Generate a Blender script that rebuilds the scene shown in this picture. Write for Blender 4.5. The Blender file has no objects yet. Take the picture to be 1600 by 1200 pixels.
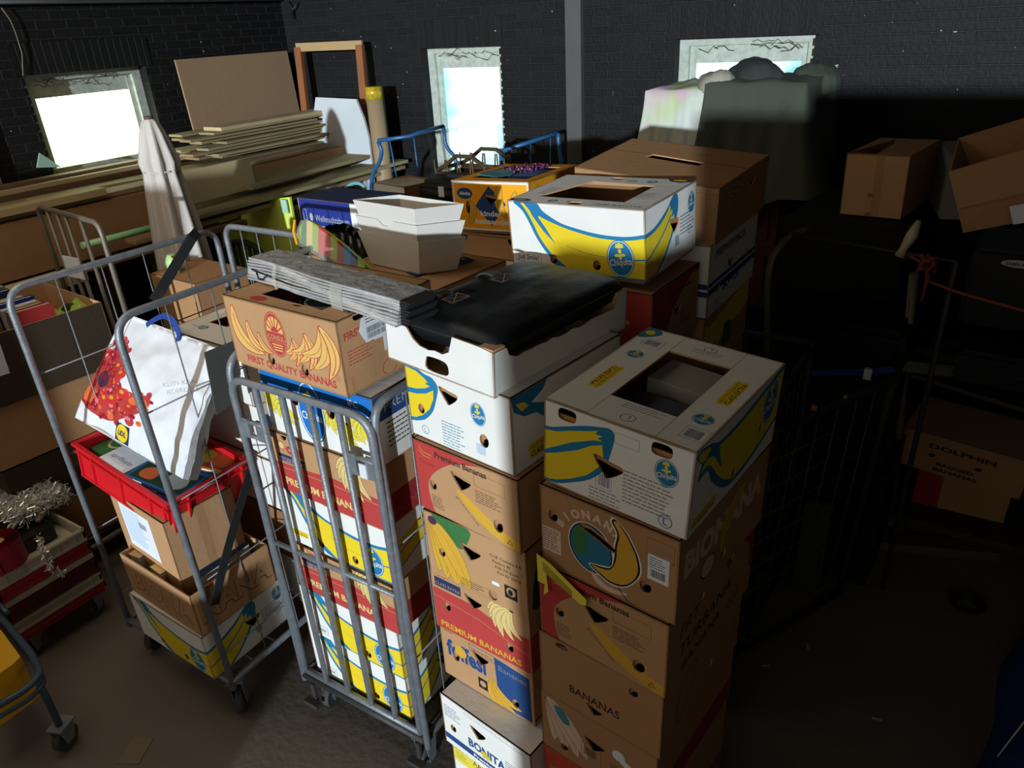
import bpy, bmesh, math, random
import numpy as np
from mathutils import Vector, Matrix, noise
from mathutils.geometry import delaunay_2d_cdt
random.seed(7)
S = bpy.context.scene
COL = S.collection
PI = math.pi
# ---------------------------------------------------------------- camera
H = 2.62                                   # eye height above the floor
YAW, PITCH, ROLL, FPX = -0.584585, 0.461143, 0.056997, 1142.27
_f = Vector((math.sin(YAW)*math.cos(PITCH), math.cos(YAW)*math.cos(PITCH), -math.sin(PITCH)))
_r = Vector((math.cos(YAW), -math.sin(YAW), 0)); _d = _f.cross(_r)
CR = math.cos(ROLL)*_r + math.sin(ROLL)*_d; CD = -math.sin(ROLL)*_r + math.cos(ROLL)*_d; CF = _f
cam = bpy.data.objects.new('camera', bpy.data.cameras.new('camera')); COL.objects.link(cam)
cam.data.sensor_width = 36; cam.data.lens = 36*FPX/1600; cam.data.clip_start = .05; cam.data.clip_end = 100
cam.matrix_world = Matrix(((CR.x, -CD.x, -CF.x, 0), (CR.y, -CD.y, -CF.y, 0), (CR.z, -CD.z, -CF.z, H), (0, 0, 0, 1)))
S.camera = cam
# ---------------------------------------------------------------- light
S.view_settings.view_transform = 'Standard'; S.view_settings.look = 'None'
S.view_settings.exposure = 0.0; S.view_settings.gamma = 1; S.view_settings.use_curve_mapping = False
wd = bpy.data.worlds.new('world'); S.world = wd; wd.use_nodes = True
wd.node_tree.nodes['Background'].inputs[0].default_value = (1.0, .92, .82, 1)
wd.node_tree.nodes['Background'].inputs[1].default_value = WORLD_STRENGTH = 0.57
def lamp(name, kind, energy, color, loc=(0, 0, 0), direction=(0, 1, 0), **kw):
    l = bpy.data.lights.new(name, kind); l.energy = energy; l.color = color
    for k, v in kw.items(): setattr(l, k, v)
    o = bpy.data.objects.new(name, l); COL.objects.link(o); o.location = loc
    o.rotation_euler = Vector(direction).to_track_quat('-Z', 'Y').to_euler(); return o
SUN_DIR = (-0.35, 1, -0.10)
lamp('low_sun_through_gap', 'SUN', 4.2, (.77, .89, 1.0), (2, -6, 2), SUN_DIR, angle=math.radians(1.0))
lamp('added_fill_over_timber', 'AREA', 50, (1.0, .84, .64), (-3.7, 1.5, H+1.2), (-.1, .35, -1), shape='RECTANGLE', size=2.4, size_y=2.8)  # added fill to brighten the timber side, stands for no real lamp

# ---------------------------------------------------------------- helpers
def at(px, py, x=None, y=None, z=None):
    """point of the place seen at pixel (px, py) at a given world x, y or height below the eye z"""
    d = CR*((px-800)/FPX) + CD*((py-600)/FPX) + CF
    if x is not None: k = x/d.x
    elif y is not None: k = y/d.y
    else: k = z/d.z
    p = d*k; return Vector((p.x, p.y, p.z+H))
def V(x, y, z): return Vector((x, y, z+H))
def s2l(c): c /= 255; return c/12.92 if c <= .04045 else ((c+.055)/1.055)**2.4
PAL = dict(white=(226, 223, 214), kraft=(181, 139, 98), kraft2=(168, 126, 86), kraftd=(140, 102, 66), blue=(38, 118, 160), dblue=(38, 70, 120),
    navy=(40, 52, 84), yellow=(228, 198, 40), pyellow=(226, 205, 70), black=(34, 32, 32), red=(176, 50, 48), dred=(150, 44, 42), ored=(190, 72, 52),
    cream=(216, 188, 120), grey=(120, 120, 118), lgrey=(170, 170, 168), green=(60, 112, 60), dgreen=(38, 66, 40), orange=(240, 160, 30),
    cred=(178, 62, 58), gold=(206, 158, 52), globe=(48, 110, 140), ink=(60, 44, 34), pink=(220, 120, 130), cgold=(216, 176, 98), lblue=(120, 170, 215),
    purple=(74, 44, 70), carrot=(222, 110, 60), cherry=(150, 20, 40), apple=(200, 50, 50), label=(222, 226, 230), silver=(200, 200, 200),
    lkraft=(200, 160, 118), bcol=(214, 184, 156), lime=(150, 170, 60), teal=(70, 130, 140), stem=(120, 90, 60), wcream=(214, 204, 180))
MC = {}
def nmat(name, rgb, rough=.8, metal=0, var=.10, scale=6, bump=.0, bscale=60, spec=.5, emit=None, trans=0, alpha=1):
    if name in MC: return MC[name]
    m = bpy.data.materials.new(name); m.use_nodes = True; nt = m.node_tree; b = nt.nodes['Principled BSDF']
    c = [s2l(v) for v in rgb]
    b.inputs['Roughness'].default_value = rough; b.inputs['Metallic'].default_value = metal
    b.inputs['Specular IOR Level'].default_value = spec
    tc = nt.nodes.new('ShaderNodeTexCoord'); n = nt.nodes.new('ShaderNodeTexNoise')
    n.inputs['Scale'].default_value = scale; n.inputs['Detail'].default_value = 5
    nt.links.new(tc.outputs['Object'], n.inputs['Vector'])
    mx = nt.nodes.new('ShaderNodeMix'); mx.data_type = 'RGBA'
    mx.inputs[6].default_value = (*[v*(1-var*1.3) for v in c], 1); mx.inputs[7].default_value = (*[min(1, v*(1+var)) for v in c], 1)
    nt.links.new(n.outputs['Fac'], mx.inputs[0]); nt.links.new(mx.outputs[2], b.inputs['Base Color'])
    if bump:
        n2 = nt.nodes.new('ShaderNodeTexNoise'); n2.inputs['Scale'].default_value = bscale; n2.inputs['Detail'].default_value = 3
        nt.links.new(tc.outputs['Object'], n2.inputs['Vector'])
        bp = nt.nodes.new('ShaderNodeBump'); bp.inputs['Strength'].default_value = bump; bp.inputs['Distance'].default_value = .01
        nt.links.new(n2.outputs['Fac'], bp.inputs['Height']); nt.links.new(bp.outputs['Normal'], b.inputs['Normal'])
    if emit: b.inputs['Emission Color'].default_value = (*[s2l(v) for v in emit[0]], 1); b.inputs['Emission Strength'].default_value = emit[1]
    if trans: b.inputs['Transmission Weight'].default_value = trans
    b.inputs['Alpha'].default_value = alpha
    MC[name] = m; return m
def pm(key):                               # printed card colour
    return nmat('card_'+key, PAL[key], rough=.85, var=.07, scale=9, bump=.12, bscale=35, spec=.2)
MET = lambda: nmat('galvanised_steel', (132, 136, 140), rough=.5, metal=.45, var=.35, scale=30, bump=.15, bscale=120)
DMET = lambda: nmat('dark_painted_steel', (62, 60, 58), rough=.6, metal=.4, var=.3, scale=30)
RUB = lambda: nmat('grey_rubber', (62, 60, 58), rough=.8, var=.2)
BLK = lambda: nmat('black_plastic', (16, 15, 15), rough=.45, var=.2)

def link(name, bm, mats, parent=None, smooth=False, loc=None):
    me = bpy.data.meshes.new(name); bm.to_mesh(me); bm.free()
    for m in (mats if isinstance(mats, (list, tuple)) else [mats]): me.materials.append(m)
    if smooth: me.polygons.foreach_set('use_smooth', [True]*len(me.polygons))
    o = bpy.data.objects.new(name, me); COL.objects.link(o)
    if parent: o.parent = parent
    if loc is not None: o.location = loc
    return o
def tag(o, label, cat, group=None, kind=None):
    if label: o['label'] = label
    if cat: o['category'] = cat
    if group: o['group'] = group
    if kind: o['kind'] = kind
    return o
def thing(name, label, cat, loc, rz=0, group=None, rot=None):
    o = bpy.data.objects.new(name, None); COL.objects.link(o); o.empty_display_size = .05
    o.location = loc; o.rotation_euler = rot if rot else (0, 0, rz); return tag(o, label, cat, group)
def struct(name, bm, m): o = link(name, bm, m); o['kind'] = 'structure'; return o
def box(bm, c, s, M=None, mi=0):
    M = M or Matrix(); x, y, z = [v/2 for v in s]; c = Vector(c)
    vs = [bm.verts.new(M @ (c+Vector((a*x, b*y, d*z)))) for d in (-1, 1) for b in (-1, 1) for a in (-1, 1)]
    for f in ((0, 2, 3, 1), (4, 5, 7, 6), (0, 1, 5, 4), (2, 6, 7, 3), (0, 4, 6, 2), (1, 3, 7, 5)):
        bm.faces.new([vs[i] for i in f]).material_index = mi
def bbox(bm, lo, hi, M=None, mi=0): box(bm, [(a+b)/2 for a, b in zip(lo, hi)], [b-a for a, b in zip(lo, hi)], M, mi)
def tube(bm, pts, r, n=8, closed=False, mi=0, cap=True):
    pts = [Vector(p) for p in pts]; rings = []; N = len(pts); up = None
    for i, p in enumerate(pts):
        if closed: t = (pts[(i+1) % N]-pts[i-1])
        else: t = pts[min(i+1, N-1)]-pts[max(i-1, 0)]
        if t.length < 1e-9: t = Vector((0, 0, 1))
        t.normalize()
        if up is None: up = Vector((0, 0, 1)) if abs(t.z) < .9 else Vector((1, 0, 0))
        a = t.cross(up); a.normalize(); b = t.cross(a); b.normalize(); up = -b if False else (up - t*up.dot(t)).normalized() if (up - t*up.dot(t)).length > .05 else a
        rr = r[i] if isinstance(r, (list, tuple)) else r
        rings.append([bm.verts.new(p+rr*(math.cos(2*PI*k/n)*a+math.sin(2*PI*k/n)*b)) for k in range(n)])
    R = range(N if closed else N-1)
    for i in R:
        A, B = rings[i], rings[(i+1) % N]
        for k in range(n):
            f = bm.faces.new((A[k], A[(k+1) % n], B[(k+1) % n], B[k])); f.material_index = mi; f.smooth = True
    if cap and not closed:
        bm.faces.new(rings[0][::-1]).material_index = mi; bm.faces.new(rings[-1]).material_index = mi
def fil(pts, r=.06, n=5):                  # round the corners of a polyline
    pts = [Vector(p) for p in pts]; out = [pts[0]]
    for a, b, c in zip(pts, pts[1:], pts[2:]):
        u = (a-b); w = (c-b); k = min(r, u.length*.45, w.length*.45); u.normalize(); w.normalize(); p, q = b+u*k, b+w*k
        for i in range(n+1):
            t = i/n; out.append((1-t)**2*p+2*t*(1-t)*b+t*t*q)
    out.append(pts[-1]); return out
def cyl(bm, a, b, r, n=16, r2=None, mi=0): tube(bm, [a, b], [r, r if r2 is None else r2], n, mi=mi)
def new(): return bmesh.new()

# ------------------------------------------------ printed panels: every print is cut into the face it is printed on
def sarea(p): return sum(p[i][0]*p[(i+1) % len(p)][1]-p[(i+1) % len(p)][0]*p[i][1] for i in range(len(p)))
E0 = [0, 1, 0, 1]
def cdt(w, h, layers, holes, grid=0):
    vs, fs, tags = [], [], []
    def add(p, t):
        if len(p) < 3: return
        if t != 'O': p = [(min(max(a, E0[0]), E0[1]), min(max(b, E0[2]), E0[3])) for a, b in p]
        q = [p[0]]
        for c in p[1:]:
            if abs(c[0]-q[-1][0])+abs(c[1]-q[-1][1]) > 2e-5: q.append(c)
        if abs(q[0][0]-q[-1][0])+abs(q[0][1]-q[-1][1]) < 2e-5: q.pop()
        p = q
        if len(p) < 3 or abs(sarea(p)) < 1e-8: return
        if sarea(p) < 0: p = p[::-1]
        i0 = len(vs); vs.extend(Vector((a, b)) for a, b in p); fs.append(list(range(i0, i0+len(p)))); tags.append(t)
    outline = w if isinstance(w, list) else [(0, 0), (w, 0), (w, h), (0, h)]
    E0[0], E0[1] = min(p[0] for p in outline)+3e-4, max(p[0] for p in outline)-3e-4; E0[2], E0[3] = min(p[1] for p in outline)+3e-4, max(p[1] for p in outline)-3e-4
    add(outline, 'O')
    for p, m in layers: add(p, m)
    for p in holes: add(p, 'H')
    if grid:
        us = [p[0] for p in outline]; vv = [p[1] for p in outline]; u = min(us)+grid/2
        while u < max(us):
            v = min(vv)+grid/2
            while v < max(vv): vs.append(Vector((u, v))); v += grid
            u += grid
    V2, E2, F2, ov, oe, of = delaunay_2d_cdt(vs, [], fs, 1, 1e-6)
    cn = np.array([[sum(V2[i][0] for i in f)/len(f), sum(V2[i][1] for i in f)/len(f)] for f in F2]); lab = np.full(len(F2), -1)
    for k in list(range(0, 1 if not isinstance(w, list) else 1))+list(range(1, len(fs))):
        p = np.array([[vs[i][0], vs[i][1]] for i in fs[k]]); lo, hi = p.min(0), p.max(0)
        m = np.nonzero((cn[:, 0] >= lo[0]) & (cn[:, 0] <= hi[0]) & (cn[:, 1] >= lo[1]) & (cn[:, 1] <= hi[1]))[0]
        if not len(m): continue
        x, y = cn[m, 0], cn[m, 1]; inn = np.zeros(len(m), bool); q = np.roll(p, -1, 0)
        for (x1, y1), (x2, y2) in zip(p, q):
            if y1 == y2: continue
            c = (y1 > y) != (y2 > y); inn ^= c & (x < (x2-x1)*(y-y1)/(y2-y1)+x1)
        m = m[inn]
        if k == 0: lab[m] = 0
        else: lab[m] = np.where(lab[m] >= 0, k, lab[m])
    out = [(f, tags[l] if l > 0 else None) for f, l in zip(F2, lab) if l >= 0 and tags[l] != 'H']
    return V2, out
def panel(bm, mats, O, U, Vv, w, h, layers, holes, base, thick=.005, inner='kraft', warp=None, grid=0):
    O, U, Vv = Vector(O), Vector(U), Vector(Vv); N = U.cross(Vv).normalized()
    def mi(k):
        m = pm(k) if isinstance(k, str) else k
        if m not in mats: mats.append(m)
        return mats.index(m)
    vv, ff = cdt(w, h, layers, holes, grid)
    def P(q, dz):
        p = O+U*q[0]+Vv*q[1]+N*dz
        return warp(p, q) if warp else p
    A = [bm.verts.new(P(q, 0)) for q in vv]; B = [bm.verts.new(P(q, -thick)) for q in vv] if thick else None
    ec = {}
    for f, k in ff:
        try: F = bm.faces.new([A[i] for i in f])
        except ValueError: continue
        F.material_index = mi(k or base); F.smooth = bool(warp)
        if thick:
            F = bm.faces.new([B[i] for i in reversed(f)]); F.material_index = mi(inner); F.smooth = bool(warp)
            for a, b in zip(f, list(f[1:])+[f[0]]): ec[(a, b)] = 1
    if thick:
        for (a, b) in ec:
            if (b, a) not in ec:
                try: bm.faces.new((A[a], B[a], B[b], A[b])).material_index = mi(inner)
                except ValueError: pass
    for v in A+(B or []):
        if not v.link_faces: bm.verts.remove(v)
# shapes in the plane of a face (metres)
def rc(u0, v0, u1, v1): return [(u0, v0), (u1, v0), (u1, v1), (u0, v1)]
def el(cu, cv, ru, rv=None, rot=0, n=24, sq=1):
    rv = rv or ru; c, s = math.cos(rot), math.sin(rot); out = []
    for i in range(n):
        a = 2*PI*i/n; x = ru*math.copysign(abs(math.cos(a))**sq, math.cos(a)); y = rv*math.copysign(abs(math.sin(a))**sq, math.sin(a))
        out.append((cu+x*c-y*s, cv+x*s+y*c))
    return out
def sp(P, n=5, closed=True):               # smooth curve through points
    out = []; N = len(P)
    for i in (range(N) if closed else range(N-1)):
        g = (lambda j: P[j % N]) if closed else (lambda j: P[max(0, min(N-1, j))])
        a, b, c, d = g(i-1), g(i), g(i+1), g(i+2)
        for k in range(n):
            t = k/n
            out.append(tuple(.5*((2*b[j])+(-a[j]+c[j])*t+(2*a[j]-5*b[j]+4*c[j]-d[j])*t*t+(-a[j]+3*b[j]-3*c[j]+d[j])*t**3) for j in (0, 1)))
    if not closed: out.append(tuple(P[-1]))
    return out
def ln(P, w, m):                           # a printed line
    out = []
    for (a, b), (c, d) in zip(P, P[1:]):
        L = math.hypot(c-a, d-b)
        if L < 1e-6: continue
        nx, ny = -(d-b)/L*w/2, (c-a)/L*w/2; ex, ey = (c-a)/L*w*.3, (d-b)/L*w*.3
        out.append(([(a-ex+nx, b-ey+ny), (a-ex-nx, b-ey-ny), (c+ex-nx, d+ey-ny), (c+ex+nx, d+ey+ny)], m))
    return out
def sc(P, w, h): return [(a*w, b*h) for a, b in P]
GC = {}
def glyph(s, bold=0.0, serif=False):
    k = (s, bold)
    if k in GC: return GC[k]
    cu = bpy.data.curves.new('t', 'FONT'); cu.body = s; cu.resolution_u = 2; cu.offset = bold; cu.fill_mode = 'FRONT'
    o = bpy.data.objects.new('t', cu); me = bpy.data.meshes.new_from_object(o)
    polys = [[(me.vertices[i].co.x, me.vertices[i].co.y) for i in p.vertices] for p in me.polygons]
    xs = [q[0] for p in polys for q in p] or [0, 1]
    GC[k] = (polys, min(xs), max(xs)); bpy.data.objects.remove(o); bpy.data.curves.remove(cu); bpy.data.meshes.remove(me)
    return GC[k]
def tx(s, u, v, size, m, rot=0, wid=None, bold=.0, ctr=False, shear=0, fn=None, tall=1):
    polys, x0, x1 = glyph(s, bold); sx = size if wid is None else wid/(x1-x0); c, q = math.cos(rot), math.sin(rot)
    off = (x0+x1)/2 if ctr else x0; out = []
    for p in polys:
        r = []
        for x, y in p:
            a = (x-off)*sx+y*size*shear; b = y*size*tall
            if fn: a, b = fn(a, b)
            r.append((u+a*c-b*q, v+a*q+b*c))
        out.append((r, m))
    return out
def fine(u, v, w, n, lh, m='grey', seed=1, lw=.3):     # small print too small to read
    rd = random.Random(seed); out = []
    for i in range(n):
        a = u; e = u+w*rd.uniform(.7, 1)
        while a < e:
            b = min(e, a+rd.uniform(.008, .022)); out.append((rc(a, v-i*lh, b, v-i*lh+lh*lw), m)); a = b+.0025
    return out
def bar(u, v, w, h, m='grey', seed=3, back=None):
    rd = random.Random(seed); out = [(rc(u-.004, v-.004, u+w+.004, v+h+.004), back)] if back else []; a = u
    while a < u+w:
        b = a+rd.choice((.0008, .0014, .0022)); out.append((rc(a, v, b, v+h), m)); a = b+rd.choice((.001, .0016))
    return out
def frame(u0, v0, u1, v1, w, m): return ln([(u0, v0), (u1, v0), (u1, v1), (u0, v1), (u0, v0)], w, m)
def ban(u, v, L, ang, bend=.5, wd=.22, m='yellow', o='blue', ow=.0025, lines=1, flip=1):   # one printed banana, stem at (u, v)
    c, s = math.cos(ang), math.sin(ang); top, bot, mid = [], [], []
    for i in range(11):
        t = i/10; x = t*L; y = -flip*bend*L*4*t*(1-t)*.5; w = L*wd*.5*(math.sin(PI*min(1, .08+t*.92))**.55)*(1 if t < .97 else .5)
        if t < .09: w = L*wd*.13
        top.append((x, y+w)); bot.append((x, y-w)); mid.append((x, y+w*.15))
    T = lambda P: [(u+x*c-y*s, v+x*s+y*c) for x, y in P]
    out = [(T([(x, y+ow) for x, y in top]+[(L+ow, bot[-1][1])]+[(x, y-ow) for x, y in bot[::-1]]+[(-ow, 0)]), o), (T(top+bot[::-1]), m)]
    if lines: out += ln(T(mid[1:-1]), ow*.7, o)
    return out
def cluster(u, v, L, n=5, a0=-1.9, a1=-.4, m='yellow', o='ink', ow=.002, bend=.35, wd=.26):
    out = []
    for i in range(n): out += ban(u, v, L*(1-.08*abs(i-n/2)), a0+(a1-a0)*i/max(1, n-1), bend, wd, m, o, ow)
    return out+[(el(u, v, L*.06), o)]
def tri(cu, cv, s=.055, dn=1):              # the three-cornered hand hole
    return sp([(cu-s*.75, cv+s*.42), (cu+s*.1, cv+s*.34), (cu+s*.8, cv+s*.22), (cu+s*.72, cv-s*.12), (cu+.06*s, cv-s*.62), (cu-s*.15, cv-s*.5)], 3)
def chq(u, v, r, rot=0, tall=1.15):        # round blue banana sticker logo
    R = lambda x, y: (u+x*math.cos(rot)-y*math.sin(rot), v+x*math.sin(rot)+y*math.cos(rot))
    o = [(el(u, v, r, r*tall, rot), 'blue'), (el(u, v, r*.93, r*tall*.94, rot), 'white'), (el(u, v, r*.88, r*tall*.9, rot), 'blue')]
    for x, y, a, b, m in ((0, .62, .33, .08, 'pyellow'), (-.18, .72, .1, .1, 'pyellow'), (0, .76, .1, .13, 'pyellow'), (.18, .72, .1, .1, 'pyellow'), (0, .4, .13, .16, 'pyellow'), (-.22, .18, .2, .1, 'pyellow'), (.2, .2, .18, .1, 'pyellow'), (0, .1, .12, .2, 'pyellow')):
        o.append((el(*R(x*r, y*r*tall), a*r, b*r, rot, 10), m))
    return o+tx('Chiquita', *R(0, -.42*r), r*.62, 'white', rot+.06, wid=r*1.62, bold=.012, ctr=True)
def sticker(u, v, w=.11, h=.03, rot=0, s1='SELECTED QUALITY', s2='CLASS EXTRA'):
    c, s = math.cos(rot), math.sin(rot); R = lambda x, y: (u+x*c-y*s, v+x*s+y*c)
    b = [R(x*w/2, y*h/2) for x, y in ((-1, -.7), (-.8, -1), (.7, -.95), (1.05, -.6), (.95, 0), (1.02, .8), (.8, 1), (-.9, .95), (-1.04, .5), (-.96, 0))]
    return [(b, 'yellow')]+tx(s1, *R(0, h*.08), h*.36, 'ink', rot, wid=w*.86, ctr=True)+tx(s2, *R(0, -h*.38), h*.5, 'ink', rot, wid=w*.86, bold=.02, ctr=True)
# ---------------------------------------------------------------- room
def brick(name, axis, albedo=(24, 23, 23), soldier=False):
    m = bpy.data.materials.new(name); m.use_nodes = True; nt = m.node_tree; b = nt.nodes['Principled BSDF']
    g = nt.nodes.new('ShaderNodeNewGeometry'); sx = nt.nodes.new('ShaderNodeSeparateXYZ'); cb = nt.nodes.new('ShaderNodeCombineXYZ')
    nt.links.new(g.outputs['Position'], sx.inputs[0])
    a, c = (sx.outputs['X' if axis == 'x' else 'Y'], sx.outputs['Z'])
    if soldier: a, c = c, a
    nt.links.new(a, cb.inputs[0]); nt.links.new(c, cb.inputs[1])
    wob = nt.nodes.new('ShaderNodeTexNoise'); wob.inputs['Scale'].default_value = 9
    nt.links.new(cb.outputs[0], wob.inputs['Vector'])
    va = nt.nodes.new('ShaderNodeVectorMath'); va.operation = 'MULTIPLY_ADD'; va.inputs[1].default_value = (.008, .008, 0)
    nt.links.new(wob.outputs['Color'], va.inputs[0]); nt.links.new(cb.outputs[0], va.inputs[2])
    t = nt.nodes.new('ShaderNodeTexBrick'); t.inputs['Scale'].default_value = 1; t.inputs['Brick Width'].default_value = .222 if not soldier else .6
    t.inputs['Row Height'].default_value = .0608; t.inputs['Mortar Size'].default_value = .0055; t.inputs['Mortar Smooth'].default_value = .35
    t.inputs['Bias'].default_value = -.2
    if soldier: t.offset = 0
    k = [s2l(v) for v in albedo]
    t.inputs['Color1'].default_value = (k[0]*.8, k[1]*.8, k[2]*.8, 1); t.inputs['Color2'].default_value = (k[0]*1.25, k[1]*1.2, k[2]*1.2, 1)
    t.inputs['Mortar'].default_value = (k[0]*2.1, k[1]*2.1, k[2]*2.1, 1)
    nt.links.new(va.outputs[0], t.inputs['Vector'])
    n = nt.nodes.new('ShaderNodeTexNoise'); n.inputs['Scale'].default_value = 40; n.inputs['Detail'].default_value = 6
    sp2 = nt.nodes.new('ShaderNodeTexNoise'); sp2.inputs['Scale'].default_value = 26; sp2.inputs['Detail'].default_value = 2
    rp = nt.nodes.new('ShaderNodeValToRGB'); rp.color_ramp.elements[0].position = .76; rp.color_ramp.elements[1].position = .79
    nt.links.new(g.outputs['Position'], n.inputs['Vector']); nt.links.new(g.outputs['Position'], sp2.inputs['Vector']); nt.links.new(sp2.outputs['Fac'], rp.inputs[0])
    mx = nt.nodes.new('ShaderNodeMix'); mx.data_type = 'RGBA'; mx.inputs[7].default_value = (.35, .35, .33, 1)
    nt.links.new(rp.outputs[0], mx.inputs[0]); nt.links.new(t.outputs['Color'], mx.inputs[6]); nt.links.new(mx.outputs[2], b.inputs['Base Color'])
    h = nt.nodes.new('ShaderNodeMath'); h.operation = 'MULTIPLY_ADD'; h.inputs[1].default_value = -1
    s3 = nt.nodes.new('ShaderNodeMath'); s3.operation = 'MULTIPLY'; s3.inputs[1].default_value = .14
    nt.links.new(n.outputs['Fac'], s3.inputs[0]); nt.links.new(t.outputs['Fac'], h.inputs[0]); nt.links.new(s3.outputs[0], h.inputs[2])
    bp = nt.nodes.new('ShaderNodeBump'); bp.inputs['Strength'].default_value = 1.0; bp.inputs['Distance'].default_value = .03
    nt.links.new(h.outputs[0], bp.inputs['Height']); nt.links.new(bp.outputs[0], b.inputs['Normal'])
    b.inputs['Roughness'].default_value = .62; b.inputs['Specular IOR Level'].default_value = .2
    return m
BX, BY, SX, SY = brick('black_painted_brick_back', 'x'), brick('black_painted_brick_left', 'y'), brick('soldier_brick_back', 'x', soldier=True), brick('soldier_brick_left', 'y', soldier=True)
XL, YB, XR, YN, ZC = -5.93, 5.40, 4.2, -1.6, 1.25       # left wall, back wall, right wall, added sun blocker, ceiling (below/above the eye)
WT = .28                                                 # wall thickness
conc = nmat('worn_concrete_floor', (104, 94, 84), rough=.85, var=.3, scale=1.6, bump=.25, bscale=25)
b_ = new(); bbox(b_, (-6.5, YN-3, -H-.1+H), (XR+.3, YB+.5, 0)); struct('floor', b_, conc)
b_ = new(); bbox(b_, (-6.5, YN-.3, ZC+H), (XR+.3, YB+.5, ZC+H+.1)); struct('ceiling', b_, nmat('ceiling_boards', (70, 66, 60)))
def wall_with(name, axis, pos, a0, a1, wins, mat, sgn):
    bm = new(); z0, z1 = 0, ZC+H
    def slab(p, q, za, zb):
        if q-p < 1e-4 or zb-za < 1e-4: return
        if axis == 'y': bbox(bm, (p, pos, za), (q, pos+WT, zb))
        else: bbox(bm, (pos-WT, p, za), (pos, q, zb))
    c = a0
    for (w0, w1, b0, b1) in wins:
        slab(c, w0, z0, z1); slab(w0, w1, z0, b0); slab(w0, w1, b1, z1); c = w1
    slab(c, a1, z0, z1)
    for (w0, w1, b0, b1) in wins:                        # ragged brick ends along the openings
        z = math.ceil(b0/.0608)*.0608
        while z < b1-.05:
            for e, dr in (((w0, 1),) if axis == 'x' else ((w1, -1),)):
                k = .010+.008*random.random()
                p, q = sorted((e, e+dr*k))
                if axis == 'y': bbox(bm, (p, pos+.002, z+.008), (q, pos+.05, z+.052))
                else: bbox(bm, (pos-.05, p, z+.008), (pos-.002, q, z+.052))
            z += .0608
    return struct(name, bm, mat)
WZ1 = H-.177
W1 = (2.90, 3.87, WZ1-.72, WZ1)
W2 = (-4.32, -3.50, WZ1-1.75, WZ1)
W3 = (-2.04, -1.09, WZ1-1.75, WZ1)
wall_with('wall_back', 'y', YB, XL-WT, XR+.1, [W2, W3], BX, 1)
wall_with('wall_left', 'x', XL, YN, YB, [W1], BY, 1)
b_ = new(); bbox(b_, (XR, YN, 0), (XR+.2, YB, ZC+H)); struct('wall_right', b_, nmat('dark_wall', (52, 50, 48)))
# added unseen blocker behind the camera, its heights stepped to shape the sun's shadows
b_ = new()
for x0, x1, zt in ((XL, -2.66, -.37), (-2.66, -1.20, -1.68), (.165, .66, -.31), (.66, 1.30, .06), (1.30, XR, .19)): bbox(b_, (x0, YN-.2, 0), (x1, YN, H+zt))
struct('wall_sun_blocker', b_, nmat('rough_sun_blocker', (112, 104, 96), bump=.3))
for (nm, M_, a, q) in (('trim_1', SX, W2, 'y'), ('trim_2', SX, W3, 'y'), ('trim_3', SY, W1, 'x')):
    b_ = new()
    if q == 'y': bbox(b_, (a[0]-.06, YB-.006, a[3]), (a[1]+.02, YB+.01, a[3]+.21))
    else: bbox(b_, (XL-.01, a[0]-.04, a[3]), (XL+.006, a[1]+.06, a[3]+.21))
    struct(nm, b_, M_)
# painted frames and bright obscured panes
frm = nmat('weathered_white_window_paint', (176, 182, 168), rough=.6, var=.35, scale=22, bump=.2)
def pane_mat(name, c1, c2, st):
    m = bpy.data.materials.new(name); m.use_nodes = True; nt = m.node_tree; b = nt.nodes['Principled BSDF']
    g = nt.nodes.new('ShaderNodeNewGeometry'); n = nt.nodes.new('ShaderNodeTexNoise'); n.inputs['Scale'].default_value = 2.2; n.inputs['Detail'].default_value = 3
    nt.links.new(g.outputs['Position'], n.inputs['Vector'])
    r = nt.nodes.new('ShaderNodeValToRGB'); r.color_ramp.elements[0].position = .38; r.color_ramp.elements[1].position = .62
    r.color_ramp.elements[0].color = (*[s2l(v) for v in c1], 1); r.color_ramp.elements[1].color = (*[s2l(v) for v in c2], 1)
    nt.links.new(n.outputs['Fac'], r.inputs[0]); nt.links.new(r.outputs[0], b.inputs['Emission Color']); b.inputs['Emission Strength'].default_value = st
    nt.links.new(r.outputs[0], b.inputs['Base Color']); b.inputs['Roughness'].default_value = .4
    return m
PW1 = pane_mat('daylit_obscured_pane_warm', (232, 255, 176), (246, 255, 214), 5.0)
PW2 = pane_mat('daylit_obscured_pane_cyan', (128, 222, 224), (236, 255, 250), 1.04)
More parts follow.
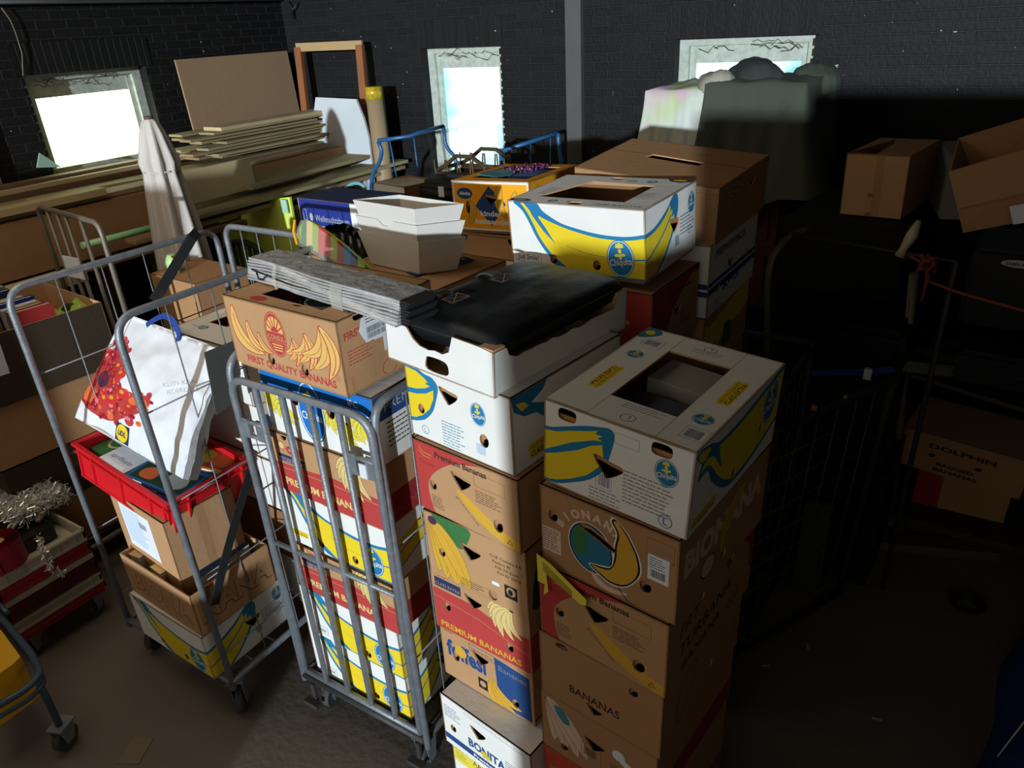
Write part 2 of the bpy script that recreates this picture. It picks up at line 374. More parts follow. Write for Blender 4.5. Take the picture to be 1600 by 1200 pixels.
def window(n, axis, W, pane, bar_z=.12, hole=None):
    a0, a1, z0, z1 = W; bm = new(); d0, d1 = (.10, .17)
    def B(p, q, za, zb, e0=d0, e1=d1, m=bm):
        if axis == 'y': bbox(m, (p, YB+e0, za), (q, YB+e1, zb))
        else: bbox(m, (XL-e1, p, za), (XL-e0, q, zb))
    B(a0, a0+.07, z0, z1); B(a1-.07, a1, z0, z1); B(a0+.07, a1-.07, z1-.05, z1); B(a0+.07, a1-.07, z0, z0+.06)
    B(a0+.07, a0+.11, z0+.06, z1-.05, .13, .16); B(a1-.11, a1-.07, z0+.06, z1-.05, .13, .16)
    B(a0+.10, a1-.10, z1-.165, z1-.045, .135, .18)
    o = struct('window_%d' % n, bm, frm)
    p = new(); B(a0+.06, a1-.06, z0+.05, z1-.04, .165, .172, p); q = link('pane', p, pane, o)
    c = new()                                            # cobwebs and dead creeper along the head
    rd = random.Random(n)
    for k in range(9):
        u = a0+.1+rd.random()*(a1-a0-.3); z = z1-.03-rd.random()*.05; pts = []
        for j in range(5): pts.append((u+j*.035, YB+.09, z+rd.uniform(-.03, .02)) if axis == 'y' else (XL-.09, u+j*.035, z+rd.uniform(-.03, .02)))
        tube(c, pts, .0022, 5)
    w = link('cobweb', c, nmat('dusty_cobweb', (52, 46, 36)), o); return o
window(1, 'x', W1, PW1); window(2, 'y', W2, PW2); window(3, 'y', W3, PW2)
b_ = new(); bbox(b_, (-2.885, YB-.05, 0), (-2.755, YB+.02, ZC+H)); struct('trim_4', b_, nmat('grey_painted_column', (78, 76, 72), rough=.55, var=.12, bump=.1))
b_ = new(); tube(b_, [(XL+.05, YN+.2, H+.285), (XL+.05, YB-.02, H+.285)], .015, 10)
tag(link('wall_pipe', b_, nmat('grey_pipe_paint', (150, 156, 168), rough=.4)), 'grey pipe running along the top of the left black brick wall', 'pipe')
b_ = new(); P0 = at(2, 12, x=XL+.03); P1 = at(36, 118, x=XL+.03); P2 = at(24, 50, x=XL+.03)
tube(b_, sp3 := [P0, (P0+P2)/2+Vector((0, .012, 0)), P2, (P2+P1)/2+Vector((0, .02, .0)), P1], .004, 6)
tag(link('hanging_cable', b_, nmat('dusty_cable', (110, 104, 84))), 'thin dusty cable hanging down from the pipe to the corner of the left window', 'cable')
b_ = new(); P = [at(452, 2, y=YB-.03), at(457, 14, y=YB-.03), at(460, 30, y=YB-.03), at(454, 20, y=YB-.06), at(466, 4, y=YB-.03)]
tube(b_, P, .006, 6); tag(link('wall_cable', b_, BLK()), 'black cable looping down in the corner where the two brick walls meet', 'cable')

# ---------------------------------------------------------------- banana boxes
KID = 'banana_box'
def faces_of(w, d, h):
    return dict(front=((0, 0, 0), (1, 0, 0), (0, 0, 1), w, h), right=((w, 0, 0), (0, 1, 0), (0, 0, 1), d, h), back=((w, d, 0), (-1, 0, 0), (0, 0, 1), w, h),
                left=((0, d, 0), (0, -1, 0), (0, 0, 1), d, h), top=((0, 0, h), (1, 0, 0), (0, 1, 0), w, d), bottom=((0, d, 0), (1, 0, 0), (0, -1, 0), w, d))
def carton(name, label, cat, pos, yaw, dims, faces, base='white', group=None, rot=None, inner='kraft', opening=None, tray=True, skip=(), part='lid', zlo=.0, warp=None):
    """telescopic fruit carton: printed lid over a plain tray; faces = {side: (layers, holes)}"""
    w, d, h = dims
    t = thing(name, label, cat, pos, yaw, group, rot); bm = new(); mats = []
    F = faces_of(w, d, h)
    for k in ('front', 'right', 'left', 'back', 'top'):
        if k in skip: continue
        O, U, Vv, a, b = F[k]; lay, hol = faces.get(k, ([], []))
        if k == 'top' and opening: hol = hol+[opening]
        if k != 'top': O = (O[0], O[1], zlo)
        panel(bm, mats, O, U, Vv, a, b-(zlo if k != 'top' else 0), [([(x, y-zlo if k != 'top' else y) for x, y in p], m) for p, m in lay], [[(x, y-zlo if k != 'top' else y) for x, y in p] for p in hol], base, inner=inner)
    link(part, bm, mats, t)
    if tray:
        bm = new(); mats = []; i = .008
        for k in ('front', 'right', 'left', 'back', 'bottom'):
            O, U, Vv, a, b = faces_of(w-2*i, d-2*i, h-.02)[k]
            hol = [[(x-i+.004, y-.006) for x, y in p] for p in faces.get(k, ([], []))[1]]
            hol = [p for p in hol if min(q[0] for q in p) > .005 and max(q[0] for q in p) < a-.005 and min(q[1] for q in p) > .005 and max(q[1] for q in p) < b-.01]
            panel(bm, mats, (O[0]+i, O[1]+i, O[2]-.012 if k != 'bottom' else .002), U, Vv, a, b, [], hol, 'kraft2', thick=.004, inner='kraftd')
        link('base_tray', bm, mats, t)
    return t
RH = lambda u, v, r=.014: el(u, v, r, r*1.25, n=14)
SL = lambda u, v: el(u, v, .026, .017, n=16, sq=.6)
# --- the prints
def yl_front(w=.51, h=.24, seal=True, extra='smile'):      # long side: the banana sweeps from top left to bottom right
    q = lambda P: sc(P, w, h)
    out = [(q(sp([(.06, 1), (.22, 1), (.28, .87), (.40, .73), (.52, .665), (.69, .61), (.87, .61), (1, .665)], 4, False)+sp([(1, 0), (.44, 0), (.30, .22), (.215, .46), (.16, .70), (.115, .86), (.05, .97)], 4, False)), 'blue'),
           (q(sp([(.245, .80), (.30, .75), (.42, .665), (.54, .605), (.69, .555), (.87, .555), (1, .61)], 4, False)+[(1, .03), (.47, .02)]+sp([(.33, .23), (.245, .46), (.19, .70), (.145, .87), (.105, .975)], 4, False)+[(.13, .975), (.17, .88), (.225, .76)]), 'yellow'),
           (q([(.15, 1), (.21, 1), (.25, .87), (.235, .79), (.28, .66), (.36, .40), (.27, .58), (.19, .80)]), 'blue')]
    out += ln(q([(.44, .4), (.5, .36), (.6, .31), (.72, .29)]), .0012, 'ink')+ln(q([(.82, .3), (.9, .28), (1, .31)]), .005, 'blue')
    out += chq(w*.83, h*.29, .050, .10, 1.25)
    if extra == 'smile': out += frame(w*.03, h*.09, w*.235, h*.24, .0015, 'navy')+tx('Just Smile!', w*.045, h*.12, .026, 'navy', wid=w*.17, bold=.015)
    elif extra: out += sticker(w*.12, h*.2, .09, .026)
    return out, [RH(.335*w, .17*h), RH(.66*w, .155*h)]
def yl_side(w=.40, h=.24):                                # short side: the tip of the banana climbs to the right
    q = lambda P: sc(P, w, h)
    out = [(q(sp([(0, .66), (.15, .68), (.28, .75), (.41, .85), (.52, .98), (.60, .96), (.62, .80), (.58, .6), (.50, .4), (.36, .16), (.22, 0)], 4, False)+[(0, 0)]), 'blue'),
           (q(sp([(0, .60), (.15, .62), (.28, .68), (.40, .78), (.46, .86), (.47, .76), (.50, .80), (.50, .68), (.54, .7), (.52, .56), (.46, .4), (.32, .16), (.19, .02)], 3, False)+[(0, .02)]), 'yellow')]
    out += ln(q([(0, .28), (.1, .32), (.25, .44), (.38, .58), (.48, .72)]), .007, 'blue')
    out += chq(w*.89, h*.73, .028, 0, 1.3)+bar(w*.56, h*.22, .03, .035, 'dblue')+fine(w*.66, h*.6, .12, 6, .012, 'dblue', 5)
    out += ln(el(w*.86, h*.34, .014, n=14)+[(w*.86+.014, h*.34)], .002, 'dblue')+tx('L', w*.86, h*.31, .02, 'dblue', ctr=True)
    return out, [tri(.55*w, .56*h, .05)]
def r1_front(w=.40, h=.24, band=True):                    # short side: banana end coming in from the left
    q = lambda P: sc(P, w, h)
    out = [(q([(0, .675)]+sp([(.06, .69), (.17, .765), (.30, .85), (.385, .89), (.47, .915), (.50, .84), (.48, .64), (.44, .42), (.34, .23), (.2, .09), (.1, .01)], 4, False)+[(.05, 0), (0, 0)]), 'blue'),
           (q([(0, .63)]+sp([(.1, .66), (.2, .73), (.32, .80), (.385, .845)], 3, False)+[(.37, .80), (.42, .80), (.385, .76), (.42, .74), (.36, .72), (.2, .59), (0, .38)]), 'yellow'),
           (q([(0, .33), (.1, .40), (.25, .53), (.34, .64), (.42, .70), (.43, .56), (.40, .42), (.32, .27), (.2, .14), (.1, .06), (.04, .03), (0, .03)]), 'yellow')]
    out += chq(w*.84, h*.66, .030, .12, 1.2)
    out += bar(w*.40, h*.215, .032, .036, 'dblue', 4)+frame(w*.385, h*.19, w*.495, h*.40, .001, 'dblue')+fine(w*.34, h*.15, .09, 4, .010, 'grey', 9)+fine(w*.57, h*.50, .135, 9, .0105, 'grey', 12)
    out += ln(el(w*.86, h*.11, .017, n=16)+[(w*.86+.017, h*.11)], .0025, 'blue')+tx('L', w*.86, h*.07, .026, 'blue', bold=.02, ctr=True)
    rd = frame(w*.50, h*.78, w*.66, h*.90, .001, 'grey'); return out+rd, [tri(.46*w, .47*h, .052), SL(.17*w, .89*h), SL(.80*w, .89*h)]
def r1_right(w=.51, h=.24):
    q = lambda P: sc(P, w, h)
    out = [(q(sp([(0, .93), (.05, .97), (.16, .92), (.22, .86), (.30, .84), (.5, .86), (.75, .93), (1, 1)], 4, False)+sp([(1, .30), (.85, .20), (.7, .12), (.56, .08), (.42, .10), (.30, .24), (.2, .44), (.14, .63), (.05, .62), (.07, .78)], 4, False)), 'blue'),
           (q(sp([(.245, .80), (.32, .79), (.5, .80), (.75, .87), (1, .95)], 4, False)+sp([(1, .36), (.85, .26), (.7, .18), (.57, .14), (.45, .16), (.36, .26), (.27, .42), (.18, .64), (.12, .70), (.07, .68), (.12, .78), (.2, .72), (.3, .48), (.26, .7)], 3, False)), 'yellow'),
           (q(sp([(.03, .92), (.08, .93), (.15, .88), (.1, .80), (.06, .82)], 4)), 'yellow')]
    out += chq(w*.86, h*.66, .048, 0, 1.25)+sticker(w*.16, h*.12, .13, .03, .04, 'SELECTED QUALITY', 'CLASS EXTRA')
    return out, [RH(.48*w, .19*h), RH(.78*w, .42*h)]
def m1_front(w=.40, h=.24):
    q = lambda P: sc(P, w, h)
    out = [(q([(0, .98)]+sp([(.1, .97), (.2, .9), (.28, .88), (.33, .78), (.30, .6), (.25, .42), (.16, .27), (.06, .2)], 4, False)+[(0, .18)]), 'blue'),
           (q([(0, .92), (.12, .90), (.2, .84), (.23, .80), (.20, .77), (.25, .76), (.2, .71), (.1, .66), (0, .64)]), 'yellow'),
           (q([(0, .57), (.1, .59), (.2, .64), (.28, .72), (.27, .6), (.22, .44), (.14, .32), (.06, .25), (0, .23)]), 'yellow')]
    out += chq(w*.70, h*.62, .028, .1, 1.25)+bar(w*.66, h*.10, .036, .034, 'lblue', 4)+fine(w*.33, h*.34, .09, 10, .0095, 'blue', 9)
    out += ln(el(w*.15, h*.12, .014, n=14)+[(w*.15+.014, h*.12)], .0018, 'blue')+tx('L', w*.15, h*.08, .022, 'blue', ctr=True)
    return out, [tri(.42*w, .72*h, .047), RH(.13*w, .40*h, .013), RH(.74*w, .30*h, .017)]
def m1_right(w=.51, h=.24):
    q = lambda P: sc(P, w, h)
    out = [(q([(.0, 1), (.3, 1), (.26, .86), (.16, .78), (.30, .66), (.5, .62), (.8, .7), (1, .76), (1, .1), (.7, .1), (.45, .24), (.3, .44), (.2, .62), (.1, .66), (.02, .78)]), 'blue'),
           (q([(.3, .62), (.5, .56), (.8, .64), (1, .7), (1, .16), (.7, .16), (.48, .30), (.34, .48)]), 'yellow'), (q([(.04, .86), (.10, .84), (.14, .76), (.08, .74)]), 'pyellow')]
    return out+sticker(w*.26, h*.17, .14, .05), [RH(.6*w, .2*h)]
def yl_top(w, d, op):
    out = [(sc(sp([(0, 1), (.1, 1), (.14, .95), (.07, .88), (0, .87)], 3), w, d), 'blue'), (sc(el(.055, .945, .035, .03, n=12), w, d), 'yellow')]
    out += ln([(op[1][0], 0), (op[1][0], d)], .0022, 'kraft')+ln([(op[0][0], 0), (op[0][0], d)], .0022, 'kraft')
    return out
def rbox_top(w=.40, d=.51):
    u0, u1 = .30*w, .74*w; v0, v1 = .21*d, .80*d; op = [(u0, v0), (u1, v0), (u1, v1), (u0, v1)]
    out = yl_top(w, d, op)+sticker(w*.15, d*.36, .135, .036, PI/2*-1)+sticker(w*.88, d*.56, .135, .036, PI/2)
    out += chq(w*.14, d*.66, .024, 0, .95)+chq(w*.87, d*.26, .026, 0, .95)+bar(w*.10, d*.80, .04, .03, 'dblue', 3)+frame(w*.08, d*.79, w*.23, d*.87, .001, 'dblue')+bar(w*.85, d*.09, .035, .035, 'dblue', 3)+frame(w*.83, d*.075, w*.97, d*.18, .001, 'dblue')
    for cu, cv, r in ((w*.52, d*.075, PI), (w*.52, d*.93, PI)):
        out += ln(el(cu, cv, .018, .016, n=16)+[(cu+.018, cv)], .002, 'dblue')+tx('L', cu, cv+.009, .022, 'dblue', PI, ctr=True)
    out += fine(w*.42, d*.185, .11, 3, .009, 'grey', 2)+fine(w*.42, d*.90, .11, 3, .009, 'grey', 8)
    return (out, []), op
def c2_top(w=.51, d=.40):
    op = [(.15*w, .19*d), (.80*w, .17*d), (.80*w, .74*d), (.30*w, .80*d)]
    out = [(sc(sp([(.02, 1.0), (.2, 1), (.18, .9), (.08, .88)], 3), w, d), 'white'), (sc([(.80, 1), (1, 1), (1, .93), (.92, .88), (.84, .92)], w, d), 'dblue'), (sc(el(.90, .96, .05, .03, n=12), w, d), 'yellow'), (sc(el(.08, .045, .09, .045, n=12), w, d), 'dblue'), (sc(el(.08, .045, .05, .025, n=10), w, d), 'gold')]
    out += chq(w*.73, d*.87, .022, 0, .8)+chq(w*.32, d*.08, .02, 0, .8)+bar(w*.54, d*.84, .04, .022, 'grey')+bar(w*.42, d*.06, .04, .022, 'grey')
    out += frame(w*.62, d*.03, w*.98, d*.13, .0012, 'dblue')+tx('PREMIUM BANANAS', w*.8, d*.055, .018, 'dblue', wid=w*.32, ctr=True, bold=.02)+fine(w*.1, d*.5, .06, 12, .008, 'grey', 2)+fine(w*.8, d*.5, .07, 8, .01, 'grey', 3)
    return (out, [SL(.5*w, .055*d), SL(.45*w, .93*d)]), op
def consul_front(w=.51, h=.235):
    o = []
    for i, (u, v, L, a, b) in enumerate(((.07, .86, .185, -.86, .55), (.19, .68, .115, -.85, .5), (.28, .55, .08, -.8, .45))):
        o += ban(u*w, v*h, L, a, b, .26, 'cgold', 'cred', .0045, 1, 1)
    for i, (u, v, L, a) in enumerate(((.60, .60, .088, -1.9), (.715, .72, .115, -1.9), (.86, .88, .165, -1.85))):
        for k in range(3): o += ban(u*w, v*h, L*(1-.06*(2-k)), a+(-.50+.40*k), .50, .24, 'cgold', 'cred', .0045 if k == 2 else .0025, 1, -1)
    cu, cv = .45*w, .60*h
    o += [(el(cu, cv, .048, .074, n=28), 'cred'), (el(cu, cv, .0445, .0705, n=28), 'kraft'), (el(cu, cv, .042, .068, n=28), 'cred')]
    for k in range(7):
        a = PI*(k+.5)/7; c, s = math.cos(a), math.sin(a)
        o.append(([(cu+.017*math.cos(a-.1), cv+.006+.020*math.sin(a-.1)), (cu+.038*math.cos(a-.17), cv+.006+.052*math.sin(a-.17)), (cu+.038*math.cos(a+.17), cv+.006+.052*math.sin(a+.17)), (cu+.017*math.cos(a+.1), cv+.006+.020*math.sin(a+.1))], 'cgold'))
    o += [(rc(cu-.041, cv-.0245, cu+.041, cv+.007), 'cred')]+ln([(cu-.041, cv+.008), (cu+.041, cv+.008)], .0018, 'kraft')+ln([(cu-.041, cv-.025), (cu+.041, cv-.025)], .0018, 'kraft')
    o += tx('CONSUL', cu, cv-.019, .024, 'kraft', wid=.076, bold=.02, ctr=True)
    for k in range(3): o += ln([(cu-.024+k*.003, cv-.034-k*.009), (cu+.024-k*.003, cv-.034-k*.009)], .004, 'cgold')
    o += tx('FIRST QUALITY BANANAS', .52*w, .06*h, .034, 'cred', wid=w*.80, bold=.035, ctr=True)+tx('R', .945*w, .19*h, .014, 'cred', ctr=True)+ln(el(.945*w, .215*h, .010, n=12)+[(.945*w+.010, .215*h)], .001, 'cred')
    return o, [RH(.36*w, .20*h, .016), RH(.66*w, .185*h, .016)]
def consul_right(w=.40, h=.235):
    o = tx('FIRST', .05*w, .72*h, .03, 'cred', bold=.03)+[(sc(sp([(.24, .95), (.70, .97), (.72, .60), (.60, .58), (.25, .56)], 2), w, h), 'label')]
    o += bar(.27*w, .68*h, .13, .018, 'black', 3)+bar(.27*w, .60*h, .10, .016, 'black', 4)+fine(.27*w, .9*h, .12, 3, .009, 'black', 3)+[(rc(.42*w, .34*h, .85*w, .60*h), 'label')]+tx('AH5', .46*w, .39*h, .045, 'black', bold=.05)
    o += fine(.06*w, .55*h, .11, 5, .01, 'cred', 2)+[(rc(.72*w, .12*h, .92*w, .24*h), 'label')]+bar(.74*w, .14*h, .06, .02, 'black', 8)+ln(el(.45*w, .1*h, .03, .025, n=16), .003, 'cred')+tx('MEXICO', .08*w, .03*h, .012, 'cred', PI/2)
    return o, [SL(.22*w, .98*h)]
def prem_front(w=.40, h=.24, dirty=True):                # red corner, bare circle, Premium Bananas
    o = [(rc(0, 0, w, h), 'cred'), (sc(sp([(1, -.05), (1, .62), (.99, .99), (.75, 1.0), (.55, .93), (.38, .84), (.2, .62), (.12, .40), (.13, .15), (.17, -.05)], 4, False), w, h), 'kraft'), (sc([(.99, .6), (1, .6), (1, 1), (.7, 1), (.7, .99)], w, h), 'kraft')]
    o = [(p if i == 0 else [(min(w, max(0, a)), min(h, max(0, b))) for a, b in p], m) for i, (p, m) in enumerate(o)]
    o += [(sc(sp([(.42, .52), (.55, .44), (.8, .22), (1, .13), (1, .02), (.85, .03), (.62, .18), (.46, .40)], 4), w, h), 'gold')]
    o = [([(min(w, max(0, a)), b) for a, b in p], m) for p, m in o]
    o += tx('Premium Bananas', .22*w, .85*h, .028, 'ink', wid=.50*w, bold=.03)+ln(sc(sp([(.06, .93), (.1, .86), (.19, .85)], 4, False), w, h), .0018, 'gold')+ln(sc(sp([(.05, .87), (.1, .81), (.17, .81)], 4, False), w, h), .0018, 'gold')+tx('Turbana', .05*w, .69*h, .02, 'dred', wid=.15*w, bold=.01)
    o += frame(.60*w, .69*h, .88*w, .87*h, .001, 'ink')+fine(.60*w, .62*h, .10, 6, .0075, 'ink', 3)+fine(.14*w, .26*h, .055, 7, .007, 'ink', 4)+tx('goodness inside', .40*w, .40*h, .013, 'ink', -.72, wid=.11)+ln(sc([(.90, .12), (.925, .06), (.875, .06), (.90, .12)], w, h), .002, 'ink')
    return o, [tri(.46*w, .66*h, .050), RH(.17*w, .42*h, .014), RH(.80*w, .25*h, .018)]
def leaf_front(w=.40, h=.24):
    o = [(sc(sp([(.1, 1), (.46, .98), (.45, .78), (.38, .62), (.28, .66), (.16, .85)], 3), w, h), 'green')]+ln(sc([(.14, .98), (.25, .82), (.36, .66)], w, h), .0012, 'ink')+ln(sc([(.25, .95), (.25, .82), (.4, .8)], w, h), .001, 'ink')
    o = [([(a, min(h, b)) for a, b in p], m) for p, m in o]
    for a, L, u in ((-1.50, .20, .07), (-1.38, .22, .08), (-1.22, .245, .085), (-1.05, .26, .09)): o += ban(u*w, .88*h, L, a, .12, .26, 'gold', 'ink', .0012, 1, -1)
    o = [([(max(0, min(w, a)), max(0, min(h, b))) for a, b in p], m) for p, m in o]
    o += [(el(.09*w, .88*h, .018, .016), 'purple')]
    for k, s_ in enumerate(('C.I.E. Costena S.A.', 'Postbus 85', '4100 ZW Board', 'FLO ID: 20078')): o += tx(s_, (.66+.02*k)*w, (.72-.075*k)*h, .014, 'ink', wid=(.30, .17, .22, .22)[k]*w, bold=.02)
    o += [(rc(.78*w, .18*h, .90*w, .38*h), 'black'), (el(.84*w, .29*h, .017, n=14), 'kraft'), (el(.835*w, .28*h, .009, .012, n=12), 'black'), (rc(.66*w, .29*h, .73*w, .34*h), 'label')]
    o += frame(.34*w, .03*h, .62*w, .16*h, .001, 'ink')+fine(.35*w, .13*h, .09, 3, .009, 'ink', 5)
    return o, [tri(.46*w, .64*h, .050), RH(.16*w, .42*h, .013), RH(.66*w, .11*h, .017)]
def ole_front(w=.51, h=.24, side=False):
    o = [(sc(sp([(0, 0), (0, .48), (.2, .50), (.4, .52), (.6, .56), (.8, .52), (1, .5), (1, 0)], 1), w, h), 'cred')]+ln(sc([(0, .40), (.3, .42), (.6, .44), (1, .40)], w, h), .0025, 'kraft')
    cu, cv = .13*w, .80*h
    for k in range(18):
        a = 2*PI*k/18; o.append(([(cu+.008*math.cos(a-.2), cv+.008*math.sin(a-.2)), (cu+.032*math.cos(a), cv+.032*math.sin(a)), (cu+.008*math.cos(a+.2), cv+.008*math.sin(a+.2))], 'cred'))
    o += [(el(cu, cv, .013, n=16), 'cream')]+tx('ole', .17*w, .70*h, .062, 'cred', wid=.17*w, bold=.05)+[(rc(.08*w, .60*h, .34*w, .655*h), 'navy')]
    o += [(rc(.10*w, .52*h, .33*w, .59*h), 'dblue')]+tx('CLASS EXTRA', .11*w, .53*h, .016, 'kraft', wid=.20*w, bold=.02)+tx('PREMIUM BANANAS', .10*w, .13*h, .040, 'cream', wid=.72*w, bold=.03)
    o += cluster(.85*w, .93*h, .15, 6, -2.75, -1.25, 'cream', 'ink', .0014, .45, .24)
    return o, [RH(.2*w, .97*h, .018), RH(.53*w, .34*h, .013)] if side else [RH(.17*w, .985*h, .016)]
def prem_red(w=.40, h=.22):
    o = [(rc(0, .0, w, .72*h), 'cred')]+[(sc(sp([(.45, .72), (.7, .60), (1, .6), (1, .72)], 1), w, h), 'kraft')]+ln(sc([(0, .58), (.5, .5), (1, .3)], w, h), .002, 'kraft')
    o += [(rc(.04*w, .76*h, .32*w, .92*h), 'navy')]+tx('CLASS EXTRA', .05*w, .79*h, .018, 'kraft', wid=.26*w)+tx('PREMIUM BANANAS', .06*w, .05*h, .034, 'gold', wid=.84*w, bold=.02)
    o += cluster(.83*w, .95*h, .135, 6, -2.75, -1.25, 'cream', 'ink', .0012, .45, .24)+tx('ole', .07*w, .94*h, .03, 'cred', bold=.03)
    o = [([(max(0, min(w, a)), max(0, min(h, b))) for a, b in p], m) for p, m in o]
    return o, [tri(.44*w, .78*h, .045), RH(.15*w, .45*h, .015), RH(.79*w, .28*h, .015)]
def foff(w=.40, h=.25):
    o = [(sc(sp([(.62, .02), (.60, .88), (.96, .84), (.97, .04)], 1), w, h), 'dblue')]+tx('Bananas', .64*w, .68*h, .034, 'grey', wid=.29*w)+tx('foffesi', .06*w, .44*h, .10, 'dblue', wid=.44*w, bold=.04)+[(el(.22*w, .60*h, .026), 'gold')]
    for k in range(4): o += ban(.54*w, (.46-.03*k)*h, .155-.012*k, -.55-.22*k, .38, .20, 'gold', 'ink', .0012, 1, 1)
    o += [(rc(.40*w, .12*h, .50*w, .32*h), 'black'), (el(.45*w, .22*h, .014, n=12), 'kraft')]+frame(.33*w, .76*h, .62*w, .88*h, .002, 'navy')+tx('banana fruit', .35*w, .79*h, .016, 'navy', wid=.24*w)+fine(.04*w, .95*h, .06, 3, .01, 'ink', 3)
    o = [([(max(0, min(w, a)), max(0, min(h, b))) for a, b in p], m) for p, m in o]
    return o, [tri(.44*w, .70*h, .045), RH(.16*w, .44*h, .014), RH(.80*w, .22*h, .015)]
def bonita(w=.40, h=.24):
    o = [(rc(.0, .10*h, w, .22*h), 'dblue')]+tx('BONITA', .30*w, .30*h, .055, 'dblue', wid=.42*w, bold=.04)+cluster(.5*w, .38*h, .04, 4, -2.4, -.7, 'yellow', 'dgreen', .001)+tx('Premium Bananas', .35*w, .125*h, .02, 'white', wid=.5*w, bold=.03)
    o += fine(.03*w, .8*h, .08, 6, .01, 'dblue', 3)+tx('Product of ECUADOR Produce from Ecuador', .28*w, .90*h, .012, 'dblue', wid=.66*w)+fine(.72*w, .52*h, .09, 5, .01, 'dblue', 8)
    return o, [tri(.42*w, .68*h, .045), RH(.12*w, .40*h, .014), RH(.86*w, .24*h, .014)]
def bonita_low(w=.40, h=.24):
    o = [(sc(sp([(0, 1), (0, .6), (.25, .58), (.55, .45), (.8, .15), (1, .1), (1, .6), (.9, 1)], 3), w, h), 'pyellow')]
    o = [([(max(0, min(w, a)), max(0, min(h, b))) for a, b in p], m) for p, m in o]
    return o+tx('BLUE', .03*w, .82*h, .03, 'green', bold=.03)+tx('AARDBEI', .25*w, .72*h, .05, 'ink', -.05, wid=.3*w)+fine(.04*w, .76*h, .06, 4, .01, 'green'), [tri(.42*w, .4*h, .04), RH(.12*w, .4*h)]
def bionana(w=.40, h=.245):
    o = []
    s_ = 'BIONANA'
    for i, ch in enumerate(s_):
        a = PI*(.84-.56*i/6)*1.0; R = .104; cu, cv = .41*w, .40*h
        o += tx(ch, cu+R*1.0*math.cos(a), cv+R*math.sin(a)*1.0, .034, 'bcol', a-PI/2, bold=.05, ctr=True)
    gu, gv = .39*w, .46*h
    o += [(el(gu, gv, .068, .078, .2, 32), 'white'), (el(gu, gv, .065, .075, .2, 32), 'black'), (el(gu, gv, .061, .071, .2, 32), 'globe'), (sc(sp([(.27, .62), (.33, .7), (.36, .56), (.34, .36), (.27, .34), (.26, .48)], 3), w, h), 'green')]
    for m, e in (('white', .010), ('black', .006), ('gold', 0)):
        o.append((sp([(.40*w-e, .26*h), (.47*w, .20*h-e), (.56*w, .16*h-e), (.66*w, .22*h-e), (.73*w+e, .40*h), (.72*w+e, .60*h), (.66*w+e, .78*h), (.62*w+e, .86*h), (.585*w-e, .92*h+e), (.56*w-e, .90*h), (.60*w-e, .78*h), (.585*w-e, .62*h), (.58*w-e, .46*h), (.54*w, .31*h+e), (.47*w, .27*h+e)], 4), m))
    o += [(sc(sp([(.40, .18), (.52, .08), (.66, .10), (.62, .04), (.5, .02), (.42, .08)], 3), w, h), 'bcol')]+ln(sc(sp([(.60, .13), (.66, .02), (.72, .0)], 3, False), w, h), .003, 'black')
    o += [(rc(0*w, .18*h, .16*w, .50*h), 'bcol')]+frame(.005*w, .18*h, .16*w, .50*h, .001, 'ink')+fine(.01*w, .46*h, .055, 9, .0075, 'ink', 2)+frame(.79*w, .70*h, .97*w, .90*h, .001, 'ink')+tx('04 22030', .80*w, .76*h, .02, 'grey', wid=.15*w)+[(rc(.80*w, .42*h, .94*w, .72*h), 'label')]+bar(.82*w, .46*h, .038, .022, 'black')+fine(.81*w, .68*h, .045, 5, .007, 'black')
    o = [([(max(0, min(w, a)), max(0, min(h, b))) for a, b in p], m) for p, m in o]
    return o, [sp(sc([(.30, .70), (.36, .74), (.5, .66), (.57, .58), (.55, .53), (.44, .60), (.33, .66)], w, h), 3), RH(.10*w, .66*h, .015), RH(.79*w, .30*h, .016)]
def bionana_side(w=.51, h=.245):
    o = tx('BIONANA', .06*w, .48*h, .10, 'bcol', wid=.88*w, bold=.05)
    o += ban(.70*w, .85*h, .20, -2.2, .4, .26, 'gold', 'ink', .002, 1, 1)+[(el(.32*w, .28*h, .04, .034), 'ink'), (el(.32*w, .28*h, .035, .03), 'bcol')]
    return o, [RH(.5*w, .2*h, .012)]
def turbana_side(w=.51, h=.25):
    o = [(sc(sp([(.6, 1), (.72, .55), (1, .35), (1, 1)], 1), w, h), 'dred'), (sc(el(.8, .5, .16, .42, n=20), w, h), 'kraft2')]
    o = [([(max(0, min(w, a)), max(0, min(h, b))) for a, b in p], m) for p, m in o]
    return o+tx('PRT.', .12*w, .62*h, .06, 'ink', .05, shear=.3)+tx('TURBANA', .12*w, .34*h, .055, 'ink', .08, wid=.60*w, bold=.015, shear=.3)+tx('BANANA', .16*w, .10*h, .045, 'ink', .08, wid=.44*w, bold=.015, shear=.3)+tx('CCZ', .68*w, .12*h, .04, 'ink', .1), [RH(.35*w, .85*h, .012), RH(.7*w, .9*h, .012)]
def bananas_top(w=.40, h=.25):
    return tx('BANANAS', .26*w, .26*h, .040, 'ink', wid=.42*w, bold=.02)+ln([(.02*w, .99*h), (.4*w, .93*h)], .0015, 'kraftd'), [tri(.47*w, .17*h, .036), el(.20*w, .90*h, .022, .012, n=14), RH(.78*w, .80*h, .014)]
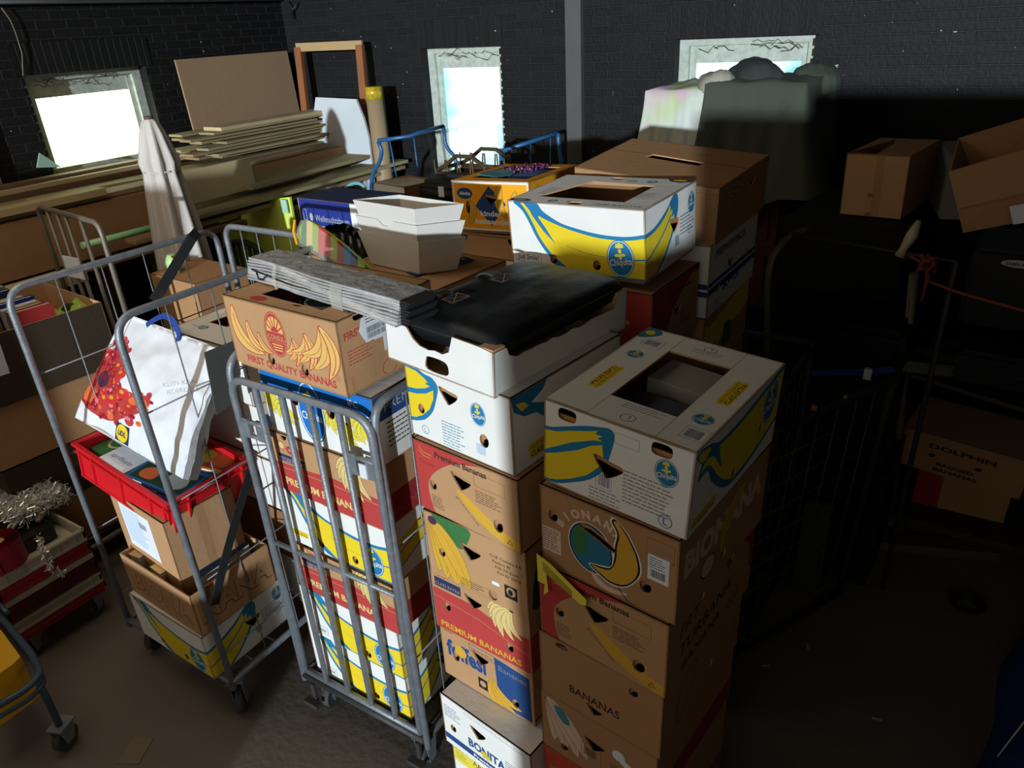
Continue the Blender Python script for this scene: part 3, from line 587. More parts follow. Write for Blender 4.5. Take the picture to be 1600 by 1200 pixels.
def bananas_front(w=.40, h=.25):
    o = []
    for a, L in ((-1.45, .19), (-1.25, .22), (-1.05, .235), (-.88, .24)): o += ban(.06*w, .92*h, L*.95, a, .10, .24, 'bcol', 'ink', .0014, 1, -1)
    o += [(sc(sp([(.12, .82), (.2, .85), (.27, .66), (.2, .62)], 3), w, h), 'teal'), (el(.69*w, .62*h, .021, .021), 'label'), (sc([(.70, .52), (.72, .62), (.86, .50), (.86, .40)], w, h), 'label')]+bar(.76*w, .46*h, .03, .014, 'black')+bar(.39*w, .30*h, .045, .034, 'ink')+frame(.37*w, .27*h, .54*w, .49*h, .001, 'ink')
    o += fine(.62*w, .40*h, .10, 8, .009, 'ink', 4)+ln(el(.84*w, .06*h, .015, n=14), .002, 'ink')+tx('A', .84*w, .04*h, .018, 'ink', ctr=True)
    o = [([(max(0, min(w, a)), max(0, min(h, b))) for a, b in p], m) for p, m in o]
    return o, [tri(.48*w, .55*h, .045), RH(.21*w, .17*h, .013)]
def redprint(w=.40, h=.24):
    return [(rc(0, .3*h, .5*w, .98*h), 'ored'), (rc(.05*w, .5*h, .42*w, .7*h), 'kraft2')]+fine(.7*w, .9*h, .09, 8, .01, 'ink')+frame(.55*w, .2*h, .7*w, .4*h, .002, 'ink'), [RH(.2*w, .2*h)]
def blue_chq(w=.51, h=.24):
    o = [(rc(0, .72*h, w, h), 'lb'), (rc(0, .68*h, w, .70*h), 'lb')]; o = [(p, 'bblue') for p, _ in o]
    for u in (.10, .20, .66, .76, .90): o += cluster(u*w, (.62 if u not in (.20, .76) else .5)*h, .085, 5, -2.6, -.6, 'pyellow', 'dgreen', .0012, .4, .30)
    o += [(el(.45*w, .50*h, .062, .112, n=30), 'blue'), (el(.45*w, .50*h, .058, .106, n=30), 'white'), (el(.45*w, .50*h, .054, .102, n=30), 'bblue')]+tx('Chiquita', .45*w, .38*h, .04, 'white', .05, wid=.095, bold=.012, ctr=True)
    o += [(el(.45*w, .70*h, .012, .03), 'pyellow'), (el(.43*w, .74*h, .016, .008), 'pyellow')]+tx('IPC', .8*w, .80*h, .03, 'white', bold=.02)
    o = [([(max(0, min(w, a)), max(0, min(h, b))) for a, b in p], m) for p, m in o]
    return o, [RH(.31*w, .62*h, .017), RH(.63*w, .60*h, .019)]
def blue_side(w=.40, h=.24):
    return [(rc(0, .62*h, w, h), 'dblue')]+tx('PREMIUM', .12*w, .72*h, .045, 'lgrey', wid=.5*w)+fine(.12*w, .54*h, .12, 6, .016, 'ink')+ln(el(.52*w, .42*h, .02, n=14), .003, 'ink')+tx('C', .52*w, .39*h, .02, 'ink', ctr=True)+chq(w*.72, h*.30, .05, 0, 1.3), [tri(.72*w, .72*h, .035), RH(.4*w, .1*h)]
PAL['bblue'] = (28, 110, 185)
def alvita(w=.41, h=.22):
    o = [(rc(0, 0, w, h), 'white'), (sp([(.03*w, .04*h), (.97*w, .04*h), (.97*w, .94*h), (.03*w, .94*h)], 1), 'orange'), (sc(sp([(.49, .90), (.70, .55), (.50, .10), (.30, .50)], 1), w, h), 'dblue')]
    o += [(el(.17*w, .74*h, .042, .026), 'navy'), (el(.17*w, .74*h, .040, .024), 'dblue'), ]+tx('Alvita', .17*w, .71*h, .022, 'white', wid=.06, bold=.02, ctr=True)
    o += ban(.63*w, .93*h, .15, -1.4, .3, .30, 'gold', 'ink', .002, 0, 1)+ban(.24*w, .60*h, .11, -1.7, -.3, .34, 'gold', 'ink', .002, 0, 1)+ban(.82*w, .80*h, .13, -1.35, .3, .30, 'gold', 'ink', .002, 0, 1)
    o += tx('kinder', .50*w, .30*h, .034, 'white', wid=.28*w, bold=.03, ctr=True)+tx('banaantjes', .52*w, .14*h, .034, 'white', wid=.46*w, bold=.03, ctr=True)
    o = [([(max(0, min(w, a)), max(0, min(h, b))) for a, b in p], m) for p, m in o]
    return o, [tri(.50*w, .66*h, .045), el(.20*w, .46*h, .010, .03, n=12), el(.80*w, .50*h, .010, .03, n=12)]
def alvita_side(w=.51, h=.22):
    o = [(sp([(.02*w, .04*h), (.98*w, .04*h), (.98*w, .94*h), (.02*w, .94*h)], 1), 'orange'), (sc(sp([(.6, .9), (.8, .5), (.6, .1), (.4, .5)], 1), w, h), 'navy')]
    return o+ban(.15*w, .9*h, .14, -1.4, .3, .3, 'gold', 'ink', .002, 0, 1)+tx('Alvita', .6*w, .5*h, .03, 'white', ctr=True), [el(.3*w, .45*h, .012, .03, n=12)]
def bon_prem(w=.40, h=.26):
    return [(rc(0, .42*h, w, .48*h), 'dblue'), (rc(0, .30*h, w, .39*h), 'dblue')]+tx('PREMIUM PACK', .12*w, .78*h, .045, 'ink', wid=.62*w)+tx('BONITA', .30*w, .22*h, .055, 'dblue', wid=.34*w, bold=.05)+[(el(.46*w, .2*h, .035, .014), 'yellow'), (el(.46*w, .22*h, .032, .012), 'white')]+fine(.12*w, .15*h, .09, 4, .01, 'ink')+tx('PREMIUM PACK', .1*w, .78*h, .0452, 'navy', wid=.6*w), [tri(.42*w, .55*h, .04), RH(.2*w, .3*h), RH(.8*w, .5*h)]
def bon_green(w=.40, h=.26):
    return [(sc(sp([(.1, .8), (.5, .9), (1, 1), (1, .6), (.55, .5), (.2, .3), (0, .3), (0, .9)], 2), w, h), 'pyellow'), (sc(sp([(.4, .3), (.5, .6), (.62, .5), (.6, .2)], 3), w, h), 'green')]+cluster(.5*w, .6*h, .07, 5, -2.3, -.8, 'green', 'dgreen')+fine(.15*w, .2*h, .1, 4, .01, 'ink'), [RH(.25*w, .4*h), RH(.8*w, .5*h)]
def brown_top_side(w, h):                                 # plain outline banana, wood-grain print
    o = []
    rd = random.Random(4)
    for i in range(13): o += ln([(0, h*(.08+.07*i)), (w*.3, h*(.08+.07*i)+rd.uniform(-.003, .003)), (w, h*(.08+.07*i))], .0012, 'kraftd')
    for k in range(4): o += ban(.12*w, (.85-.03*k)*h, .24-.03*k, -.15-.16*k, .4, .10, 'kraft2', 'ink', .0016, 0, -1)
    return o+ln(el(.55*w, .4*h, .035, .03, n=20), .003, 'kraft')+tx('e', .55*w, .37*h, .03, 'kraft', ctr=True), [tri(.66*w, .72*h, .035)]
# ---------------------------------------------------------------- the stacks
def bx_(label, pos, yaw, dims, front, right=None, top=None, group=None, base='white', opening=None, rot=None, name='banana_box', back=True, **kw):
    faces = {'front': front}
    if right: faces['right'] = right
    if top: faces['top'] = top
    e = ([], [tri(dims[0]*.5, dims[2]*.6, .04)] if dims[0] < .45 else [RH(dims[0]*.35, dims[2]*.2), RH(dims[0]*.65, dims[2]*.2)])
    faces.setdefault('back', e)
    return carton(name, label, 'cardboard box', V(*pos), yaw, dims, faces, base, group, rot=rot, opening=opening, **kw)
GM = 'banana boxes in the free-standing middle stack'
GR = 'banana boxes in the tall right-hand stack'
GT = 'banana boxes in the barred roll cage'
def rot3(yaw, tx_, ty): return (Matrix.Rotation(yaw, 3, 'Z') @ Matrix.Rotation(ty, 3, 'Y') @ Matrix.Rotation(tx_, 3, 'X')).to_euler()
# middle stack
bx_('white banana box directly beneath the white tray with the black bag', (-1.305, 1.42, -1.088), -.145, (.40, .51, .233), m1_front(), m1_right(), group=GM)
bx_('brown box with red corner reading Premium Bananas, under the white box of the middle stack', (-1.290, 1.398, -1.335), -.125, (.40, .51, .243), prem_front(h=.243), ([], [RH(.2, .1)]), base='kraft', group=GM)
bx_('brown box printed with a hanging yellow banana bunch and green leaf', (-1.276, 1.388, -1.585), -.07, (.39, .51, .247), leaf_front(.39, .247), ([(sp([(.02, .02), (.1, .03), (.13, .14), (.06, .2)], 3), 'dgreen')], []), base='kraft', group=GM)
bx_('brown and red box reading PREMIUM BANANAS, fourth from the top of the middle stack', (-1.288, 1.398, -1.830), -.065, (.395, .51, .242), prem_red(.395, .242), ([(rc(0, 0, .05, .15), 'cred')], []), base='kraft', group=GM)
bx_('brown box with big blue lettering and dark blue panel, fifth in the middle stack', (-1.296, 1.420, -2.080), -.095, (.40, .51, .247), foff(.40, .247), ([(rc(.0, .02, .04, .03), 'navy')], []), base='kraft', group=GM)
bx_('white box with blue lettering and a blue stripe near the foot of the middle stack', (-1.262, 1.340, -2.330), -.14, (.405, .51, .245), bonita(.405, .245), ([(rc(0, .02, .5, .05), 'dblue'), (sp([(.2, .1), (.3, .2), (.35, .1)], 3), 'green')], []), top=([], []), group=GM)
bx_('white box with yellow-green wave and handwriting, lowest of the middle stack', (-1.258, 1.365, -2.615), -.12, (.40, .51, .280), bonita_low(.40, .280), None, group=GM)
# right stack
(tl, op) = rbox_top()
R1 = bx_('open-topped white banana box crowning the right-hand stack', (-.805, 1.339, -1.049), 0, (.396, .515, .236), r1_front(.396, .236), r1_right(.515, .236), tl, GR, opening=op, rot=rot3(-.109, .006, .046))
bx_('brown box with a blue globe and yellow banana, second in the right-hand stack', (-.818, 1.338, -1.320), -.13, (.40, .51, .252), bionana(.40, .252), bionana_side(.51, .252), base='kraft2', group=GR)
bx_('brown Premium Bananas box with a torn yellow label, third in the right-hand stack', (-.828, 1.332, -1.572), -.13, (.398, .51, .249), prem_front(.398, .249), turbana_side(.51, .249), base='kraft2', group=GR)
bx_('brown box with the single black word BANANAS, fourth in the right-hand stack', (-.838, 1.333, -1.822), -.11, (.40, .51, .247), bananas_top(.40, .247), ([]+ln(sp([(.08, .08), (.12, .2), (.2, .2), (.12, .06)], 3), .003, 'ink'), [RH(.3, .1)]), base='kraft2', group=GR)
bx_('brown box with pale bananas and a round white sticker, fifth in the right-hand stack', (-.845, 1.338, -2.070), -.11, (.40, .51, .245), bananas_front(.40, .245), ([(rc(.1, .0, .5, .1), 'dred')], []), base='kraft2', group=GR)
bx_('brown box with faded red print, last but one in the right-hand stack', (-.845, 1.340, -2.340), -.10, (.40, .51, .265), redprint(.40, .265), None, base='kraft2', group=GR)
bx_('brown box at the very bottom of the right-hand stack', (-.845, 1.345, -2.615), -.10, (.40, .51, .270), ([], [RH(.2, .1)]), None, base='kraftd', group=GR)
# torn yellow label lapping over two boxes of the right stack
b_ = new(); mats = []
A0 = Vector((-.822, 1.3185, H-1.295)); ux = Vector((math.cos(-.13), math.sin(-.13), 0))
panel(b_, mats, A0+Vector((0, -.004, -.06)), ux, (0, 0, 1), [(0, .075), (.045, .062), (.16, .0), (.158, -.022), (.14, -.026), (.03, .02), (.035, -.04), (.018, -.06), (.024, -.02), (0, -.02)], 0, [([(a, b) for a, b in [(.02+.004*i, .058-.0022*i), (.022+.004*i, .058-.0022*i), (.022+.004*i, .026-.0022*i), (.02+.004*i, .026-.0022*i)]], 'black') for i in range(24)], [], 'pyellow', thick=.0008, inner='cream')
link('torn_label', b_, mats)
tag(bpy.data.objects['torn_label'], 'torn yellow barcode label peeling between two brown boxes of the right-hand stack', 'label')
# cage stack (consul box on top)
ct = [(.11, .06), (.40, .05), (.42, .33), (.10, .34)]
CON = bx_('brown first quality bananas box with red sun oval, under the silver sun shades', (-1.945, 1.333, -.945), -.045, (.51, .40, .228), consul_front(.51, .228), consul_right(.40, .228), top=([(el(.06, .30, .03, .02), 'cred')]*0+[(el(.14, .03, .035, .018), 'cred')], [el(.30, .045, .02, .008)]), base='kraft', opening=ct)
b_ = new(); mats = []
panel(b_, mats, (-1.925, 1.325, H-.982), (math.cos(-.06), math.sin(-.06), 0), (0, 0, 1), .505, .04, [], [], 'lkraft')
panel(b_, mats, (-1.925+.505*math.cos(-.06), 1.325+.505*math.sin(-.06), H-.982), (-math.sin(-.06), math.cos(-.06), 0), (0, 0, 1), .38, .04, [], [], 'kraft')
b_.free()
TB = [('white and blue box with yellow banana clusters, under the red sun oval box', -1.905, 1.372, -1.205, -.03, .238, blue_chq(.51, .238), blue_side(.40, .238), 'white'),
      ('brown PREMIUM BANANAS box, the upper of two red-banded ones behind the bars', -1.922, 1.362, -1.445, -.03, .238, ole_front(.51, .238), ([(rc(0, .0, .4, .11), 'dred')]+tx('PREMIUM', .05, .02, .05, 'cred'), [SL(.25, .0)]), 'kraft'),
      ('white banana box between the two red-banded boxes in the barred cage', -1.930, 1.368, -1.685, -.02, .238, yl_front(.51, .238, extra='class'), ([([(0, .03), (.4, .17), (.4, .24), (0, .14)], 'yellow')]+ln([(0, .03), (.4, .17)], .006, 'blue')+ln([(0, .09), (.4, .21)], .006, 'blue'), []), 'white'),
      ('brown PREMIUM BANANAS box, the lower of two red-banded ones behind the bars', -1.950, 1.378, -1.925, -.025, .238, ole_front(.51, .238), ([(rc(0, .0, .4, .11), 'dred')]+tx('PREMIUM', .05, .02, .05, 'cred'), []), 'kraft'),
      ('white banana box with big yellow banana, second from the bottom in the barred cage', -1.965, 1.378, -2.160, -.02, .233, yl_front(.51, .233), yl_side(.40, .233), 'white'),
      ('white banana box with big yellow banana, resting on the floor of the barred cage', -1.975, 1.384, -2.400, -.005, .236, yl_front(.51, .236), yl_side(.40, .236), 'white')]
for lb, x, y, z, yw, h, fr_, rt, bs in TB: bx_(lb, (x, y, z), yw, (.51, .39, h), fr_, rt, base=bs, group=GT)

# back row
(t2, op2) = c2_top(.52, .39)
C2 = bx_('white banana box with big yellow banana, standing open behind the black bag', (-1.372, 2.128, -.783), 0, (.52, .39, .232), yl_front(.52, .232), yl_side(.39, .232), t2, opening=op2, rot=rot3(-.065, .040, -.030))
bx_('red and brown Premium Bananas box under the open white box with big banana', (-1.30, 2.12, -1.055), -.05, (.47, .39, .245), ([(rc(0, 0, .47, .245), 'cred'), (rc(0, 0, .2, .2), 'kraft')]+tx('bananas', .26, .13, .03, 'bcol', wid=.13, bold=.02), []),
    ([(rc(0, 0, .39, .245), 'dred'), (sp([(.10, 0), (.16, .12), (.25, .19), (.389, .225), (.389, 0)], 2), 'kraft')]+tx('Premium Bananas', .12, .19, .022, 'ink', wid=.2, bold=.02)+tx('Turbana', .03, .14, .02, 'ink')+fine(.24, .1, .08, 5, .01, 'ink'), [tri(.21, .13, .04), RH(.32, .06)]), base='kraft')
for k, (lb, bs, z) in enumerate((('brown carton in the dark below the red and brown box', 'kraft2', -1.31), ('white carton low in the back row behind the middle stack', 'white', -1.57), ('brown carton second from the floor in the back row', 'kraft2', -1.83), ('brown carton third from the floor, hidden in the back row shadows', 'kraft2', -2.09), ('brown carton standing on the floor in the back row', 'kraftd', -2.615))):
    bx_(lb, (-1.33, 2.12, z if k < 4 else -2.615), -.05, (.48, .39, .25 if k < 4 else .52), ([], [RH(.1, .1)]), ([], [RH(.2, .06)]), base=bs)
bw, bd, bh = .595, .44, .205
D1 = bx_('wide dark brown box with slotted top at the back, beside the white draped cloth', (-1.365, 2.594, -.722), 0, (bw, bd, bh), ([]+ln([(0, .18), (bw, .18)], .002, 'kraftd')+[(p, 'kraftd') for p, _ in ban(.02, .16, .3, -.2, .3, .1, 'kraft2', 'ink', .002, 0, -1)[:1]], []), brown_top_side(bd, bh),
    (ln([(0, .27), (bw, .25)], .004, 'ink')+ln([(0, .24), (bw, .19)], .0015, 'kraftd')+tx('LG', .36, .33, .025, 'ink')+ln([(.3, 0), (.3, .2)], .001, 'kraftd'), [[(.18, .225), (.42, .205), (.42, .25), (.19, .27)]]), base='kraft2', rot=rot3(-.106, .10, .055))
bx_('white PREMIUM PACK box below the wide dark brown box', (-1.18, 2.52, -1.03), -.02, (.40, .56, .275), ([(rc(0, .08, .4, .10), 'dblue'), (rc(0, .11, .4, .13), 'dblue')], [RH(.1, .1)]), bon_prem(.56, .275))
bx_('white box with green and yellow bananas beneath the PREMIUM PACK box', (-1.175, 2.52, -1.29), -.02, (.39, .54, .255), ([], []), bon_green(.54, .255), base='kraft')
bx_('brown carton below the green and yellow banana box', (-1.18, 2.53, -1.55), -.02, (.39, .52, .255), ([], []), ([], [RH(.2, .1)]), base='kraft2')
bx_('tall brown carton on the floor under the back right column of boxes', (-1.18, 2.53, -2.615), -.02, (.39, .52, 1.06), ([], []), ([], []), base='kraft2', name='cardboard_box')
A1 = bx_('orange fruit box with a blue diamond, open at the back beside the planters', (-2.085, 2.742, -.870), 0, (.41, .51, .225), alvita(.41, .225), alvita_side(.51, .225), (frame(.02, .02, .39, .49, .004, 'kraftd'), []), base='orange', opening=[(.06, .08), (.36, .07), (.36, .42), (.05, .44)], rot=rot3(.043, -.03, -.03))
bx_('plain brown carton just under the orange box with the blue diamond', (-2.07, 2.73, -.985), .03, (.42, .5, .10), ([], [RH(.04, .09, .02), RH(.3, .09, .02)]), ([], []), base='kraft')
bx_('white banana box with blue and yellow print below the orange one', (-2.07, 2.66, -1.24), .0, (.48, .42, .245), (([(p, m) for p, m in r1_front(.40, .245)[0][:3]]), [RH(.05, .22, .02), RH(.4, .22, .02)]), ([], []), base='white')
bx_('brown carton standing on the floor beneath the orange box column', (-2.05, 2.68, -2.615), .0, (.42, .42, 1.37), ([], []), ([], []), base='kraft2', name='cardboard_box')

# stack behind the cage: carries the planters
S1 = bx_('flat brown carton lid under the white wooden planters', (-2.17, 2.02, -.925), -.10, (.56, .42, .062), (tx('FRAGILE', .3, .02, .02, 'ink'), []), ([], []), (tx('PREMIUM', .40, .05, .02, 'ink')+ln([(.0, .2), (.56, .2)], .001, 'kraftd'), []), base='kraft', name='cardboard_box', tray=False)
bx_('brown carton carrying the flat lid with the planters', (-2.15, 2.065, -1.17), -.10, (.52, .38, .24), ([], [RH(.2, .1)]), ([], []), base='kraft')
bx_('tall brown carton on the floor behind the barred cage', (-2.15, 2.075, -2.615), -.10, (.50, .38, 1.44), ([], []), ([], []), base='kraft2', name='cardboard_box')
# planters: three nested tapered boxes
def planter(z0, lab, notch):
    t = thing('planter', lab, 'planter', V(0, 0, z0), 0, 'nested white wooden planters')
    bm = new(); Rim = [at(551, 312, z=-.600), at(648, 327, z=-.600), at(725, 318, z=-.600), at(635, 303, z=-.600)]
    base0 = [at(576, 414, z=-.858), at(649, 435, z=-.858), at(712, 416, z=-.858)]; base0.append(base0[0]+base0[2]-base0[1])
    Rm = [Vector((p.x, p.y, 0)) for p in Rim]; Rm[3] = Rm[0]+Rm[2]-Rm[1]
    c = sum(Rm, Vector())/4; hh = .135
    B0 = [Vector((p.x, p.y, 0)) for p in base0]; cb = sum(B0, Vector())/4; Bs = [c.lerp(cb, .35)+(p-c)*.80 for p in Rm]
    th = .0045
    for i in range(4):
        j = (i+1) % 4; mid = ((Rm[i]+Rm[j])/2-c).normalized()
        a, b, p, q = Bs[i].copy(), Bs[j].copy(), Rm[j].copy(), Rm[i].copy(); a.z = b.z = 0; p.z = q.z = hh
        n = 33; top = []
        for k in range(n):
            s = k/(n-1); w = q.lerp(p, s)
            if notch and i == 0: w = w-(w-a.lerp(b, s))*(.17*max(0, min(1, (1-abs(s-.48)/.13)*1.8)) if abs(s-.48) < .13 else 0)
            top.append(w)
        o_ = [bm.verts.new(a.lerp(b, k/(n-1))) for k in range(n)]; t_ = [bm.verts.new(w) for w in top]
        oi = [bm.verts.new(a.lerp(b, k/(n-1))-mid*th) for k in range(n)]; ti = [bm.verts.new(w-mid*th) for w in top]
        for k in range(n-1):
            bm.faces.new((o_[k], o_[k+1], t_[k+1], t_[k])); bm.faces.new((oi[k+1], oi[k], ti[k], ti[k+1])); bm.faces.new((t_[k], t_[k+1], ti[k+1], ti[k]))
    bm.faces.new([bm.verts.new(Vector((p.x, p.y, .006))) for p in Bs])
    link('planter_body', bm, nmat('white_painted_plywood', (206, 200, 190), rough=.7, var=.04, scale=14), t)
planter(-.858, 'lowest of the three nested white wooden planters, resting on the carton lid', False)
planter(-.7965, 'middle one of the three nested white wooden planters', True)
planter(-.735, 'topmost of the three nested white wooden planters', False)
# starry ribbon paper by the planters
b_ = new(); mats = []
p0 = at(650, 432, z=-.8585); p1 = at(723, 412, z=-.8585)
u_ = (p1-p0).normalized(); v_ = Vector((-u_.y, u_.x, 0)); L_ = (p1-p0).length+.06
st = []
for i in range(7):
    cu, cv = .03+i*.045, .018+.03*(i % 2); st.append(([(cu+(.011 if k % 2 == 0 else .0045)*math.sin(2*PI*k/10), cv+(.011 if k % 2 == 0 else .0045)*math.cos(2*PI*k/10)) for k in range(10)], 'white'))
panel(b_, mats, p0+Vector((0, 0, .002)), u_, v_, L_, .07, st, [], 'navy', thick=.003, inner='navy')
tag(link('star_paper', b_, mats), 'navy blue paper with white stars poking out beside the planters', 'wrapping paper')

# white tray with the black bag
def tray():
    w, d, h = .415, .61, .128
    t = thing('cardboard_tray', 'white cardboard tray with torn handle cut-outs holding the black bag', 'tray', V(-1.362, 1.418, -.853), 0, None, rot3(-.152, -.028, .02))
    bm = new(); mats = []; rd = random.Random(3)
    fr_ = [(0, 0), (w, 0), (w, h-.004), (w-.05, h+.002), (.27, h+.004), (.255, .085), (.23, .072), (.20, .075), (.175, .070), (.14, .074), (.115, .088), (.095, .112), (.075, h), (0, h+.004)]
    n = .006
    panel(bm, mats, (0, 0, 0), (1, 0, 0), (0, 0, 1), fr_, 0, [], [sp([(.165, .012), (.24, .012), (.25, .035), (.235, .052), (.175, .052), (.163, .04)], 3)], 'white')
    rt = [(0, 0), (d, 0), (d, h), (d-.05, h+.002), (d-.06, .100)]+[(x, .085+rd.uniform(-.004, .004)+.02*abs(x-.3)) for x in [d-.07-.03*i for i in range(16)]]+[(.06, .100), (.05, .124), (0, .124)]
    panel(bm, mats, (w, 0, 0), (0, 1, 0), (0, 0, 1), rt, 0, [], [], 'white')
    panel(bm, mats, (w, d, 0), (-1, 0, 0), (0, 0, 1), [(w-a if False else a, b) for a, b in fr_], 0, [], [], 'white'); panel(bm, mats, (0, d, 0), (0, -1, 0), (0, 0, 1), rt, 0, [], [], 'white')
    panel(bm, mats, (0, 0, .004), (1, 0, 0), (0, 1, 0), w, d, [], [], 'kraft')
    link('tray_body', bm, mats, t)
    for x, y in ((w-.055, .004), (.004, .004), (w-.055, d-.05)): bm = new(); bbox(bm, (x, y, .01), (x+.05, y+.045, h+.002)); link('corner_gusset', bm, pm('lkraft'), t)
tray()
def bag():
    t = thing('laptop_bag', 'black leather-look bag lying flat in the white cardboard tray', 'bag', V(-1.108, 1.705, -.752), -.152)
    bm = new(); nx, ny = 26, 34; W, D = .403, .60; grid = {}
    for s in (1, -1):
        for i in range(nx+1):
            for j in range(ny+1):
                x = (i/nx-.5); y = (j/ny-.5); ex = max(0, abs(x)*2); ey = max(0, abs(y)*2)
                e = (1-ex**6)*(1-ey**8); r = max(0, 1-(max(0, ex-.9)/.1)**2*.35*(max(0, ey-.85)/.15))
                z = s*(.044*max(0, e)**.3)+(.012*noise.noise(Vector((x*2.2, y*2.6, 3)))+.004*noise.noise(Vector((x*9, y*5, 7))))*(1 if s > 0 else .2)*e
                z += .006*math.sin(y*3.0+.3)*e*(s > 0)
                if ex == 1 or ey == 1:
                    z = .004
                k = (i, j, s if not (i in (0, nx) or j in (0, ny)) else 0)
                cr = 1-.035*(ex**8)*(ey**8)
                if k not in grid: grid[k] = bm.verts.new((x*W*cr, y*D*cr, z+.004))
        for i in range(nx):
            for j in range(ny):
                q = [grid.get((a, b, s), grid.get((a, b, 0))) for a, b in ((i, j), (i+1, j), (i+1, j+1), (i, j+1))]
                bm.faces.new(q if s > 0 else q[::-1])
    bod = link('bag_body', bm, nmat('black_leatherette', (20, 21, 23), rough=.5, var=.25, scale=5, bump=.2, bscale=22, spec=.35), t, smooth=True)
    bm = new(); loop = []
    for k in range(64):
        a = 2*PI*k/64; c, s = math.cos(a), math.sin(a); loop.append((W/2*.985*math.copysign(abs(c)**.22, c), D/2*.985*math.copysign(abs(s)**.22, s), .012))
    tube(bm, loop, .003, 6, closed=True); link('piping', bm, nmat('bag_piping', (44, 42, 40), rough=.5), t)
    for (x, y) in ((-.085, -.15), (-.085, .06)):
        bm = new(); mats = []
        panel(bm, mats, (x-.028, y-.036, .0535), (1, 0, 0), (0, 1, 0), .056, .072, frame(.004, .004, .052, .068, .0014, 'bcol')+ln([(.004, .004), (.052, .068)], .0012, 'bcol')+ln([(.052, .004), (.004, .068)], .0012, 'bcol'), [], 'bagp', thick=.003, inner='black')
        link('stitched_patch', bm, mats, t)
        bm = new(); ps = [(x-.028, .0555), (x-.055, .060), (x-.085, .054), (x-.105, .036)]
        A_ = [[bm.verts.new((px_, y+s_*.018, pz_+dz_)) for px_, pz_ in ps] for s_, dz_ in ((-1, 0), (1, 0), (1, .004), (-1, .004))]
        for k_ in range(4):
            for i_ in range(3): bm.faces.new((A_[k_][i_], A_[k_][i_+1], A_[(k_+1) % 4][i_+1], A_[(k_+1) % 4][i_]))
        link('strap_end', bm, nmat('grey_green_strap', (58, 64, 58), rough=.7), t)
    bm = new(); bbox(bm, (-.02, -.27, -.004), (.03, -.262, .02)); link('inner_tab', bm, nmat('bag_lining', (30, 34, 48), rough=.5), t)
PAL['bagp'] = (40, 34, 34)
bag()
# silver folded shades on the consul box
def shades():
    A, B = at(413, 408, z=-.672), at(648, 476, z=-.672); ux = (B-A).normalized(); L = (B-A).length; uy = Vector((-ux.y, ux.x, 0))
    t = thing('folded_sun_shade', 'bundle of folded silver car sun shades wrapped in clear film', 'sun shade', A+Vector((0, 0, -.044)), math.atan2(ux.y, ux.x))
    bm = new(); rd = random.Random(5); n = 16
    for k in range(9):
        z = .002+k*.0076; prof = []; wv = .142-.004*k
        pts0 = [(L*i/n, (rd.uniform(-.002, .002)+.012*math.sin(i*.5)*(k/9)) - .022*(i/n-.5)*0, z+.002*math.sin(i*.6+k)+.005*math.sin(PI*i/n)) for i in range(n+1)]
        a = [[bm.verts.new((x, y+s*(wv/2), zz+dz)) for x, y, zz in pts0] for s, dz in ((-1, 0), (-1, .006), (1, .006), (1, 0))]
        for i in range(n):
            for m in range(4):
                q = [a[m][i], a[m][i+1], a[(m+1) % 4][i+1], a[(m+1) % 4][i]]; bm.faces.new(q)
        for e in (0, n): bm.faces.new([a[m][e] for m in range(4)])
    link('foil_layers', bm, nmat('crinkled_silver_foil', (228, 228, 226), rough=.34, metal=.6, var=.12, scale=30, bump=.8, bscale=26), t, smooth=False)
    bm = new()
    for k in range(9): bbox(bm, (L-.004, -.055+.001*k, .003+k*.0075), (L+.022+.008*((k*7) % 3), .05, .0095+k*.0075))
    link('black_edging', bm, nmat('black_bound_edges', (18, 18, 18), rough=.7), t)
    for x, w_ in ((.62*L, .055), (.22*L, .018)):
        bm = new()
        ring = [(-.074, .0), (-.076, .04), (-.064, .074), (0, .078), (.060, .075), (.074, .04), (.072, 0)]
        for (y0, z0), (y1, z1) in zip(ring, ring[1:]):
            bm.faces.new([bm.verts.new(p) for p in ((x, y0, z0), (x+w_, y0, z0), (x+w_, y1, z1), (x, y1, z1))])
        link('tape_band', bm, nmat('clear_packing_tape', (190, 188, 176), rough=.15, alpha=.45), t)
    bm = new(); tube(bm, [(.05, -.062, .03), (.07, -.070, .015), (.10, -.072, .018), (.115, -.064, .035)], .003, 6)
    tube(bm, [(.02, -.061, .036), (.3*L, -.064, .026), (.7*L, -.064, .03), (.72*L, -.07, .0)], .0028, 6)
    link('elastic_cord', bm, BLK(), t)
shades()
# ---------------------------------------------------------------- roll cages
def castor(t, x, y, zt, r=.058, az=.4, nm='castor'):
    bm = new(); M = Matrix.Translation((x, y, 0)) @ Matrix.Rotation(az, 4, 'Z')
    cyl(bm, M @ Vector((-.016, 0, r)), M @ Vector((.016, 0, r)), r, 22); cyl(bm, M @ Vector((-.02, 0, r)), M @ Vector((.02, 0, r)), r*.45, 14)
    w = link(nm, bm, RUB(), t)
    bm = new(); f = .024
    for s in (-1, 1):
        vs = [M @ Vector(p) for p in ((s*f, -.02, r-.012), (s*f, .02, r-.012), (s*f, .045, zt-.006), (s*f, -.035, zt-.006))]
        ws = [v + M.to_3x3() @ Vector((s*.003, 0, 0)) for v in vs]
        a = [bm.verts.new(v) for v in vs]; b = [bm.verts.new(v) for v in ws]
        bm.faces.new(a); bm.faces.new(b[::-1])
        for i in range(4): bm.faces.new((a[i], b[i], b[(i+1) % 4], a[(i+1) % 4]))
    box(bm, (0, .005, zt-.004), (.07, .085, .008), M); link('fork', bm, MET(), w)
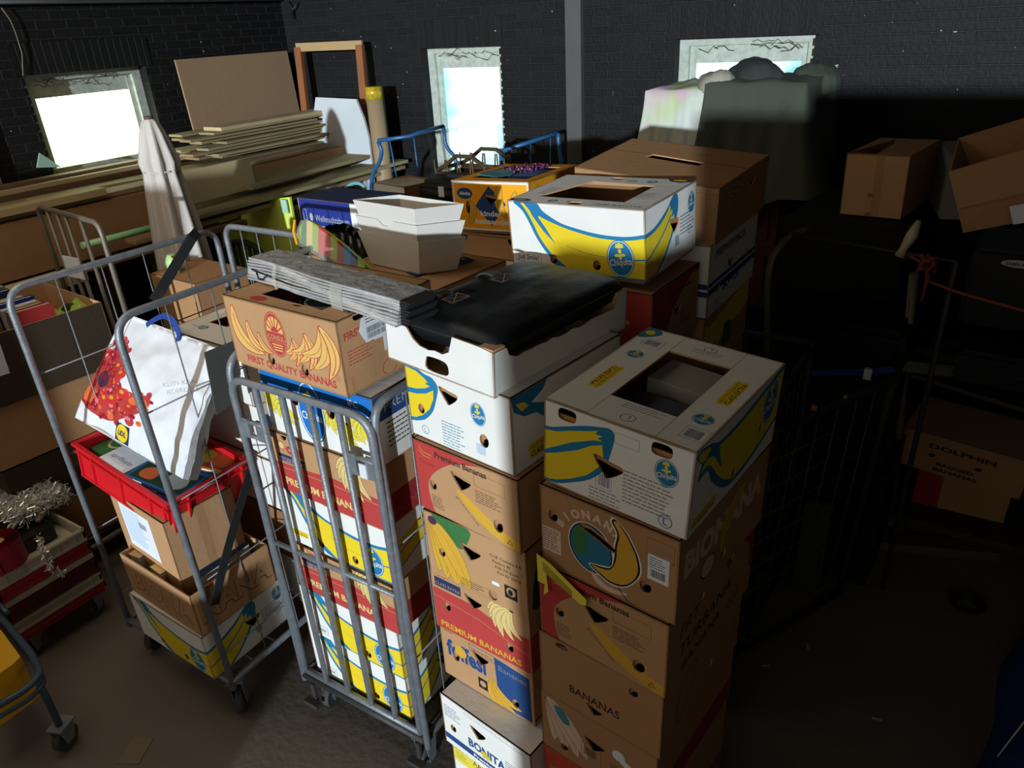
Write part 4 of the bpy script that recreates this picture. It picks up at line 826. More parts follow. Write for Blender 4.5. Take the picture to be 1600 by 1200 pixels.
def hoop(bm, a, b, z0, zt, r=.0125, rad=.09, lean=Vector()):
    a, b = Vector(a), Vector(b)
    tube(bm, fil([a+Vector((0, 0, z0)), a+lean+Vector((0, 0, zt)), b+lean+Vector((0, 0, zt)), b+Vector((0, 0, z0))], rad, 7), r, 10)
def mesh_side(t, a, b, z0, zt, nv, zs, r=.0028, lean=Vector(), nm='wire_grid', m=None):
    bm = new(); a, b = Vector(a), Vector(b)
    for k in range(1, nv+1):
        p = a.lerp(b, k/(nv+1)); tube(bm, [p+Vector((0, 0, z0)), p+lean+Vector((0, 0, zt))], r, 6)
    for z in zs:
        q = lean*((z-z0)/(zt-z0)); tube(bm, [a+q+Vector((0, 0, z)), b+q+Vector((0, 0, z))], r, 6)
    return link(nm, bm, m or MET(), t)
GC_ = None
# --- cage 1 : open front, holds the carrier bag and the red crate
x0, x1, y0, y1 = -3.0, -2.262, 1.165, 2.14; zt = H-.80; zd = H-2.40
t = thing('roll_cage', 'galvanised wire roll cage holding the carrier bag and the red crate', 'roll cage', (0, 0, 0))
for (a, b, ln_) in (((x1, y0, 0), (x1, y1-.04, 0), Vector((-.04, 0, 0))), ((x0, y0, 0), (x0, y1-.04, 0), Vector((0, 0, 0)))):
    bm = new(); hoop(bm, a, b, .16, zt, .0135, .085, ln_); f = link('side_frame', bm, MET(), t)
    mesh_side(f, a, b, .2, zt, 4, [H-v for v in (1.15, 1.52, 1.90, 2.27)], .003, ln_)
bm = new(); hoop(bm, (x0+.02, y1, 0), (x1-.06, y1, 0), .16, zt+.01, .0135, .07); f = link('back_frame', bm, MET(), t)
mesh_side(f, (x0+.02, y1, 0), (x1-.06, y1, 0), .2, zt, 5, [H-v for v in (1.12, 1.5, 1.9)], .003)
bm = new()
for p, q in (((x0, y0), (x1, y0)), ((x0, y1), (x1, y1)), ((x0, y0), (x0, y1)), ((x1, y0), (x1, y1))): tube(bm, [(p[0], p[1], zd-.02), (q[0], q[1], zd-.02)], .016, 8)
for k in range(1, 8): tube(bm, [(x0, y0+(y1-y0)*k/8, zd-.012), (x1, y0+(y1-y0)*k/8, zd-.012)], .006, 6)
link('deck_frame', bm, MET(), t)
for x, y, a in ((x0+.05, y0+.06, .5), (x1-.02, y0+.03, .75), (x0+.05, y1-.08, 0), (x1-.06, y1-.08, .2)): castor(t, x, y, zd-.03, .06, a)
bm = new()
pl = at(292, 610, x=x1+.004); tube(bm, [pl, pl+Vector((0, .0, .02))], .002, 4)
bm.free(); bm = new()
A_ = [at(316, 550, x=x1-.0), at(366, 530, x=x1-.0), at(372, 622, x=x1-.0), at(335, 648, x=x1-.0)]
v1 = [bm.verts.new(p+Vector((.012, 0, 0))) for p in A_]; v2 = [bm.verts.new(p+Vector((.009, 0, 0))) for p in A_]
bm.faces.new(v1); bm.faces.new(v2[::-1])
for i in range(4): bm.faces.new((v1[i], v2[i], v2[(i+1) % 4], v1[(i+1) % 4]))
link('sign_plate', bm, nmat('grey_sheet_steel', (96, 98, 94), rough=.5, metal=.3, var=.2), t)
def strap(name, pts, w, th, mat, label, cat='strap', up=(0, 0, 1), parent=None):
    bm = new(); pts = [Vector(p) for p in pts]; L = []; up = Vector(up)
    for i, p in enumerate(pts):
        d = (pts[min(i+1, len(pts)-1)]-pts[max(i-1, 0)]).normalized(); s = d.cross(up).normalized()*w/2; n = d.cross(s).normalized()*th/2
        L.append([bm.verts.new(p+s+n), bm.verts.new(p-s+n), bm.verts.new(p-s-n), bm.verts.new(p+s-n)])
    for a, b in zip(L, L[1:]):
        for k in range(4): bm.faces.new((a[k], a[(k+1) % 4], b[(k+1) % 4], b[k]))
    bm.faces.new(L[0]); bm.faces.new(L[-1][::-1]); o = link(name, bm, mat, parent)
    return tag(o, label, cat) if label else o
webm = nmat('black_webbing', (22, 21, 22), rough=.9, var=.2, scale=60)
strap('tension_strap', [at(309, 362, x=x0+.03), at(300, 372, x=x0+.05), at(252, 452, x=-2.95), at(240, 470, x=-2.96)], .045, .003, webm, 'black webbing strap hanging inside the wire cage near the white parasol', up=(1, 0, .3))
strap('tension_strap', [at(392, 735, x=x1+.02), at(372, 800, x=x1+.022), at(350, 880, x=x1+.02), at(344, 905, x=x1+.02), at(336, 945, x=x1+.02)], .040, .003, webm, 'black webbing strap running down outside the cage by the lettered brown tray', up=(1, 0, 0))
# --- cage 2 : barred front gate
zd2 = H-2.405
t = thing('roll_cage', 'galvanised roll cage with vertical front bars around the banana boxes', 'roll cage', (0, 0, 0))
gx0, gx1 = -2.030, -1.385; gy = 1.355
bm = new(); a, b = Vector((gx0+.015, gy, 0)), Vector((gx1-.015, gy, 0)); ln_ = Vector((.03, -.04, 0)); zg = H-1.005
hoop(bm, a, b, zd2+.01, zg, .0135, .075, ln_); tube(bm, [a+Vector((0, 0, zd2+.01)), b+Vector((0, 0, zd2+.01))], .0135, 8)
g = link('front_gate', bm, MET(), t)
for k in range(1, 5):
    p = a.lerp(b, k/5); bm = new()
    zt_ = zg-.002
    tube(bm, [p+Vector((0, 0, zd2+.01)), p+ln_+Vector((0, 0, zt_))], .0115, 8); link('bar', bm, MET(), g)
for za in (H-1.165, H-1.222):
    q = ln_*((za-zd2)/(zg-zd2))
    for (s0, s1) in ((0, .2), (.8, 1.0)): bm = new(); tube(bm, [a.lerp(b, s0)+q+Vector((0, 0, za)), a.lerp(b, s1)+q+Vector((0, 0, za))], .008, 6); link('latch_rail', bm, MET(), g)
za = H-1.70; q = ln_*((za-zd2)/(zg-zd2)); bm = new(); tube(bm, [a+q+Vector((0, 0, za)), b+q+Vector((0, 0, za))], .0095, 8); link('cross_bar', bm, MET(), g)
for s0 in (.045, .16, .84, .955):
    bm = new(); box(bm, a.lerp(b, s0)+ln_*.9+Vector((0, 0, H-1.19)), (.035, .012, .075)); link('latch_bracket', bm, MET(), g)
bm = new(); box(bm, a.lerp(b, .915)+ln_*.9+Vector((0, -.008, H-1.20)), (.028, .006, .05)); link('latch_plate', bm, nmat('bare_light_metal', (220, 222, 222), rough=.4), g)
y2 = 2.00
for xx, dx in ((gx0-.005, 0.0), (gx1+.012, .0)):
    bm = new(); aa, bb = (xx, gy, 0), (xx, y2, 0); zz = H-(.945 if dx == 0 and xx < -1.8 else .975); hoop(bm, aa, bb, .16, zz, .0135, .08, Vector((.03*(xx < -1.8)-.0, -.02, 0)))
    f = link('side_frame', bm, MET(), t); mesh_side(f, aa, bb, .22, zz, 4, [H-1.5, H-2.0], .003)
bm = new()
for p, q in (((gx0, gy), (gx1, gy)), ((gx0, y2), (gx1, y2)), ((gx0, gy), (gx0, y2)), ((gx1, gy), (gx1, y2))): tube(bm, [(p[0], p[1], zd2-.025), (q[0], q[1], zd2-.025)], .017, 8)
bbox(bm, (gx0+.02, gy+.02, zd2-.012), (gx1-.02, y2-.02, zd2)); link('deck_frame', bm, DMET(), t)
for x, y, a_ in ((gx0+.07, gy+.06, .2), (gx1-.03, gy+.03, .1), (gx0+.06, y2-.08, 0), (gx1-.05, y2-.08, .2)): castor(t, x, y, zd2-.035, .055, a_)
for x, y in ((gx0+.05, gy-.03), (gx1-.03, gy-.03)):
    bm = new(); box(bm, (x, y, .075), (.075, .03, .02)); box(bm, (x, y+.02, .12), (.02, .012, .10)); link('brake_pedal', bm, DMET(), t)
# contents of cage 1
carton('banana_box', 'white banana box with yellow bananas at the bottom of the wire cage', 'cardboard box', V(-2.80, 1.125, -2.372), 0, (.50, .42, .236), dict(front=yl_front(.50, .236, extra=None), right=yl_side(.42, .236), top=([], [])), 'white', None, rot3(-.014, .015, .022))
lt = ([], [])
bw_, bd_, bh_ = .499, .37, .205
def outl(s, u, v, size, wid, k='kraft'):
    return tx(s, u, v, size, 'ink', wid=wid, bold=.055)+tx(s, u+.0015, v+.0015, size, k, wid=wid-.003, bold=.035)
carton('open_tray', 'open brown cardboard tray with large outlined lettering, filled with papers', 'cardboard box', V(-2.785, 1.140, -2.130), 0, (bw_, bd_, bh_),
    dict(front=(outl('BIONA', .05, .05, .13, .42), []), right=(outl('NANA', .02, .05, .13, .34), [])), 'kraft', None, rot3(-.044, .012, .008), skip=('top',), part='tray_wall')
lb = carton('cardboard_box', 'plain brown cardboard box with a white shipping label, under the red crate', 'cardboard box', V(-2.83, 1.20, -2.035), -.09, (.43, .30, .385), dict(front=([(rc(.06, .13, .30, .345), 'label')]+fine(.075, .325, .18, 14, .0125, 'lblue', 4)+bar(.2, .27, .06, .03, 'navy'), []), right=([(rc(.13, 0, .17, .38), 'kraft2')], [])), 'kraft', tray=False)
def flat_book(name, label, p, yaw, w, d, h, cover, prints, cat='book', group=None, tilt=(0, 0)):
    t_ = thing(name, label, cat, p, yaw, group, rot3(yaw, *tilt)); bm = new(); mats = []
    panel(bm, mats, (0, 0, h), (1, 0, 0), (0, 1, 0), w, d, prints, [], cover, thick=.002, inner=cover)
    panel(bm, mats, (0, 0, .002), (1, 0, 0), (0, 1, 0), w, d, [], [], cover, thick=.002, inner=cover)
    bbox(bm, (0, 0, 0), (w, .002, h), mi=0) if False else panel(bm, mats, (0, 0, 0), (0, 1, 0), (0, 0, 1), .001, h, [], [], cover, inner=cover)
    link('cover', bm, mats, t_)
    bm = new(); bbox(bm, (.004, .003, .003), (w-.004, d-.003, h-.003)); link('pages', bm, nmat('paper_pages', (205, 198, 180), rough=.9), t_)
    return t_
for i, (lb_, x, y, a_, w_, d_, c_) in enumerate((('brown paper-backed book standing askew in the outlined-lettering tray', -2.76, 1.16, .1, .07, .2, 'lkraft'), ('cream paper pad in the outlined-lettering tray', -2.60, 1.155, -.1, .08, .03, 'cream'), ('dark blue folder at the back of the outlined-lettering tray', -2.40, 1.22, .0, .05, .24, 'navy'))):
    flat_book('book', lb_, V(x, y, -2.105), a_, w_, d_, .17, c_, [])
# red crate
def crate():
    w, d, h = .60, .385, .17
    t_ = thing('plastic_crate', 'red plastic crate full of books standing tilted on the brown box', 'crate', V(-2.985, 1.172, -1.618), 0, None, rot3(-.001, -.032, .190))
    m = nmat('red_crate_plastic', (206, 26, 34), rough=.42, var=.06, spec=.5); bm = new(); th = .004; ins = .014
    lo, hi = ins, h-.016
    def pnl(O, U, w_, hol): panel(bm, [], O, U, (0, 0, 1), w_, h-.02, [], hol, 'red')
    bm.free(); bm = new(); mats = [m]
    def pw(O, U, L, hol):
        k = len(mats); vv, ff = cdt(L, h-.012, [], hol); O, U = Vector(O), Vector(U); N = U.cross(Vector((0, 0, 1)))
        A = [bm.verts.new(O+U*q[0]+Vector((0, 0, q[1]))) for q in vv]; B = [bm.verts.new(O+U*q[0]+Vector((0, 0, q[1]))-N*th) for q in vv]; ec = set()
        for f, _ in ff:
            bm.faces.new([A[i] for i in f]); bm.faces.new([B[i] for i in reversed(f)])
            for a, b in zip(f, list(f[1:])+[f[0]]): ec.add((a, b))
        for a, b in ec:
            if (b, a) not in ec: bm.faces.new((A[a], B[a], B[b], A[b]))
    hs = lambda L: [rc(L/2-.15, h-.035, L/2-.03, h-.028), rc(L/2+.0, h-.035, L/2+.09, h-.028), rc(.08, h-.035, .13, h-.028)]
    pw((ins, ins, 0), (1, 0, 0), w-2*ins, hs(w-2*ins)); pw((w-ins, ins, 0), (0, 1, 0), d-2*ins, [sp([(.14, h-.055), (.24, h-.055), (.24, h-.03), (.14, h-.03)], 2), rc(.06, h-.05, .09, h-.035)])
    pw((w-ins, d-ins, 0), (-1, 0, 0), w-2*ins, []); pw((ins, d-ins, 0), (0, -1, 0), d-2*ins, [])
    bbox(bm, (ins, ins, 0), (w-ins, d-ins, .005))
    for z0_, z1_, e in ((h-.012, h, 0), (h-.045, h-.038, .004), (.0, .012, .010)):      # rim, rib, foot
        for p in (((e, e), (w-e, ins+.003)), ((e, d-ins-.003), (w-e, d-e)), ((e, ins), (ins+.003, d-ins)), ((w-ins-.003, ins), (w-e, d-ins))): bbox(bm, (*p[0], z0_), (*p[1], z1_))
    link('crate_body', bm, mats, t_)
    for lo, hi in [((x-.004, .004, .012), (x+.004, ins, h-.012)) for x in (.03, .115, .3, .485, .57)]+[((w-ins, y-.004, .012), (w-.004, y+.004, h-.012)) for y in (.03, .10, .285, .355)]:
        bm = new(); bbox(bm, lo, hi); link('rib', bm, m, t_)
    return t_
CR_ = crate()
Mc = Matrix.Translation(CR_.location) @ CR_.rotation_euler.to_matrix().to_4x4()
def in_crate(x, y, z): return Mc @ Vector((x, y, z))
bk = [('book', 'blue-framed picture book with a green cover and a pale flower, in the red crate', (.30, .03, .128), .18, .27, .21, .014, 'bblue', [(rc(.01, .01, .26, .15), 'dgreen'), (sp([(.15, .04), (.2, .02), (.24, .05), (.23, .1), (.19, .13), (.15, .11), (.14, .07)], 3), 'lgrey'), (sp([(.04, .03), (.1, .03), (.1, .08), (.06, .1), (.03, .07)], 3), 'carrot')]+tx('De mooi', .02, .165, .03, 'white', wid=.12)),
    ('book', 'orange and red illustrated book in the far corner of the red crate', (.38, .20, .140), .35, .22, .16, .016, 'ored', [(sp([(.02, .02), (.1, .03), (.14, .1), (.05, .13)], 3), 'gold'), (sp([(.12, .05), (.2, .04), (.2, .12), (.14, .13)], 3), 'carrot'), (rc(0, 0, .22, .012), 'yellow')]),
    ('book', 'pale booklet with red and black title in the right corner of the red crate', (.50, .11, .122), .15, .09, .15, .010, 'label', tx('NT ETTEN', .008, .03, .018, 'ink', wid=.07)+[(rc(.01, .08, .07, .12), 'dred')]),
    ('book', 'white paperback with grey title at the left front of the red crate', (.12, .025, .118), .02, .16, .12, .018, 'label', tx('aprilfeelin', .02, .05, .035, 'purple', wid=.12)),
    ('book', 'green patterned booklet beneath the carrier bag in the red crate', (.025, .06, .110), .0, .10, .22, .015, 'green', [(el(.05, .11, .04, .06), 'cream'), (el(.05, .11, .035, .05), 'green')]),
    ('book', 'brown-covered stack of pages along the front of the red crate', (.20, .02, .095), .0, .30, .10, .02, 'dred', []),
    ('book', 'dark blue book lying under the picture book in the red crate', (.30, .03, .100), .1, .26, .22, .022, 'navy', tx('Monica', .1, .01, .02, 'white'))]
for nm, lb_, p, a_, w_, d_, h_, c_, pr_ in bk: flat_book(nm, lb_, in_crate(*p), a_-.0, w_, d_, h_, c_, pr_, tilt=(-.03, .19), group='books lying in the red crate')
bm = new(); bbox(bm, (.03, .03, .008), (.57, .35, .09)); o = link('book_pile', bm, nmat('mixed_book_edges', (120, 104, 88), var=.5, scale=20)); o.matrix_world = Mc
tag(o, 'layer of closely packed books filling the bottom of the red crate', 'books', kind='stuff')
# carrier bag with fruit print
def carrier():
    C = [at(118, 640, y=1.30), at(330, 700, y=1.32), at(372, 575, y=1.62), at(205, 487, y=1.62)]   # bl, br, tr, tl of the printed face
    C[0] = at(116, 652, y=1.30); C[1] = at(284, 748, y=1.20); C[2] = at(352, 548, y=1.55); C[3] = at(193, 488, y=1.62)
    t_ = thing('carrier_bag', 'white carrier bag with a heart of red fruit and vegetables, lying on the red crate', 'bag', C[0])
    O = C[0]; rd = random.Random(11); lay = []
    px = lambda x, y: None
    # the fruit picture: a heart of round fruits in (s, t) of the face, one unit = .5 m
    W_, H_ = .50, .42; SH = lambda p: [(-.022+(a-.03)*1.32, .035+(b-.06)*1.0) for a, b in p]
    def inside(s, q): return any((s-a)**2/(ra*ra)+(q-b)**2/(rb*rb) < 1 for a, b, ra, rb in ((.22, .60, .15, .24), (.27, .36, .20, .20), (.42, .33, .17, .15), (.52, .44, .10, .10)))
    cols = ['cherry', 'red', 'apple', 'cred', 'dred', 'cherry', 'pink', 'carrot', 'cred']
    s = .06
    pts = []
    lay.append((sp([(u*W_, v*H_) for u, v in ((.10, .30), (.13, .2), (.3, .17), (.45, .24), (.58, .38), (.60, .50), (.50, .48), (.42, .44), (.38, .56), (.34, .72), (.27, .82), (.17, .76), (.09, .55))], 4), 'cred'))
    for i in range(330):
        s_, q_ = rd.uniform(.06, .64), rd.uniform(.14, .86)
        if inside(s_, q_):
            r = rd.choice((.006, .007, .009, .012, .016)); c = rd.choice(cols[:6] if q_ > .5 else cols)
            lay.append((el(s_*W_, q_*H_, r, r*.95, rd.random()*3, 9), c))
            if r > .008: lay.append((el(s_*W_-r*.25, q_*H_+r*.3, r*.35, n=6), rd.choice(('pink', 'carrot', 'cred'))))
    for k in range(5): lay.append((el((.11+.018*k)*W_, .30*H_, .006, .03, .1-.06*k, 9), 'carrot'))
    lay.append((el(.20*W_, .47*H_, .034, .032, 0, 18), 'purple')); lay.append((el(.195*W_, .49*H_, .016, .013, 0, 10), 'cherry'))
    for (a, b) in ((.36, .36), (.29, .33), (.43, .44), (.30, .62), (.37, .58)): lay += [(el(a*W_, b*H_, .019, .018, 0, 12), 'apple'), (el(a*W_-.004, b*H_+.004, .009, .007, 0, 8), 'gold')]
    for (a, b) in ((.52, .47), (.56, .44), (.50, .42), (.58, .40)): lay.append((el(a*W_, b*H_, .014, .013, 0, 12), 'carrot'))
    lay = [(SH(p), m) for p, m in lay]
    lay += [(rc(.44*W_, .02*H_, .58*W_, .16*H_), 'navy'), (el(.51*W_, .09*H_, .031, .028), 'yellow')]+tx('LiDL', .51*W_, .07*H_, .022, 'navy', bold=.05, ctr=True, wid=.042)
    lay += tx('KLEIN KAN', .72*W_, .56*H_, .02, 'lgrey', .5, wid=.11)+tx('IEDEREEN', .76*W_, .52*H_, .02, 'lgrey', .5, wid=.10)
    nrm = ((C[1]-C[0]).cross(C[3]-C[0])).normalized()
    if nrm.y > 0: nrm = -nrm
    def W(s, q, off=0):
        p = C[0].lerp(C[1], s).lerp(C[3].lerp(C[2], s), q)
        N_ = lambda a, b, c: noise.noise(Vector((s*a+c, q*b, c)))
        b = .055*math.sin(PI*min(1, max(0, s)))*math.sin(PI*min(1, max(0, q)))+.020*N_(3.1, 2.3, 1.7)+.016*(.5-abs(N_(5.3, 4.1, 5.2)))*(.4+s)+.007*N_(14, 9, 3.3)*(.3+s)
        return p+nrm*(b+off)-O
    bm = new(); mats = []
    panel(bm, mats, (0, 0, 0), (1, 0, 0), (0, 1, 0), W_, H_, lay, [], 'bagw', thick=0, warp=lambda p, q: W(q[0]/W_, q[1]/H_), grid=.012)
    # gusset and back
    back = lambda s, q: W(s, q, 0)-nrm*(.02+.20*math.sin(PI*s)**.5*(1-.25*q)+.01*math.sin(13*s+7*q))
    n = 22; ms = len(mats); mats.append(nmat('woven_plastic_bag', (200, 200, 200), rough=.5, bump=.3, bscale=30, var=.08))
    g = [[bm.verts.new(back(i/n, j/n)) for j in range(n+1)] for i in range(n+1)]
    for i in range(n):
        for j in range(n): f = bm.faces.new((g[i][j], g[i][j+1], g[i+1][j+1], g[i+1][j])); f.material_index = ms; f.smooth = True
    for side in ('s0', 's1', 'q0'):
        A, B = [], []
        for k in range(n+1):
            s, q = (0, k/n) if side == 's0' else (1, k/n) if side == 's1' else (k/n, 0)
            A.append(bm.verts.new(W(s, q))); B.append(bm.verts.new(back(s, q)))
        for k in range(n): f = bm.faces.new((A[k], A[k+1], B[k+1], B[k])); f.material_index = ms; f.smooth = True
    link('bag_body', bm, mats, t_)
    for off, e in ((.006, 0), (-.10, -.02)):
        P = [W(.30, .965, off), W(.33, 1.03, off), W(.42, 1.10, off+.01+e), W(.55, 1.08, off+.01+e), W(.62, .99, off+e), W(.63, .93, off)]
        strap('handle', fil(P, .05, 4), .026, .002, nmat('blue_webbing', (24, 62, 140), rough=.7), None, up=nrm, parent=t_)
PAL['bagw'] = (222, 224, 228)
carrier()
# far box in cage 1 with loose books
(t3, op3) = rbox_top()
BBX = bx_('open white banana box with books, behind the carrier bag in the wire cage', (-2.80, 1.62, -1.33), -.03, (.50, .48, .24), ([], []), None, (yl_top(.50, .48, [(.1, .1), (.4, .1)])+sticker(.41, .07, .12, .03, 0)+chq(.13, .09, .026, 0, .8)+chq(.12, .36, .02, 0, .8), []), opening=[(.10, .14), (.40, .14), (.40, .40), (.11, .38)])
for i, (x, y, c_, lb_) in enumerate(((.12, .16, 'kraftd', 'brown book leaning in the open white box behind the carrier bag'), (.22, .18, 'lkraft', 'tan paperback in the open white box behind the carrier bag'), (.30, .16, 'navy', 'dark book with white spine in the open white box behind the carrier bag'))):
    flat_book('book', lb_, V(-2.80+x, 1.62+y, -1.16), .1*i, .09, .19, .03, c_, [(rc(.01, .02, .03, .17), 'label')], group=None)
for (z, hh) in ((-1.60, .26), (-1.86, .25), (-2.12, .25), (-2.372, .245)):
    bx_({-1.60: 'blue and white box with yellow bananas, upper at the rear of the wire cage', -1.86: 'dark blue PREMIUM box at the rear of the wire cage', -2.12: 'dark red-brown box at the rear of the wire cage', -2.372: 'blue and white box at the rear bottom of the wire cage'}[z],
        (-2.80, 1.64, z), -.02, (.48, .42, hh), ([], []), (([(rc(0, .1, .42, .2), 'dblue')]+tx('PREMIUM', .05, .12, .05, 'lgrey')+cluster(.3, .1, .08, 5, -2.5, -.8, 'gold', 'ink'), [RH(.1, .06)]) if z != -2.12 else ([(rc(0, 0, .42, .2), 'dred')], [])), base='white' if z != -2.12 else 'kraftd')
# things in the consul box
bm = new(); rd = random.Random(2)
gl = thing('sieve', 'clear plastic funnel lying in the brown first quality bananas box', 'funnel', V(-1.66, 1.50, -.80))
bm = new(); n = 24
for a, b, r0, r1 in ((0, .05, .012, .07),):
    A = [bm.verts.new((r0*math.cos(2*PI*k/n), r0*math.sin(2*PI*k/n), a)) for k in range(n)]; B = [bm.verts.new((r1*math.cos(2*PI*k/n), r1*math.sin(2*PI*k/n), b)) for k in range(n)]
    for k in range(n): bm.faces.new((A[k], A[(k+1) % n], B[(k+1) % n], B[k])).smooth = True
link('cone', bm, nmat('clear_plastic', (210, 220, 215), rough=.1, alpha=.35), gl)
bm = new(); tube(bm, [(.07*math.cos(2*PI*k/28), .07*math.sin(2*PI*k/28), .05) for k in range(28)], .004, 6, closed=True); link('rim', bm, nmat('clear_plastic_rim', (225, 230, 228), rough=.2), gl)
bm = new()
for k in range(260):
    p = Vector((-1.80+rd.uniform(0, .26), 1.40+rd.uniform(0, .22), H-.84+rd.uniform(0, .06))); d = Vector((rd.uniform(-1, 1), rd.uniform(-1, 1), rd.uniform(-.2, .8))).normalized(); s = d.cross(Vector((0, 0, 1))).normalized()*rd.uniform(.006, .012); L = rd.uniform(.03, .07)
    bm.faces.new([bm.verts.new(q) for q in (p-s*.2, p+d*L*.5-s, p+d*L, p+d*L*.5+s)])
tag(link('artificial_greenery', bm, nmat('plastic_leaves', (46, 84, 44), rough=.5, var=.4, scale=30)), 'dark green artificial leaves inside the brown first quality bananas box', 'greenery', kind='stuff')
# dark garments in the open back box, wallet and slate case in the open right box
bm = new()
for k, (x, yv, r) in enumerate(((-1.20, 2.32, .05), (-1.10, 2.34, .06), (-1.0, 2.36, .05))):
    t_ = None
bm.free()
for k, (x, lb_) in enumerate(((-1.17, 'black folded cloth on the left inside the open white back box'), (-1.05, 'black folded cloth in the middle of the open white back box'), (-.96, 'black folded cloth on the right inside the open white back box'))):
    bm = new(); tube(bm, [(x-.03, 2.20, H-.70), (x-.02, 2.26, H-.645), (x, 2.36, H-.635), (x+.01, 2.45, H-.66)], [.03, .045, .045, .03], 12)
    tag(link('folded_cloth', bm, nmat('black_cloth', (30, 27, 28), rough=.9, bump=.5, bscale=20)), lb_, 'cloth', 'black cloths in the open back box')
def R1p(x, y, z): return R1.matrix_world @ Vector((x, y, z)) if False else (Matrix.Translation(R1.location) @ R1.rotation_euler.to_matrix().to_4x4()) @ Vector((x, y, z))
def in_r1(name, lab, cat, lo, hi, mat, rz, bev=.012):
    bm = new(); bbox(bm, [-(b-a)/2 for a, b in zip(lo, hi)], [(b-a)/2 for a, b in zip(lo, hi)]); bmesh.ops.bevel(bm, geom=bm.edges[:]+bm.verts[:], offset=bev, segments=3, affect='EDGES')
    o = link(name, bm, mat); c = [(a+b)/2 for a, b in zip(lo, hi)]; o.location = R1p(*c); o.rotation_euler = rot3(-.109+rz, .02, .045); return tag(o, lab, cat)
in_r1('slate_case', 'dark grey flat plastic case inside the open box crowning the right stack', 'case', (.10, .10, .13), (.33, .27, .185), nmat('slate_plastic', (74, 76, 78), rough=.35, spec=.6), .02, .02)
in_r1('document_box', 'beige-grey cardboard document box inside the open box crowning the right stack', 'box', (.12, .29, .12), (.31, .42, .205), nmat('grey_board', (150, 142, 132), rough=.8), -.06, .003)
# ---------------------------------------------------------------- left side: timber, boards, parasol
wood = [nmat('pine_%d' % i, c, rough=.75, var=.18, scale=3, bump=.2, bscale=12) for i, c in enumerate(((156, 116, 78), (146, 120, 88), (182, 160, 120), (146, 134, 96), (116, 88, 62)))]
ldt = nmat('particle_board', (150, 122, 92), rough=.9, var=.14, scale=90, bump=.2, bscale=160)
def plank(lab, x, y0_, y1_, z, w, h, m, rz=0, tilt=0, cat='timber', grp=None, nm='timber_plank'):
    bm = new(); L = y1_-y0_; bbox(bm, (-w/2, -L/2, -h/2), (w/2, L/2, h/2)); bmesh.ops.bevel(bm, geom=bm.edges[:], offset=.002, segments=1, affect='EDGES')
    o = link(nm, bm, m); o.location = (x, (y0_+y1_)/2, H+z); o.rotation_euler = (tilt, 0, rz); return tag(o, lab, cat, grp)
gp = 'planks piled along the left wall'
# the rack they lie on
rk = thing('timber_rack', 'dark timber rack against the left wall carrying the planks', 'rack', (XL+.5, 3.2, 0))
for y in (-1.6, -.2, 1.2):
    bm = new(); bbox(bm, (-.42, y-.03, 0), (-.36, y+.03, H-1.30)); bbox(bm, (.34, y-.03, 0), (.40, y+.03, H-1.30)); bbox(bm, (-.45, y-.04, H-1.36), (.45, y+.04, H-1.29)); link('trestle', bm, wood[4], rk)
plank('broad orange-brown beam, the big one below the left window', -5.02, 1.0, 5.05, -1.115, .09, .34, wood[0], 0, 0, grp=None)
plank('long pale batten lying on the broad beam, topmost under the window', -5.55, 1.2, 5.0, -.86, .05, .03, wood[2], .01)
plank('grey-brown plank behind the broad beam, beneath the window sill', -5.35, 1.0, 5.1, -.92, .22, .03, wood[3], -.01)
plank('wide brown plank lying flat on top of the broad beam', -5.13, 1.1, 4.9, -.925, .20, .03, wood[1], .01)
plank('short pale plank on the broad beam at the left edge', -5.0, 1.2, 2.72, -.88, .12, .045, wood[2], .0)
plank('thin slanting lath crossing the planks under the window', -5.05, 2.3, 3.5, -.865, .03, .012, wood[2], -.14)
plank('dark plank at the very back of the pile against the left wall', -5.75, 1.0, 5.2, -.90, .10, .12, wood[4])
plank('lower brown plank at the foot of the broad beam', -4.98, 1.1, 5.0, -1.33, .12, .04, wood[1])
plank('square white-sided beam sticking out below the broad beam at the left', -4.55, .9, 2.22, -1.245, .10, .085, wood[2], .02)
for k in range(16):
    z = -.885+.027*(k % 8); plank(['pale plank with ragged end in the corner pile, lower row', 'pale plank with ragged end in the corner pile, upper row'][k > 7], -5.44+.17*(k // 8)+.03*math.sin(k*2.3), 3.75+.15*math.sin(k*1.7), 5.18+.16*math.sin(k*3.1)-.03*(k % 8), z+.02, .18-.02*(k % 3), .018, wood[(k*2+1) % 4], .030*math.sin(k*1.3), 0, grp=gp)
plank('top pale plank in the corner pile, its end near the wooden frame', -5.30, 3.9, 5.20, -.655, .22, .03, wood[2])
plank('sheet of raw chipboard sticking out of the corner pile towards the room', -4.82, 3.62, 5.05, -1.02, .34, .03, wood[3], .04)
plank('broad board edge running beneath the corner pile', -4.66, 3.0, 5.30, -1.10, .30, .028, wood[3], -.01)
plank('long thin board under the corner pile, above the green sheet', -4.62, 2.6, 5.32, -1.16, .12, .03, wood[1])
bm = new(); bbox(bm, (0, 0, 0), (.02, .60, .22)); o = link('offcut_panel', bm, wood[2]); o.location = (-4.70, 3.12, H-1.04); o.rotation_euler = (0, -.10, 0); tag(o, 'knotty offcut panel leaning on the front of the plank pile beside the parasol', 'timber')
